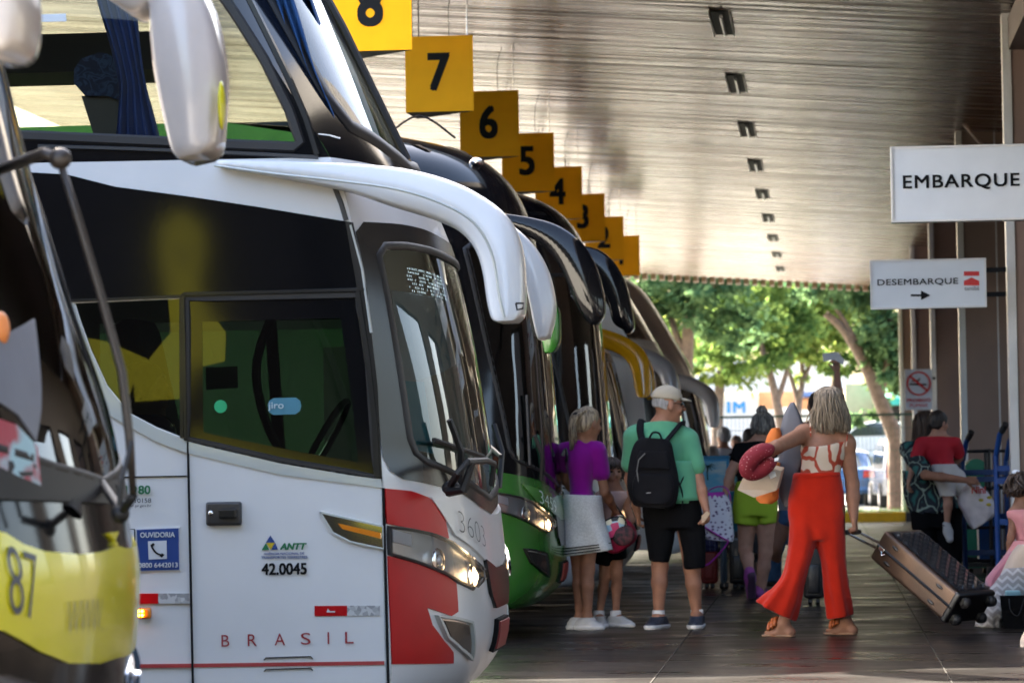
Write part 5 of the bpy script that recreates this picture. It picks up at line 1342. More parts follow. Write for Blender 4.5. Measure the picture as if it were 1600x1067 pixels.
def bob(b, name, mat, hem=-.2, flare=.1, n=26, a0=150, top=.118, r=.008, per=6, seed=2, part=0, wob=.006):
    P = b.P; pts = []
    for i in range(n):
        a = R(-a0+2*a0*i/(n-1)); sa, ca = math.sin(a), math.cos(a)
        pts.append([P(.02*sa+part, -.015, top), P(.072*sa, -.02-.075*ca, .082), P(.09*sa, -.012-.096*ca, .0), P(flare*.98*sa, -.01-.1*ca, hem*.5), P(flare*sa, -.005-.098*ca, hem+random.uniform(-.015, .015))])
    pts = [[tuple(q) for q in p] for p in pts]
    return strands(pts, name, mat, b.root, r, per, seed, .011, wob)
def skullcap(b, mat, name='hair', off=.012, z0=-.02, front=.045, extra=()):
    P = b.P; s = b.s
    pr = [ell(P(0, -.014, .03), (.078*s, .097*s, .092*s), b.Rh, .02), ell(P(0, -.05, -.01), (.068*s, .055*s, .07*s), b.Rh, .02)]+list(extra)
    f = np.array(b.Rh)[:, 1]; u = np.array(b.Rh)[:, 2]
    return fm(name, mat, b.root, pr, .007, off=off-.006, clips=[(tuple(P(0, front, 0)), tuple(f-.55*u)), (tuple(P(0, -.05, z0-.06)), tuple(-u-.35*f))], fold=(.003, 90, 4))

H_ASH = hairmat('hair_ash_blonde', (.07, .05, .032), (.3, .23, .155)); H_DARK = hairmat('hair_dark', (.012, .009, .008), (.035, .025, .02))
H_BLOND = hairmat('hair_blonde', (.09, .06, .035), (.36, .28, .18)); H_GREY = hairmat('hair_streaked', (.05, .045, .04), (.3, .27, .23)); H_BROWN = hairmat('hair_brown', (.025, .015, .01), (.07, .04, .025))
H_SILVER = hairmat('hair_silver', (.2, .2, .2), (.4, .39, .38))

# --- woman in orange-red wide trousers pulling the suitcase
Y = 21.9
b = build('woman with ash blonde bob in patterned camisole and wide orange red trousers, pulling a suitcase', Y,
          dict(N=(1292, 672, .01), C=(1287, 706), P=(1277, 772), SL=(1256, 678, 0), SR=(1322, 693, 0), EL=(1214, 698, -.27), WL=(1186, 711, -.20), ER=(1332, 757, .02), WR=(1334, 808, -.03),
               HL=(1258, 795), HR=(1297, 795), KL=(1246, 872, -.06), KR=(1307, 880, .05), AL=(1224, 966, -.1), AR=(1321, 964, .08)),
          (1297, 634), (.25, 1, .05), SKIN2, 1.0, 1.06, 1.1, .1, [('L', (-.6, .7, -.25), (.3, .2, -.9), .6, 1), ('R', (.12, 0, -1), (-1, .2, 0), 1.25, -1)], [('L', (1198, 984, -.06)), ('R', (1294, 985, .11))], .007)
RW = b
skullcap(b, H_ASH); bob(b, 'hair', H_ASH, -.165, .12, 34, 155, .12, .008, 8)
CAMI = print_mat('camisole_print', [(.07, (.3, .035, .01)), (.095, (.5, .4, .3))], 6.5, (1.5, .6, .8))
cm = garment('camisole', CAMI, b, b.torso, .014, [cutz(pz(746, Y)), (tuple(at(1287, 690, Y)), (-.12, -.25, 1))], (.003, 30, 3), .007)
for a_, c_ in (((1267, 682), (1266, 662)), ((1322, 697), (1325, 676))):
    p, q = at(*a_, Y), at(*c_, Y); mk('strap', *tube([p+Vector((0, -.085, 0)), p.lerp(q, .6)+Vector((0, -.075, .01)), q+Vector((0, -.01, .02)), q+Vector((0, .07, -.02))], .004, 6), CAMI, cm)
ORT = M('trousers_orange_red', (.39, .014, .003), .85, spec=.12, var=.12, vs=7, bump=.25, bs=11, sheen=.15)
pt = [loftpx([((1240, 739), (1312, 736)), ((1234, 770), (1318, 768)), ((1231, 800), (1320, 800)), ((1236, 825), (1317, 825)), ((1250, 843), (1304, 843))], Y, .125, 40, fold=.012),
      loftpx([((1243, 780), (1272, 782)), ((1234, 808), (1277, 812)), ((1233, 840), (1275, 845)), ((1229, 875), (1265, 880)), ((1221, 900), (1258, 905)), ((1206, 918), (1252, 930)), ((1190, 930), (1245, 955)), ((1180, 938), (1240, 969))], Y, lambda t: .07+.055*min(1, t*4)+.02*t, 40, lambda t: -.08*t, fold=.17, nf=6, seed=4),
      loftpx([((1280, 780), (1309, 778)), ((1273, 812), (1318, 806)), ((1275, 845), (1320, 840)), ((1283, 880), (1321, 878)), ((1286, 915), (1325, 912)), ((1290, 945), (1330, 940)), ((1292, 968), (1333, 961))], Y, lambda t: .07+.055*min(1, t*4)+.015*t, 40, lambda t: .07*t, fold=.15, nf=5, seed=9)]
weld('trousers', [*pt], ORT, b.root)
mk('waistband', *loftpx([((1239, 741), (1313, 737)), ((1238, 747), (1314, 743))], Y, .128, 40), ORT, b.root, True)
SANDAL = M('sandal_tan', (.4, .1, .025), .45)
for sd in 'LR':
    ft = b.feet[sd]; an = b.J['A'+sd]
    pz_ = ft[2][3]; d = unit(np.array(ft[3][3])-an)
    so_ = [cap((an[0]-d[0]*.05, an[1]-d[1]*.05, .012), .036, (ft[3][3][0], ft[3][3][1], .012), .034, .02)]
    sn = fm('sandal', M('sandal_sole', (.35, .2, .12), .6) if not bpy.data.materials.get('sandal_sole') else bpy.data.materials['sandal_sole'], b.root, so_, .007, clips=[cutz(.001), cutz(.014, False)])
    m = np.array(ft[3][3]); side_ = np.cross(d, (0, 0, 1)); bands = []
    for q in (.03, .055, .08):
        c_ = m-d*q; bands.append(tube([c_+side_*.045*math.cos(a)+np.array((0, 0, .012+.05*math.sin(a)-.008*(.08-q)/.05)) for a in np.linspace(0, math.pi, 11)], .013, 7))
    mk('band', *J(*bands, ball(m-d*.055+np.array((0, 0, .062)), (.022, .022, .015), 7)), SANDAL, sn, True)

# --- man in a green shirt and cap with the backpack
Y = 23.0
b = build('man in mint green shirt, beige cap and black shorts wearing a black backpack', Y,
          dict(N=(1033, 664, 0), C=(1035, 708), P=(1050, 785), SL=(992, 684), SR=(1073, 688, .02), EL=(985, 748, .05), WL=(996, 800, .12), ER=(1091, 748, -.02), WR=(1103, 794, -.1),
               HL=(1033, 800), HR=(1073, 800), KL=(1031, 885, .0), KR=(1081, 888, .03), AL=(1029, 962, 0), AR=(1089, 958, .06)),
          (1044, 633), (.93, .38, -.05), SKIN1, 1.04, 1.06, 1.0, .115, [('R', (.15, -.3, -1), (-1, -.3, 0), 1.2, -1), ('L', (.1, .3, -1), (1, .2, 0), .8, 1)], [('L', (1014, 982, -.12)), ('R', (1086, 978, -.16))], .0075, dyh=0)
MAN = b
skullcap(b, H_SILVER, off=.003, z0=.03)
MINT = M('shirt_mint', (.1, .33, .185), .85, spec=.15, var=.06, vs=6, bump=.15, bs=14, sheen=.2)
garment('shirt', MINT, b, b.torso+sleeve(b, 'L', .62)+sleeve(b, 'R', .66), .02, [cutz(pz(784, Y)), (tuple(b.J['N']+np.array((0, -.03, .02))), (0, .2, 1))], (.005, 24, 5), .0075)
mk('shirt_tail', *loftpx([((1002, 720), (1085, 720)), ((1000, 750), (1090, 750)), ((1002, 784), (1095, 781))], Y, lambda t: .14+.035*t, 40, fold=.03), MINT, b.root, True)
SHORTB = M('shorts_black', (.006, .006, .007), .9, var=.2, spec=.08)
weld('shorts', [loftpx([((1006, 774), (1092, 772)), ((1004, 800), (1097, 800)), ((1008, 825), (1099, 825))], Y, .135, 36), loftpx([((1004, 805), (1056, 808)), ((1010, 845), (1052, 848)), ((1016, 876), (1045, 879))], Y, .115, 30, fold=.05), loftpx([((1052, 808), (1099, 805)), ((1062, 845), (1102, 845)), ((1069, 889), (1101, 886))], Y, .115, 30, .02, fold=.05)], SHORTB, b.root)
CAPM = M('cap_beige', (.42, .36, .27), .9, spec=.1, var=.05, bump=.15, bs=20)
P = b.P
f_ = np.array(b.Rh)[:, 1]; u_ = np.array(b.Rh)[:, 2]
cp = fm('cap', CAPM, b.root, [ell(P(0, -.012, .045), (.086, .108, .088), b.Rh, .02)], .007, off=.004, clips=[(tuple(P(0, 0, .036)), tuple(-u_-.08*f_))])
br = [];
for i in range(9):
    t = i/8; br.append([P(-.08+.0*t, .07, .045), 0])
V, F = [], []
for i in range(13):
    a = math.pi*i/12; x = -math.cos(a)*.078
    yo = .075+.085*math.sin(a)**.8
    for yy, zz in ((.055, .052), (.055+(yo-.055)*.5, .050), (yo, .036), (yo, .030), (.055+(yo-.055)*.5, .043), (.055, .045)): V.append(P(x, yy, zz-.12*x*x))
n6 = 6; F = [(i*n6+k, i*n6+(k+1) % n6, (i+1)*n6+(k+1) % n6, (i+1)*n6+k) for i in range(12) for k in range(n6)]
mk('visor', V, F, CAPM, cp, True)
mk('button', *ball(P(0, -.012, .139), .008, 6), CAPM, cp, True)
eyes(P, 1.04, b.root)
GL = []
for sg in (-1, 1):
    GL.append(tube([P(sg*.032+.022*math.cos(a), .094, .006+.017*math.sin(a)) for a in np.linspace(0, 6.2832, 15)], .0022, 5)); GL.append(tube([P(sg*.055, .092, .008), P(sg*.08, .03, .012), P(sg*.081, -.005, .008)], .0025, 5))
GL.append(tube([P(-.01, .1, .008), P(.01, .1, .008)], .0022, 5)); mk('glasses', *J(*GL), INK, b.root)
SHOEN = ramp_mat('trainer_navy', [(.45, (.012, .018, .035)), (.5, (.3, .33, .36)), (.54, (.012, .018, .035))], 16, .6, 'WAVE', distort=3); SOLEW = M('sole_white', (.6, .6, .6), .6); SOCK = M('sock_white', (.65, .65, .66), .9)
def shoes(b, upper, sole, sock=None, top=.085, s=1.0):
    for sd, ft in b.feet.items():
        sh_ = fm('shoe', upper, b.root, ft, .007, off=.012, clips=[cutz(.012), cutz(top, False)])
        fm('sole', sole, sh_, ft, .007, off=.02, clips=[cutz(.0), cutz(.03, False)])
        if sock: a = b.J['A'+sd]; fm('sock', sock, b.root, [cap(a-np.array((0, 0, .02)), .045*s, a+np.array((0, 0, .05)), .043*s)], .007, clips=[cutz(a[2]+.045, False)])
shoes(b, SHOEN, SOLEW, SOCK)
# backpack: hangs on the man, a thing of its own
BPK = M('backpack_black', (.008, .008, .01), .85, spec=.12, var=.2, bump=.1, bs=25)
p0 = at(1022, 745, Y-.2)
bp_ = thing('backpack', tuple(at(1022, 790, Y-.2)), 'black backpack worn on the back of the man in the cap', 'backpack')
mk('main_bag', *loftpx([((1004, 683), (1044, 686)), ((992, 692), (1050, 695)), ((984, 715), (1054, 716)), ((980, 745), (1060, 745)), ((981, 768), (1060, 770)), ((990, 788), (1054, 790)), ((1002, 792), (1044, 794))], Y-.20, .1, 32, p=3), BPK, bp_, True)
mk('front_pocket', *loftpx([((994, 740), (1048, 742)), ((988, 756), (1053, 758)), ((990, 778), (1050, 780)), ((1000, 786), (1042, 788))], Y-.29, .045, 24, p=3), BPK, bp_, True)
mk('upper_pocket', *loftpx([((1000, 704), (1042, 705)), ((995, 716), (1046, 717)), ((996, 732), (1046, 733))], Y-.285, .03, 24, p=3), BPK, bp_, True)
mk('zip', *tube([at(x, y, Y-.325) for x, y in ((1008, 708), (998, 718), (995, 735), (998, 755))], .004, 5), M('zip_grey', (.12, .12, .12), .5), bp_)
mk('top_handle', *tube(smoothline([tuple(at(1014, 686, Y-.15)), tuple(at(1020, 676, Y-.15)), tuple(at(1030, 677, Y-.15)), tuple(at(1034, 687, Y-.15))], 4), .008, 6), BPK, bp_)
for q in (((1004, 690, -.16), (1000, 672, -.1), (1003, 657, .0), (1010, 668, .12)), ((1040, 690, -.16), (1055, 672, -.1), (1066, 660, 0), (1062, 676, .13))):
    mk('shoulder_strap', *tube(smoothline([tuple(at(x, y, Y+d)) for x, y, d in q], 5), .026, 8, flat=.45), BPK, bp_, True)
mk('side_strap', *tube(smoothline([tuple(at(x, y, Y+d)) for x, y, d in ((1056, 772, -.16), (1070, 740, -.12), (1081, 715, .0))], 4), .007, 6), BPK, bp_)
mk('loose_strap', *tube(smoothline([tuple(at(x, y, Y+d)) for x, y, d in ((1060, 752, -.16), (1066, 770, -.16), (1066, 795, -.15))], 4), .006, 6), BPK, bp_)
mk('logo_mark', *ribbon([(0, 0), (.03, .002)], .004, lambda a_, c_, o: at(1010, 770, Y-.337)+Vector((a_, -o, c_)), .001), PALE, bp_)
tag(mk('folded_ticket', *prism([at(x, y, Y-.17) for x, y in ((1096, 806), (1104, 798), (1110, 802), (1103, 812), (1097, 818))], (.0, .02, .0)), M('ticket_tan', (.5, .36, .24), .8)), 'small tan paper held in the fist of the man in the cap', 'paper')

# --- woman in the magenta top with a white wrap
Y = 23.0
b = build('woman with blonde ponytail in magenta top and white wrap skirt', Y,
          dict(N=(911, 690, .02), C=(908, 722), P=(909, 792), SL=(885, 703, .02), SR=(934, 705, .0), EL=(884, 750, .12), WL=(905, 775, .24), ER=(945, 768, .02), WR=(960, 796, .18),
               HL=(898, 805), HR=(922, 805), KL=(905, 890, .03), KR=(918, 890, -.02), AL=(906, 965, .03), AR=(918, 968, -.03)),
          (919, 662), (.75, .7, -.12), SKIN2, .98, .95, .95, .1, [('R', (.5, .7, -.6), (0, 0, -1), .7, -1), ('L', (.5, .5, -.2), (0, .2, -1), .7, 1)], [('L', (932, 982, .06)), ('R', (938, 984, -.04))], .0075)
skullcap(b, H_BLOND, off=.008)
P = b.P
strands([[tuple(P(x, -.06, .09)), tuple(P(x*.6, -.115, .05)), tuple(P(x*.5, -.14, -.02)), tuple(P(x*.6, -.13, -.1)), tuple(P(x*.5, -.12, -.16+x))] for x in (-.04, -.02, 0, .02, .04)], 'ponytail', H_BLOND, b.root, .009, 9, 3, .01)
mk('hair_tie', *ball(P(0, -.115, .05), (.025, .025, .02), 8), INK, b.root, True)
MAG = M('top_magenta', (.2, .003, .2), .85, spec=.12, var=.08, vs=7, bump=.1, bs=15, sheen=.2)
garment('top', MAG, b, b.torso+sleeve(b, 'L', .5)+sleeve(b, 'R', .55), .008, [cutz(pz(777, Y, 905)), (tuple(b.J['N']+np.array((0, -.03, .0))), (0, .35, 1))], (.0035, 24, 7), .0075)
WRAP = ramp_mat('wrap_white', [(.4, (.5, .5, .48)), (.6, (.6, .6, .58))], 90, .9, 'NOISE', bump=.25)
sk_ = mk('wrap_skirt', *loftpx([((882, 772), (940, 774)), ((880, 786), (942, 788)), ((880, 810), (945, 812)), ((877, 838), (952, 836)), ((876, 870), (958, 858))], Y, lambda t: .12+.05*t, 44, fold=.13, nf=4), WRAP, b.root, True)
for k in range(3): mk('hem_stripe', *loftpx([((876.2, 856+k*4.5), (955+k*.9, 847+k*3.8)), ((876, 857.8+k*4.5), (955.4+k*.9, 848.6+k*3.8))], Y, .172, 44, fold=.0, nf=4), INK, sk_, True)
SHW = M('shoe_white', (.45, .45, .45), .6, var=.06)
shoes(b, SHW, SOLEW)
mk('shoulder_bag_strap', *tube(smoothline([tuple(at(x, y, 22.86+d)) for x, y, d in ((879, 712, .0), (884, 702, 0), (886, 715, -.03), (884, 720, .1))], 4), .014, 7, flat=.4), TRIM, b.root)

# --- the child beside her
Y = 23.35
b = build('child with dark hair and white shoes standing beside the woman in magenta', Y,
          dict(N=(956, 765, 0), C=(955, 785), P=(953, 830), SL=(975, 778, 0), SR=(938, 778, 0), EL=(986, 812, .0), WL=(972, 838, -.08), ER=(932, 815), WR=(938, 845, -.06),
               HL=(963, 838), HR=(945, 838), KL=(964, 895, -.04), KR=(945, 900, -.02), AL=(962, 960, 0), AR=(936, 962, .02)),
          (957, 738), (.35, -1, -.02), SKIN1, .86, .82, .85, .085, [('L', (-.5, -.3, -.8), (-.6, .6, 0), .7, -1), ('R', (.3, -.3, -.9), (.5, .5, 0), .6, 1)], [('L', (985, 980, -.08)), ('R', (940, 980, -.14))], .0068, jaw=.97)
eyes(b.P, .86, b.root); skullcap(b, H_BROWN, front=.05); P = b.P
strands([[tuple(P(x*.3, .02, .12)), tuple(P(x*.8, .085, .085)), tuple(P(x, .098, .05)), tuple(P(x*1.1, .09, .035))] for x in (-.05, -.03, -.01, .01, .03, .05)], 'fringe', H_BROWN, b.root, .007, 5, 5, .006)
bob(b, 'hair', H_BROWN, -.06, .085, 16, 110, .118, .008, 4)
PINKT = M('top_pale_pink', (.45, .3, .27), .85, var=.1)
garment('top', PINKT, b, b.torso, .014, [cutz(pz(825, Y)), (tuple(b.J['N']+np.array((0, 0, -.01))), (0, 0, 1))], (.003, 30, 8), .0075)
weld('shorts', [loftpx([((934, 818), (976, 816)), ((931, 840), (978, 838)), ((930, 860), (980, 858))], Y, .1, 28), loftpx([((930, 850), (956, 852)), ((930, 880), (955, 884))], Y, .085, 24, -.02, fold=.05), loftpx([((954, 850), (980, 850)), ((956, 875), (980, 872))], Y, .085, 24, -.04, fold=.05)], SHORTB, b.root)
shoes(b, SHW, SOLEW, SOCK, .075, .9)
KBAG = ramp_mat('bag_print', [(0, (.35, .55, .65)), (.3, (.012, .012, .015)), (.5, (.6, .05, .16)), (.68, (.75, .7, .5)), (.84, (.3, .3, .55))], 22, .5, 'CELL', interp='CONSTANT')
kb = thing('shoulder_bag', tuple(at(960, 862, 23.1)), 'small shoulder bag with colourful printed front and red side, carried by the child', 'bag')
RB = Matrix.Rotation(R(-32), 3, 'Y')
c0 = at(953, 826, 23.06)
mk('printed_front', *loft([[c0+RB @ Vector((.125*math.copysign(abs(math.cos(a))**.6, math.cos(a))*q, o, .062*math.copysign(abs(math.sin(a))**.6, math.sin(a))*q)) for a in np.linspace(0, 6.0, 22)] for o, q in ((-.02, .85), (-.012, .97), (.03, 1))]), KBAG, kb, True)
c1 = at(966, 838, 23.12)
mk('side_pouch', *loft([[c1+RB @ Vector((.13*math.copysign(abs(math.cos(a))**.7, math.cos(a))*q, o, .1*math.copysign(abs(math.sin(a))**.7, math.sin(a))*q)) for a in np.linspace(0, 6.0, 22)] for o, q in ((-.05, .8), (-.02, .97), (.05, 1), (.07, .85))]), M('bag_red', (.35, .012, .05), .5), kb, True)
c2 = at(972, 834, 23.03)
mk('mesh_pocket', *ball(c2+Vector((.01, .02, -.01)), (.08, .022, .07), 10, RB), ramp_mat('bag_mesh', [(.4, (.02, .018, .02)), (.6, (.12, .03, .04))], 30, .7), kb, True)
mk('rim', *tube([c0+RB @ Vector((.125*math.cos(a), -.018, .064*math.sin(a))) for a in np.linspace(0, 6.2832, 24)], .005, 6), INK, kb)
mk('strap', *tube(smoothline([tuple(at(x, y, Y+d)) for x, y, d in ((940, 825, -.28), (938, 790, -.2), (942, 772, -.05), (962, 790, -.14), (986, 826, -.28))], 5), .007, 6), INK, kb)

# --- woman in lime shorts
Y = 28.0
b = build('woman with a grey streaked bun, black top and lime green shorts walking away', Y,
          dict(N=(1186, 692, 0), C=(1186, 718), P=(1183, 782), SL=(1160, 702, 0), SR=(1215, 703, .02), EL=(1142, 738, -.04), WL=(1134, 768, -.06), ER=(1222, 740, .1), WR=(1215, 765, .22),
               HL=(1168, 798), HR=(1197, 798), KL=(1165, 858, .02), KR=(1196, 862, .0), AL=(1172, 900, -.22), AR=(1187, 935, .05)),
          (1193, 666), (.3, 1, -.05), SKIN3, 1.0, 1.08, 1.0, .11, [('L', (-.05, -.1, -1), (1, 0, .1), 1.1, 1)], [('R', (1196, 944, .16))], .008, ground=False)
b.J['AR'][2] = .085
skullcap(b, H_GREY); P = b.P
mk('bun', *J(*[ball(P(x, y, z), r_, 7) for x, y, z, r_ in ((0, -.05, .135, .04), (-.03, -.04, .13, .022), (.03, -.06, .13, .024), (.01, -.03, .155, .02))]), H_GREY, b.root, True)
bob(b, 'hair', H_GREY, -.055, .088, 22, 140, .118, .007, 5)
garment('top', SHORTB, b, b.torso+sleeve(b, 'L', .35)+sleeve(b, 'R', .35), .016, [cutz(pz(765, Y)), (tuple(b.J['N']), (0, .2, 1))], (.003, 28, 9))
LIME = M('shorts_lime', (.3, .43, .035), .85, spec=.12, var=.06, bump=.1, bs=12)
weld('shorts', [loftpx([((1150, 752), (1212, 752)), ((1146, 775), (1214, 775)), ((1145, 795), (1215, 795)), ((1146, 806), (1214, 806))], Y, .15, 36), loftpx([((1145, 795), (1184, 798)), ((1147, 818), (1184, 821))], Y, .125, 28, fold=.03), loftpx([((1182, 796), (1215, 795)), ((1185, 819), (1213, 817))], Y, .125, 28, fold=.03)], LIME, b.root)
PUR = M('shoe_purple', (.28, .05, .26), .6)
a0 = np.array(at(1171, 893, Y-.22)); t0 = np.array(at(1174, 938, Y-.13))
rs = fm('shoe', PUR, b.root, [cap(a0, .045, a0+(t0-a0)*.25, .045, .02), cap(a0+(t0-a0)*.2, .046, t0, .036, .03)], .008)
fm('sole', M('sole_plum', (.05, .02, .05), .7), rs, [cap(a0+(t0-a0)*.12+np.array((.012, -.028, 0)), .036, t0+np.array((.006, -.02, .0)), .034, .03)], .008)
f2 = foot(np.array((*b.J['AR'][:2], .085)), np.array((at(1196, 944, Y).x, Y+.18, .025)), 1)
fm('shoe', PUR, b.root, f2, .008, off=.012, clips=[cutz(.002), cutz(.1, False)])

# --- man raising a paper
Y = 29.6
b = build('man behind the blonde woman raising a paper in his lifted hand, jeans below', Y,
          dict(N=(1272, 668), C=(1262, 700), P=(1240, 790), SL=(1244, 684), SR=(1294, 676), EL=(1236, 730, .1), WL=(1245, 765, .2), ER=(1311, 630, -.02), WR=(1308, 582, -.05),
               HL=(1228, 806), HR=(1252, 806), KL=(1212, 858, -.1), KR=(1240, 860, .05), AL=(1208, 908, .1), AR=(1240, 912, .12)),
          (1276, 634), (-.35, .95, -.05), SKIN3, 1.0, 1.0, 1.0, .11, [('R', (-.05, -.1, 1), (-.6, -.7, .1), .9, 1)], [('L', (1200, 914, .15)), ('R', (1245, 916, .2))], .0085)
skullcap(b, H_DARK, off=.006); eyes(b.P, 1, b.root)
garment('shirt', M('shirt_grey', (.3, .31, .34), .85), b, b.torso+sleeve(b, 'L', .5)+sleeve(b, 'R', .4), .018, [cutz(pz(815, Y)), (tuple(b.J['N']), (0, .2, 1))], (.004, 24, 11))
JEAN = M('jeans_blue', (.05, .14, .3), .85, var=.25, vs=12)
weld('jeans', [loftpx([((1217, 796), (1264, 794)), ((1212, 818), (1264, 816))], Y, .13, 28), loftpx([((1212, 812), (1240, 814)), ((1204, 848), (1228, 850)), ((1196, 868), (1222, 872)), ((1196, 908), (1222, 908))], Y, .1, 24, fold=.08), loftpx([((1238, 814), (1264, 812)), ((1230, 860), (1254, 860)), ((1230, 908), (1252, 908))], Y, .1, 24, .05)], JEAN, b.root)
shoes(b, SHOEN, SOLEW)
PAPER = M('paper_white', (.75, .75, .76), .7)
q = [at(x, y, Y-.06) for x, y in ((1285, 553), (1298, 551), (1309, 550), (1319, 562), (1318, 570), (1308, 566), (1299, 562), (1287, 565))]
tag(mk('raised_paper', *prism(q, (0, .015, .003)), PAPER), 'folded white paper held up in the raised hand above the blonde woman', 'paper')

# --- mother and toddler
Y = 29.0
b = build('woman with long dark hair in a dark leaf print shirt, carrying a toddler', Y,
          dict(N=(1445, 690, 0), C=(1446, 715), P=(1455, 795), SL=(1420, 702, 0), SR=(1470, 702, .05), EL=(1446, 742, -.46), WL=(1508, 750, -.5), ER=(1490, 745, .15), WR=(1512, 752, -.05),
               HL=(1442, 810), HR=(1478, 810), KL=(1448, 860), KR=(1484, 860), AL=(1450, 905), AR=(1484, 908)),
          (1447, 664), (.55, .8, 0), SKIN1, .98, 1.05, 1.0, .12, [('L', (1, .05, -.05), (.1, 1, -.2), .7, 1), ('R', (.8, -.5, -.1), (-.4, .3, -.8), .8, -1)], [('L', (1440, 916, .1)), ('R', (1494, 917, .12))], .008)
skullcap(b, H_BROWN); bob(b, 'hair', H_BROWN, -.27, .1, 26, 130, .118, .009, 6)
LEAFP = print_mat('leaf_print', [(.02, (.28, .36, .3)), (.05, (.008, .014, .022)), (.22, (.01, .016, .026)), (.28, (.02, .13, .13)), (.5, (.05, .2, .16))], 7, (1.3, .6, .9))
garment('shirt', LEAFP, b, b.torso+sleeve(b, 'L', .85)+sleeve(b, 'R', .8), .025, [cutz(pz(804, Y)), (tuple(b.J['N']), (0, .2, 1))], (.005, 22, 12))
mk('shirt_tail', *loftpx([((1410, 735), (1474, 735)), ((1412, 770), (1492, 770)), ((1424, 803), (1502, 800))], Y, .15, 36, fold=.04), LEAFP, b.root, True)
weld('trousers', [loftpx([((1422, 795), (1503, 793)), ((1424, 825), (1504, 825))], Y, .15, 30), loftpx([((1424, 815), (1464, 815)), ((1432, 860), (1462, 860)), ((1436, 906), (1460, 906))], Y, .12, 24), loftpx([((1462, 815), (1504, 815)), ((1466, 860), (1504, 860)), ((1470, 908), (1502, 908))], Y, .12, 24)], SHORTB, b.root)
shoes(b, INK, TRIM)
Y = 28.82
t_ = build('toddler with black hair and red shirt carried on the arm of the dark haired woman', Y,
           dict(N=(1466, 684, 0), C=(1466, 702), P=(1478, 740), SL=(1440, 694, -.03), SR=(1490, 692, .02), EL=(1430, 722, -.06), WL=(1420, 750, -.08), ER=(1500, 715, .12), WR=(1490, 725, .22),
                HL=(1474, 745, -.04), HR=(1494, 748, .02), KL=(1481, 776, -.1), KR=(1508, 770, .0), AL=(1480, 818, -.1), AR=(1512, 800, .1)),
           (1467, 661), (.75, .65, -.05), SKIN3, .86, .78, .95, .085, [('L', (-.15, -.1, -1), (1, 0, 0), .7, 1)], [], .0075, jaw=1.05, ground=None, group=PG)
skullcap(t_, H_DARK, off=.014, z0=-.01)
garment('shirt', M('shirt_red', (.42, .008, .022), .8, var=.06, bump=.1, bs=14), t_, t_.torso+sleeve(t_, 'L', .75)+sleeve(t_, 'R', .7), .02, [cutz(pz(737, Y)), (tuple(t_.J['N']), (0, .2, 1))], (.004, 30, 13))
WSH = M('shorts_white', (.55, .54, .52), .85, var=.06)
fm('shorts', WSH, t_.root, t_.torso[1:3]+sum(t_.thigh.values(), []), .008, off=.028, clips=[cutz(pz(729, Y), False), cutz(pz(779, Y))], fold=(.004, 30, 3))
a0 = np.array(at(1479, 820, Y-.1)); t0 = np.array(at(1484, 842, Y-.16))
sw_ = fm('shoe', SHW, t_.root, [cap(a0, .036, a0*.5+t0*.5, .04, .02), cap(a0*.5+t0*.5, .04, t0, .032, .02)], .007)
mk('shoe_stripes', *J(*[tube([a0+np.array((-.038, -.02, .0-.018*k)), a0+np.array((-.0, -.044, -.012-.018*k))], .005, 5) for k in range(3)]), INK, sw_)

# --- seated girl in pink at the right edge
Y = 23.2
b = build('girl in a pink sleeveless dress with white hair bow, cut by the right edge', Y,
          dict(N=(1598, 792), C=(1600, 812), P=(1606, 862), SL=(1584, 803, -.02), SR=(1630, 803), EL=(1580, 838, -.05), WL=(1576, 866, -.05), ER=(1640, 840), WR=(1636, 870, -.1),
               HL=(1596, 870), HR=(1616, 870), KL=(1575, 892, -.22), KR=(1600, 892, -.25), AL=(1580, 950, -.25), AR=(1604, 952, -.25)),
          (1600, 762), (.9, .4, 0), SKIN2, .88, .8, .85, .085, [('L', (0, -.2, -1), (1, 0, 0), .5, 1)], [('L', (1570, 972, -.36)), ('R', (1600, 974, -.36))], .0085)
skullcap(b, H_BROWN); bob(b, 'hair', H_BROWN, -.06, .095, 20, 150, .118, .012, 6, wob=.02)
P = b.P
mk('hair_bow', *J(ball(at(1588, 738, Y-.02), (.03, .02, .02), 7), ball(at(1598, 742, Y-.04), (.022, .02, .014), 7), ball(at(1600, 750, Y-.05), (.014, .014, .024), 7)), M('bow_white', (.75, .77, .8), .7), b.root, True)
PINK = M('dress_pink', (.6, .25, .25), .8, var=.08, vs=9)
garment('dress', PINK, b, b.torso, .016, [cutz(pz(850, Y)), (tuple(b.J['N']+np.array((0, 0, -.03))), (0, .2, 1))], (.003, 30, 13))
mk('skirt', *loftpx([((1584, 845), (1630, 845)), ((1572, 865), (1640, 865)), ((1556, 892), (1640, 900)), ((1546, 915), (1640, 930))], Y-.1, .2, 32, fold=.08), PINK, b.root, True)
tag(mk('bench', *J(span((at(1585, 900, 23.1).x, 23.0, .36), (at(1660, 900, 23.1).x, 23.5, .41)), span((at(1592, 900, 23.1).x, 23.05, 0), (at(1598, 900, 23.1).x, 23.1, .36)), span((at(1648, 900, 23.1).x, 23.4, 0), (at(1654, 900, 23.1).x, 23.45, .36))), TRIM), 'dark low bench under the girl in pink', 'bench')

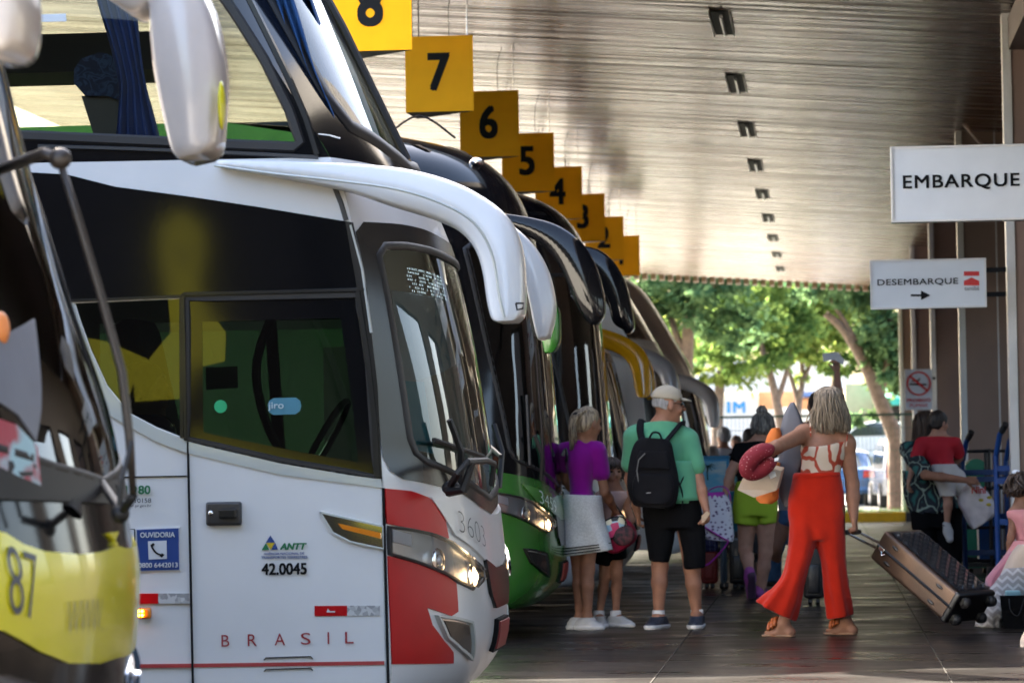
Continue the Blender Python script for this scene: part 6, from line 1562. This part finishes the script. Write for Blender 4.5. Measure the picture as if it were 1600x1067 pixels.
# --- people far behind, near the end of the coaches
def far_person(lab, hx, hy, Y, hairm, shirt, trous, fwd, s=1.0, skin=SKIN1, wsh=20, shpy=None):
    k = FPX/Y; u = lambda m: m*k
    ny = hy+u(.16); g = at(hx, 700, Y)
    cx = hx; Hs = pz(hy, Y)
    j = dict(N=(cx, ny), C=(cx, ny+u(.17*s)), P=(cx, ny+u(.52*s)), SL=(cx-u(.19*s), ny+u(.06)), SR=(cx+u(.19*s), ny+u(.06)), EL=(cx-u(.24*s), ny+u(.33*s)), ER=(cx+u(.24*s), ny+u(.33*s)), WL=(cx-u(.2*s), ny+u(.52*s), -.1), WR=(cx+u(.2*s), ny+u(.52*s), -.1),
             HL=(cx-u(.09), ny+u(.6*s)), HR=(cx+u(.09), ny+u(.6*s)), KL=(cx-u(.1), ny+u(.98*s)), KR=(cx+u(.1), ny+u(.98*s)), AL=(cx-u(.1), ny+u(1.38*s)), AR=(cx+u(.1), ny+u(1.38*s)))
    b = build(lab, Y, j, (hx, hy), fwd, skin, s, 1, 1, .11, [('L', (0, 0, -1), (1, 0, 0), .6, 1), ('R', (0, 0, -1), (-1, 0, 0), .6, -1)], [('L', (cx-u(.1), 0, .15)), ('R', (cx+u(.1), 0, .15))], .014)
    skullcap(b, hairm, off=.012)
    garment('shirt', shirt, b, b.torso+sleeve(b, 'L', .6)+sleeve(b, 'R', .6), .02, [cutz(b.J['P'][2]-.08), (tuple(b.J['N']), (0, .2, 1))], (.004, 24, 3), .014)
    fm('trousers', trous, b.root, b.torso[1:3]+sum(b.thigh.values(), [])+sum(b.calf.values(), []), .016, off=.025, clips=[cutz(b.J['P'][2]+.02, False), cutz(.09)])
    shoes(b, INK, TRIM); return b
TW = M('tshirt_white', (.6, .58, .6), .85); DK = M('trousers_dark', (.03, .035, .05), .85)
far_person('man with dark hair and white shirt, behind the shoulder of the cap wearer', 1090, 676, 40, H_DARK, TW, DK, (.3, 1, 0), .97)
far_person('grey haired man in a pale shirt, beyond the printed cooler box', 1130, 682, 41.5, H_SILVER, TW, DK, (-.6, .7, 0), .95)
far_person('small distant person with brown hair between the grey haired man and the bun', 1150, 693, 46, H_BROWN, M('shirt_teal', (.1, .25, .25), .85), DK, (-.3, -1, 0), .92)
far_person('distant dark haired person just left of the woman with the bun', 1171, 685, 38, H_DARK, SHORTB, DK, (.2, 1, 0), .93)
# passenger seen as a dark head in the small side window of the white coach
S_ = 13.75
k = FPX/S_
b = build('seated passenger with dark hair behind the small side window of the white coach', S_, dict(N=(226, 655), C=(222, 690), P=(215, 830), SL=(248, 680, -.1), SR=(200, 675, .1), EL=(262, 770, -.15), ER=(205, 770, .2), WL=(290, 800, -.1), WR=(250, 800, .2), HL=(225, 850, -.1), HR=(225, 850, .1), KL=(400, 850, -.1), KR=(400, 850, .1)), (228, 612), (.9, -.2, 0), SKIN2, 1.0, 1, 1, .1, [], [], .011, ground=None, group='people inside the coaches')
skullcap(b, H_DARK, off=.014)
garment('shirt', BLUEP, b, b.torso+sleeve(b, 'L', .6)+sleeve(b, 'R', .6), .02, [(tuple(b.J['N']), (0, .2, 1))], None, .012)
# ------------------------------------------------------------------ luggage and platform things
Y = 22.1
psi = R(35.7)
dv = Vector((math.sin(psi), math.cos(psi), 0)); al, bl = .811, .585
lv = Vector((al*math.cos(psi), -al*math.sin(psi), -bl)); wv = Vector((-bl*math.cos(psi), bl*math.sin(psi), -al))
B_ = at(1382, 832, Y)
Ls, Ts, Ds = .72, .225, .42
RM = Matrix((lv, wv, dv)).transposed()
cen = B_+lv*Ls/2+wv*Ts/2+dv*Ds/2
COPPER = ramp_mat('case_copper', [(.4, (.085, .055, .04)), (.6, (.12, .075, .052))], 3, .36, 'NOISE', metal=.6)
CASEB = M('case_black', (.014, .013, .013), .4, var=.15, coat=.2)
sc_ = thing('suitcase', tuple(Vector((cen.x+.1, cen.y, 0))), 'large tilted hard suitcase with copper side and black quilted face', 'suitcase')
low = min((cen+RM @ Vector((a*Ls/2, c*Ts/2, e*Ds/2))).z for a in (-1, 1) for c in (-1, 1) for e in (-1, 1)); cen.z += max(0, .075-low)
loc = lambda x, y, z: cen+RM @ Vector((x, y, z))
mk('shell', *box(cen, (Ls, Ts, Ds), RM, .03, 4), COPPER, sc_, True)
mk('zip_band', *box(cen+RM @ Vector((0, .0, -.002)), (Ls*.985, .026, Ds+.012), RM, .02, 3), CASEB, sc_, True)
mk('end_cap', *box(loc(Ls/2-.02, 0, 0), (.05, Ts+.008, Ds+.008), RM, .02, 3), CASEB, sc_, True)
q = [span((0, 0, 0), (1, 1, 1))]
qv, qf = [], []
nx, nz = 48, 40
for i in range(nx+1):
    for k in range(nz+1):
        x, z = (i/nx-.5)*(Ls-.07), (k/nz-.5)*(Ds-.05)
        u, v = x/.085+z/.12, x/.085-z/.12
        hgt = .02*(1-abs((u % 1)-.5)*2*.9)*(1-abs((v % 1)-.5)*2*.2)
        e = min(1, min(i, nx-i, k, nz-k)/3)
        qv.append(loc(x, -Ts/2-.004-hgt*e, z))
qf = [(i*(nz+1)+k, i*(nz+1)+k+1, (i+1)*(nz+1)+k+1, (i+1)*(nz+1)+k) for i in range(nx) for k in range(nz)]
mk('quilted_face', qv, qf, M('case_quilt', (.025, .027, .032), .2, .3, coat=.5), sc_)
for x in (-.22, .2):
    for y in (-.062, .062):
        n_ = mk('side_stud', *ball(loc(x, y, -Ds/2-.002), (.03, .012, .007), 9, RM), CASEB, sc_, True)
mk('lock', *J(box(loc(-.30, .0, -Ds/2-.012), (.05, .03, .016), RM, .005), tube([loc(-.29, .01, -Ds/2-.02), loc(-.27, .03, -Ds/2-.025), loc(-.25, .01, -Ds/2-.02)], .005, 6)), STEEL, sc_)
hp = at(1331, 831, Y-.02)
hz_ = []
for e in (-.07, .07):
    s0 = loc(-Ls/2, .06, e); hh = hp+RM @ Vector((0, 0, e))
    mk('handle_pole', *tube([s0+lv*.05, hh], .009, 8), STEEL, sc_)
mk('handle_grip', *tube([hp+dv*-.085, hp+dv*.085], .018, 10), CASEB, sc_, True)
for e in (-1, 1):
    for y in (-1, 1):
        c = loc(Ls/2+.03, y*(Ts/2-.045), e*(Ds/2-.06))
        wl = mk('wheel', *tube([c-dv*.02, c+dv*.02], .036, 14), RUBBER, sc_, True); mk('fork', *box(c-lv*.025, (.04, .05, .05), RM, .008), CASEB, wl)
# things carried by the blonde woman and her neighbour
Y = 21.75
PGREY = M('pillow_grey', (.15, .15, .165), .9, spec=.1, var=.06, bump=.12, bs=10)
tag(mk('pillow', *loftpx([((1235, 629), (1241, 628)), ((1227, 643), (1249, 646)), ((1221, 662), (1256, 664)), ((1217, 690), (1262, 690)), ((1215, 718), (1256, 716)), ((1215, 745), (1248, 745)), ((1218, 772), (1242, 772)), ((1226, 792), (1236, 790))], 22.0, lambda t: .015+.07*math.sin(math.pi*min(1, t*1.05+.02))**.7, 30, p=3.2, fold=.09, nf=5), PGREY, smooth=True), 'long grey pillow clamped upright under the arm of the blonde woman', 'pillow')
NECKP = ramp_mat('neck_pillow_red', [(.0, (.55, .35, .32)), (.11, (.5, .3, .3)), (.16, (.17, .004, .014)), (1, (.15, .003, .012))], 48, .8, 'VORONOI')
c = at(1183, 722, 21.5); pts = []
for a in np.linspace(R(20), R(330), 22): q = (.088*math.cos(a+R(18))+.02, .068*math.sin(a+R(18))); pts.append(c+Vector((q[0]*.9+q[1]*.25, -.03*math.sin(a), q[1]*.95+q[0]*.3)))
rr = [.036+.022*math.sin(math.pi*(i+.6)/22.4)**.5 for i in range(22)]
npil = thing('neck_pillow', tuple(c-Vector((0, 0, .1))), 'red dotted neck pillow hung over the forearm of the blonde woman', 'neck pillow')
mk('cushion', *tube(pts, rr, 14), NECKP, npil, True)
mk('care_label', *prism([at(1210, 716, 21.42), at(1217, 714, 21.42), at(1216, 719, 21.42), at(1210, 721, 21.42)], (0, .004, 0)), SIGNW, npil)
KRAFT = M('kraft_paper', (.44, .33, .23), .85, var=.06)
kb_ = thing('paper_box', tuple(at(1190, 775, 21.7)), 'beige paper box hanging between the red neck pillow and the lime shorts', 'box')
q = [at(1152, 765, 21.62), at(1178, 777, 21.6), at(1213, 766, 21.66), at(1221, 735, 21.7), at(1188, 728, 21.66), at(1164, 740, 21.64)]
mk('carton', *prism(q, (0.02, .14, .02)), KRAFT, kb_)
mk('flap', *prism([at(1200, 738, 21.6), at(1211, 736, 21.6), at(1213, 744, 21.6), at(1204, 748, 21.6)], (0, .006, 0)), PALE, kb_)
ORC = M('orange_cloth', (.6, .16, .03), .85, var=.12, bump=.2, bs=9)
oc = thing('orange_jacket', tuple(at(1205, 785, 21.9)), 'orange jacket bundled behind the red neck pillow', 'jacket')
mk('upper_fold', *loftpx([((1206, 669), (1218, 668)), ((1199, 680), (1222, 682)), ((1196, 694), (1221, 696)), ((1202, 704), (1218, 706))], 21.95, .06, 20, fold=.08), ORC, oc, True)
mk('lower_fold', *loftpx([((1207, 722), (1219, 722)), ((1204, 750), (1218, 752)), ((1190, 768), (1217, 770)), ((1182, 778), (1216, 780)), ((1188, 786), (1206, 787))], 21.9, .06, 20, fold=.1), ORC, oc, True)
# printed holdall carried by the woman in lime shorts
HOLD = ramp_mat('holdall_print', [(.0, (.03, .025, .06)), (.26, (.12, .06, .16)), (.36, (.66, .64, .7)), (1, (.68, .66, .72))], 26, .7, 'VORONOI', (1, 1, 1.3))
MAGP = M('magenta_webbing', (.4, .02, .36), .6)
hb = thing('holdall', tuple(at(1118, 840, 27.8)), 'white printed holdall with magenta handles carried by the woman in lime shorts', 'bag')
mk('bag_body', *loftpx([((1091, 776), (1134, 772)), ((1090, 790), (1142, 786)), ((1092, 812), (1145, 815)), ((1094, 832), (1147, 838)), ((1104, 842), (1145, 846))], 27.75, .13, 30, p=3.2, fold=.03), HOLD, hb, True)
mk('zip_panel', *loftpx([((1094, 770), (1132, 768)), ((1093, 780), (1134, 777))], 27.72, .1, 24, p=3.2), MAGP, hb, True)
for dy in (-.12, .06):
    mk('handle', *tube(smoothline([tuple(at(x, y, 27.75+dy)) for x, y in ((1100, 778), (1108, 766), (1122, 760), (1134, 762), (1140, 772), (1141, 782))], 4), .014, 7, flat=.4), MAGP, hb)
mk('shoulder_strap', *tube(smoothline([tuple(at(x, y, 27.6)) for x, y in ((1093, 818), (1112, 830), (1132, 842), (1138, 846), (1126, 862), (1108, 880), (1096, 884))], 4), .02, 7, flat=.35), MAGP, hb)
# luggage heap on the floor behind the man in the cap
hp_g = 'luggage stacked on the floor behind the man in the cap'
def case(name, x0, x1, y0, y1, Yc, dep, mat, lab, cat, wheels=True, handle=True):
    a, c2 = at(x0, y0, Yc), at(x1, y1, Yc); zb = max(0.0, c2.z) if c2.z > .15 else (.05 if wheels else 0.0)
    t = thing(name, ((a.x+c2.x)/2, Yc+dep/2, 0 if zb < .1 else zb), lab, cat, hp_g)
    mk('shell', *span((a.x, Yc, zb), (c2.x, Yc+dep, a.z), .03, 3), mat, t, True)
    mk('front_pocket', *span((a.x+.03, Yc-.02, zb+.04), (c2.x-.03, Yc+.02, zb+(a.z-zb)*.6), .015, 2), mat, t, True)
    if wheels:
        for xx in (a.x+.05, c2.x-.05):
            for yy in (Yc+.04, Yc+dep-.04): mk('wheel', *tube([(xx-.015, yy, .025), (xx+.015, yy, .025)], .025, 10), RUBBER, t)
    if handle: mk('handle', *tube([(a.x+.07, Yc+.03, a.z-.01), (a.x+.07, Yc+.03, a.z+.04), (c2.x-.07, Yc+.03, a.z+.04), (c2.x-.07, Yc+.03, a.z-.01)], .01, 6), TRIM, t)
    return t
case('suitcase', 1094, 1121, 862, 915, 30.0, .3, M('case_red', (.22, .02, .012), .6), 'small dark red suitcase on the floor below the printed holdall', 'suitcase')
case('suitcase', 1124, 1136, 806, 916, 30.0, .3, M('case_slate', (.12, .17, .22), .6, bump=.3, bs=20), 'narrow slate blue suitcase between the red and black ones', 'suitcase')
case('suitcase', 1138, 1168, 838, 915, 29.9, .4, CASEB, 'black suitcase behind the legs of the woman in lime shorts', 'suitcase')
case('suitcase', 1254, 1288, 845, 938, 26.5, .35, CASEB, 'black suitcase seen between the legs of the orange red trousers', 'suitcase')
STR = ramp_mat('duffel_stripe', [(.44, (.015, .014, .07)), (.5, (.3, .3, .4)), (.56, (.015, .014, .07))], 2.2, .6, 'WAVE', (1.6, 0, 1.2))
case('duffel_bag', 1088, 1122, 812, 862, 30.0, .35, STR, 'navy striped duffel bag lying on the dark red suitcase', 'bag', False)
cb = thing('cooler_box', tuple(at(1118, 812, 30.05)), 'turquoise cooler box printed with a beach scene, on the striped duffel bag', 'cooler')
a, c2 = at(1092, 712, 30.0), at(1140, 812, 30.0)
mk('box_body', *span((a.x, 30.0, c2.z), (c2.x, 30.32, a.z-.02), .01, 2), M('cooler_blue', (.03, .3, .55), .5), cb)
mk('lid', *span((a.x-.005, 29.99, a.z-.03), (c2.x+.005, 30.33, a.z), .008, 2), M('cooler_teal', (.02, .22, .4), .5), cb)
mk('printed_panel', *span((a.x+.01, 29.994, c2.z+.02), (c2.x-.02, 30.01, a.z-.05)), ramp_mat('beach_print', [(.35, (.5, .62, .62)), (.55, (.12, .45, .65)), (.8, (.3, .6, .7))], 5, .5, 'NOISE', (1, 1, 3)), cb)
V, F = [], []
pc = at(1106, 728, 29.985); tr = [tube([at(1106, 750, 29.99), at(1105, 738, 29.99), at(1106, 727, 29.99)], .006, 5)]
for i in range(7):
    an = R(-200+i*36); tr.append(tube([pc, pc+Vector((.035*math.cos(an), 0, .03*math.sin(an)+.01)), pc+Vector((.07*math.cos(an), 0, .045*math.sin(an)-.01))], [.006, .007, .002], 5, flat=.5))
mk('palm_print', *J(*tr), M('print_green', (.015, .06, .05), .7), cb)
tag(mk('blue_crate', *J(span((at(1142, 745, 31.5).x, 31.4, 0), (at(1156, 800, 31.5).x, 31.9, .82)), span((at(1140, 745, 31.5).x, 31.36, .82), (at(1158, 800, 31.5).x, 31.94, .86))), M('crate_blue', (.02, .22, .34), .6)), 'tall teal crate behind the arm of the woman in lime shorts', 'crate')
# plastic bag hanging from the hand of the woman with the toddler
PLB = M('plastic_bag', (.6, .55, .56), .25, var=.12, vs=14, bump=.5, bs=14)
pb = thing('plastic_bag', tuple(at(1530, 826, 28.75)), 'white plastic bag with red lettering hanging from the hand under the toddler', 'bag')
mk('bag_body', *loftpx([((1512, 755), (1530, 757)), ((1500, 768), (1543, 768)), ((1497, 785), (1554, 784)), ((1504, 800), (1562, 795)), ((1514, 818), (1552, 808)), ((1520, 826), (1530, 822))], 28.75, .09, 28, fold=.1, nf=9), PLB, pb, True)
put_text(pb, 'Nini', 1518, 771, 1540, 759, 28.645, SRED, bold=.03)
for x, y in ((1533, 781), (1546, 777), (1545, 788)): mk('printed_egg', *ball(at(x, y, 28.65), (.022, .006, .014), 7), M('print_yellow', (.5, .38, .03), .6) if not bpy.data.materials.get('print_yellow') else bpy.data.materials['print_yellow'], pb, True)
# blankets and black bag by the seated girl
CHEV = bpy.data.materials.new('blanket_chevron'); CHEV.use_nodes = True
t = CHEV.node_tree; L = t.links.new; bs_ = t.nodes['Principled BSDF']; bs_.inputs['Roughness'].default_value = .95
tc = nn(t, 'ShaderNodeTexCoord'); sx = nn(t, 'ShaderNodeSeparateXYZ'); L(tc.outputs['Object'], sx.inputs[0])
def mth(op, a_, b_=None):
    n = nn(t, 'ShaderNodeMath', operation=op)
    for i, v in enumerate((a_, b_)):
        if v is None: continue
        if hasattr(v, 'links'): L(v, n.inputs[i])
        else: n.inputs[i].default_value = v
    return n.outputs[0]
zz = mth('PINGPONG', mth('ADD', sx.outputs[0], 10.0), .035)
ph = mth('FRACT', mth('DIVIDE', mth('ADD', mth('ADD', sx.outputs[2], mth('MULTIPLY', zz, .9)), 10.0), .05))
mx = nn(t, 'ShaderNodeMix', data_type='RGBA'); L(mth('GREATER_THAN', ph, .6), mx.inputs[0]); mx.inputs[6].default_value = (.3, .28, .27, 1); mx.inputs[7].default_value = (.5, .48, .47, 1); L(mx.outputs[2], bs_.inputs['Base Color'])
BEI = M('blanket_beige', (.52, .4, .3), .95, var=.08, bump=.3, bs=30, sheen=.4); PINKB = M('blanket_pink', (.55, .2, .24), .95, var=.1, sheen=.4)
mk_b = lambda rows, Yc, dep, m, nm, lab, fo, sd: tag(mk(nm, *loftpx(rows, Yc, dep, 40, fold=fo, nf=9, seed=sd), m, smooth=True), lab, 'blanket', 'blankets heaped by the seated girl')
mk_b([((1570, 888), (1650, 880)), ((1556, 908), (1650, 905)), ((1543, 925), (1650, 925)), ((1534, 945), (1600, 950)), ((1527, 962), (1568, 965)), ((1524, 978), (1566, 979))], 22.75, .16, CHEV, 'chevron_blanket', 'grey blanket with white chevrons spilling to the floor by the black bag', .09, 5)
mk_b([((1590, 851), (1650, 848)), ((1578, 866), (1650, 866)), ((1566, 890), (1650, 892)), ((1556, 912), (1620, 915))], 22.85, .17, BEI, 'beige_blanket', 'beige fleece blanket on the lap of the girl in pink', .06, 7)
mk_b([((1574, 862), (1590, 860)), ((1558, 882), (1580, 884)), ((1542, 902), (1566, 908)), ((1540, 914), (1558, 918))], 22.95, .12, PINKB, 'pink_blanket', 'pink blanket edge hanging left of the beige fleece', .08, 2)
tag(mk('cream_bundle', *loftpx([((1601, 985), (1640, 980)), ((1594, 1000), (1640, 998)), ((1596, 1015), (1640, 1015)), ((1603, 1024), (1640, 1024))], 20.4, .12, 20), BEI, smooth=True), 'cream bundle barely showing at the right edge near the floor', 'bundle')
gb = thing('gift_bag', tuple(at(1585, 978, 22.5)), 'glossy black paper bag standing on the floor at the right edge', 'bag')
a, c2 = at(1562, 930, 22.5), at(1620, 978, 22.5)
mk('bag_body', *loft([[(a.x+.02, 22.5, 0), (c2.x, 22.5, 0), (c2.x, 22.66, 0), (a.x+.02, 22.66, 0)], [(a.x, 22.48, a.z), (c2.x, 22.48, a.z), (c2.x, 22.68, a.z), (a.x, 22.68, a.z)]]), BLACKG, gb)
mk('cord', *tube(smoothline([(a.x+.06, 22.475, a.z-.02), (a.x+.07, 22.46, a.z-.1), (a.x+.12, 22.46, a.z-.13), (a.x+.16, 22.475, a.z-.02)], 5), .004, 5), TRIM, gb)
mk('tissue', *J(box((a.x+.09, 22.58, a.z+.01), (.1, .1, .04), None, .012), box((a.x+.2, 22.58, a.z+.015), (.06, .1, .05), None, .012)), M('tissue_teal', (.3, .5, .52), .8), gb)
# hand trucks and the green bin by the piers
BLT = M('truck_blue', (.012, .07, .28), .4, var=.15)
def truck(x, Yc, h, mat, lab):
    t = thing('hand_truck', (x, Yc, 0), lab, 'hand truck', 'hand trucks parked by the piers')
    for s in (-.19, .19): mk('upright', *tube([(x+s, Yc, .1), (x+s, Yc+.04, h-.25), (x+s*1.0+.03, Yc-.03, h-.08), (x+s+.07, Yc-.12, h)], .022, 8), mat, t)
    for s in (-.19, .19): mk('grip', *tube([(x+s+.045, Yc-.07, h-.05), (x+s+.075, Yc-.13, h+.01)], .027, 8), TRIM, t)
    for z in (.3, .62, .95, h-.35): mk('crossbar', *box((x, Yc+.02, z), (.38, .025, .05), None, .006), mat, t)
    mk('toe_plate', *span((x-.23, Yc-.25, .02), (x+.23, Yc, .035)), mat, t)
    for s in (-.25, .25):
        wl = mk('wheel', *tube([(x+s-.03, Yc+.08, .13), (x+s+.03, Yc+.08, .13)], .13, 18), RUBBER, t, True); mk('hub', *tube([(x+s-.034, Yc+.08, .13), (x+s+.034, Yc+.08, .13)], .05, 12), STEEL, wl)
    return t
truck(at(1560, 700, 27.2).x+.17, 27.2, 1.40, BLT, 'blue hand truck with curved handles, nearest the right edge')
truck(at(1538, 700, 29.8).x+.0, 29.8, 1.36, BLT, 'blue hand truck standing behind the plastic bag')
cg = thing('luggage_cage', tuple((at(1545, 800, 31).x, 31, 0)), 'dark steel luggage cage trolley beside the green bin', 'trolley')
xa, xb_ = at(1502, 700, 31).x, at(1600, 700, 31).x
for x in (xa, (xa+xb_)/2-.04, xb_): 
    for yy in (30.8, 31.5): mk('upright', *tube([(x, yy, .12), (x, yy, 1.22)], .018, 6), TRIM, cg)
for z in (.2, .5, .86, 1.2):
    for yy in (30.8, 31.5): mk('rail', *tube([(xa, yy, z), (xb_, yy, z)], .016, 6), TRIM, cg)
mk('deck', *span((xa, 30.8, .14), (xb_, 31.5, .18)), TRIM, cg)
for x in (xa+.06, xb_-.06): mk('wheel', *tube([(x-.02, 30.9, .06), (x+.02, 30.9, .06)], .06, 12), RUBBER, cg)
tag(mk('blue_box', *span((at(1528, 800, 31.1).x, 31.0, .19), (at(1556, 900, 31.1).x, 31.4, .62), .01), M('box_blue', (.01, .09, .3), .5)), 'blue plastic box standing in the steel cage trolley', 'box')
gbn = thing('wheeled_bin', (at(1527, 800, 33).x, 33.2, 0), 'green wheeled bin with a domed lid behind the toddler', 'bin')
GBIN = M('bin_green', (.008, .17, .09), .45, var=.08)
xl, xr = at(1504, 750, 33).x, at(1547, 750, 33).x
mk('bin_body', *loft([[(xl+.03, 33.0, .06), (xr-.03, 33.0, .06), (xr-.03, 33.45, .06), (xl+.03, 33.45, .06)], [(xl, 32.95, .98), (xr, 32.95, .98), (xr, 33.5, .98), (xl, 33.5, .98)]]), GBIN, gbn)
mk('lid', *loft([[(xl-.01+(xr-xl+.02)*i/14, yy, .98+.15*math.sin(math.pi*(i+.0)/14)**.6) for i in range(15)]+[(xr+.01, yy, .975), (xl-.01, yy, .975)] for yy in (32.93, 33.52)]), GBIN, gbn)
mk('rim', *span((xl-.015, 32.925, .93), (xr+.015, 33.51, .97), .006), GBIN, gbn)
for x in (xl+.04, xr-.04): mk('wheel', *tube([(x-.03, 33.4, .1), (x+.03, 33.4, .1)], .1, 14), RUBBER, gbn)
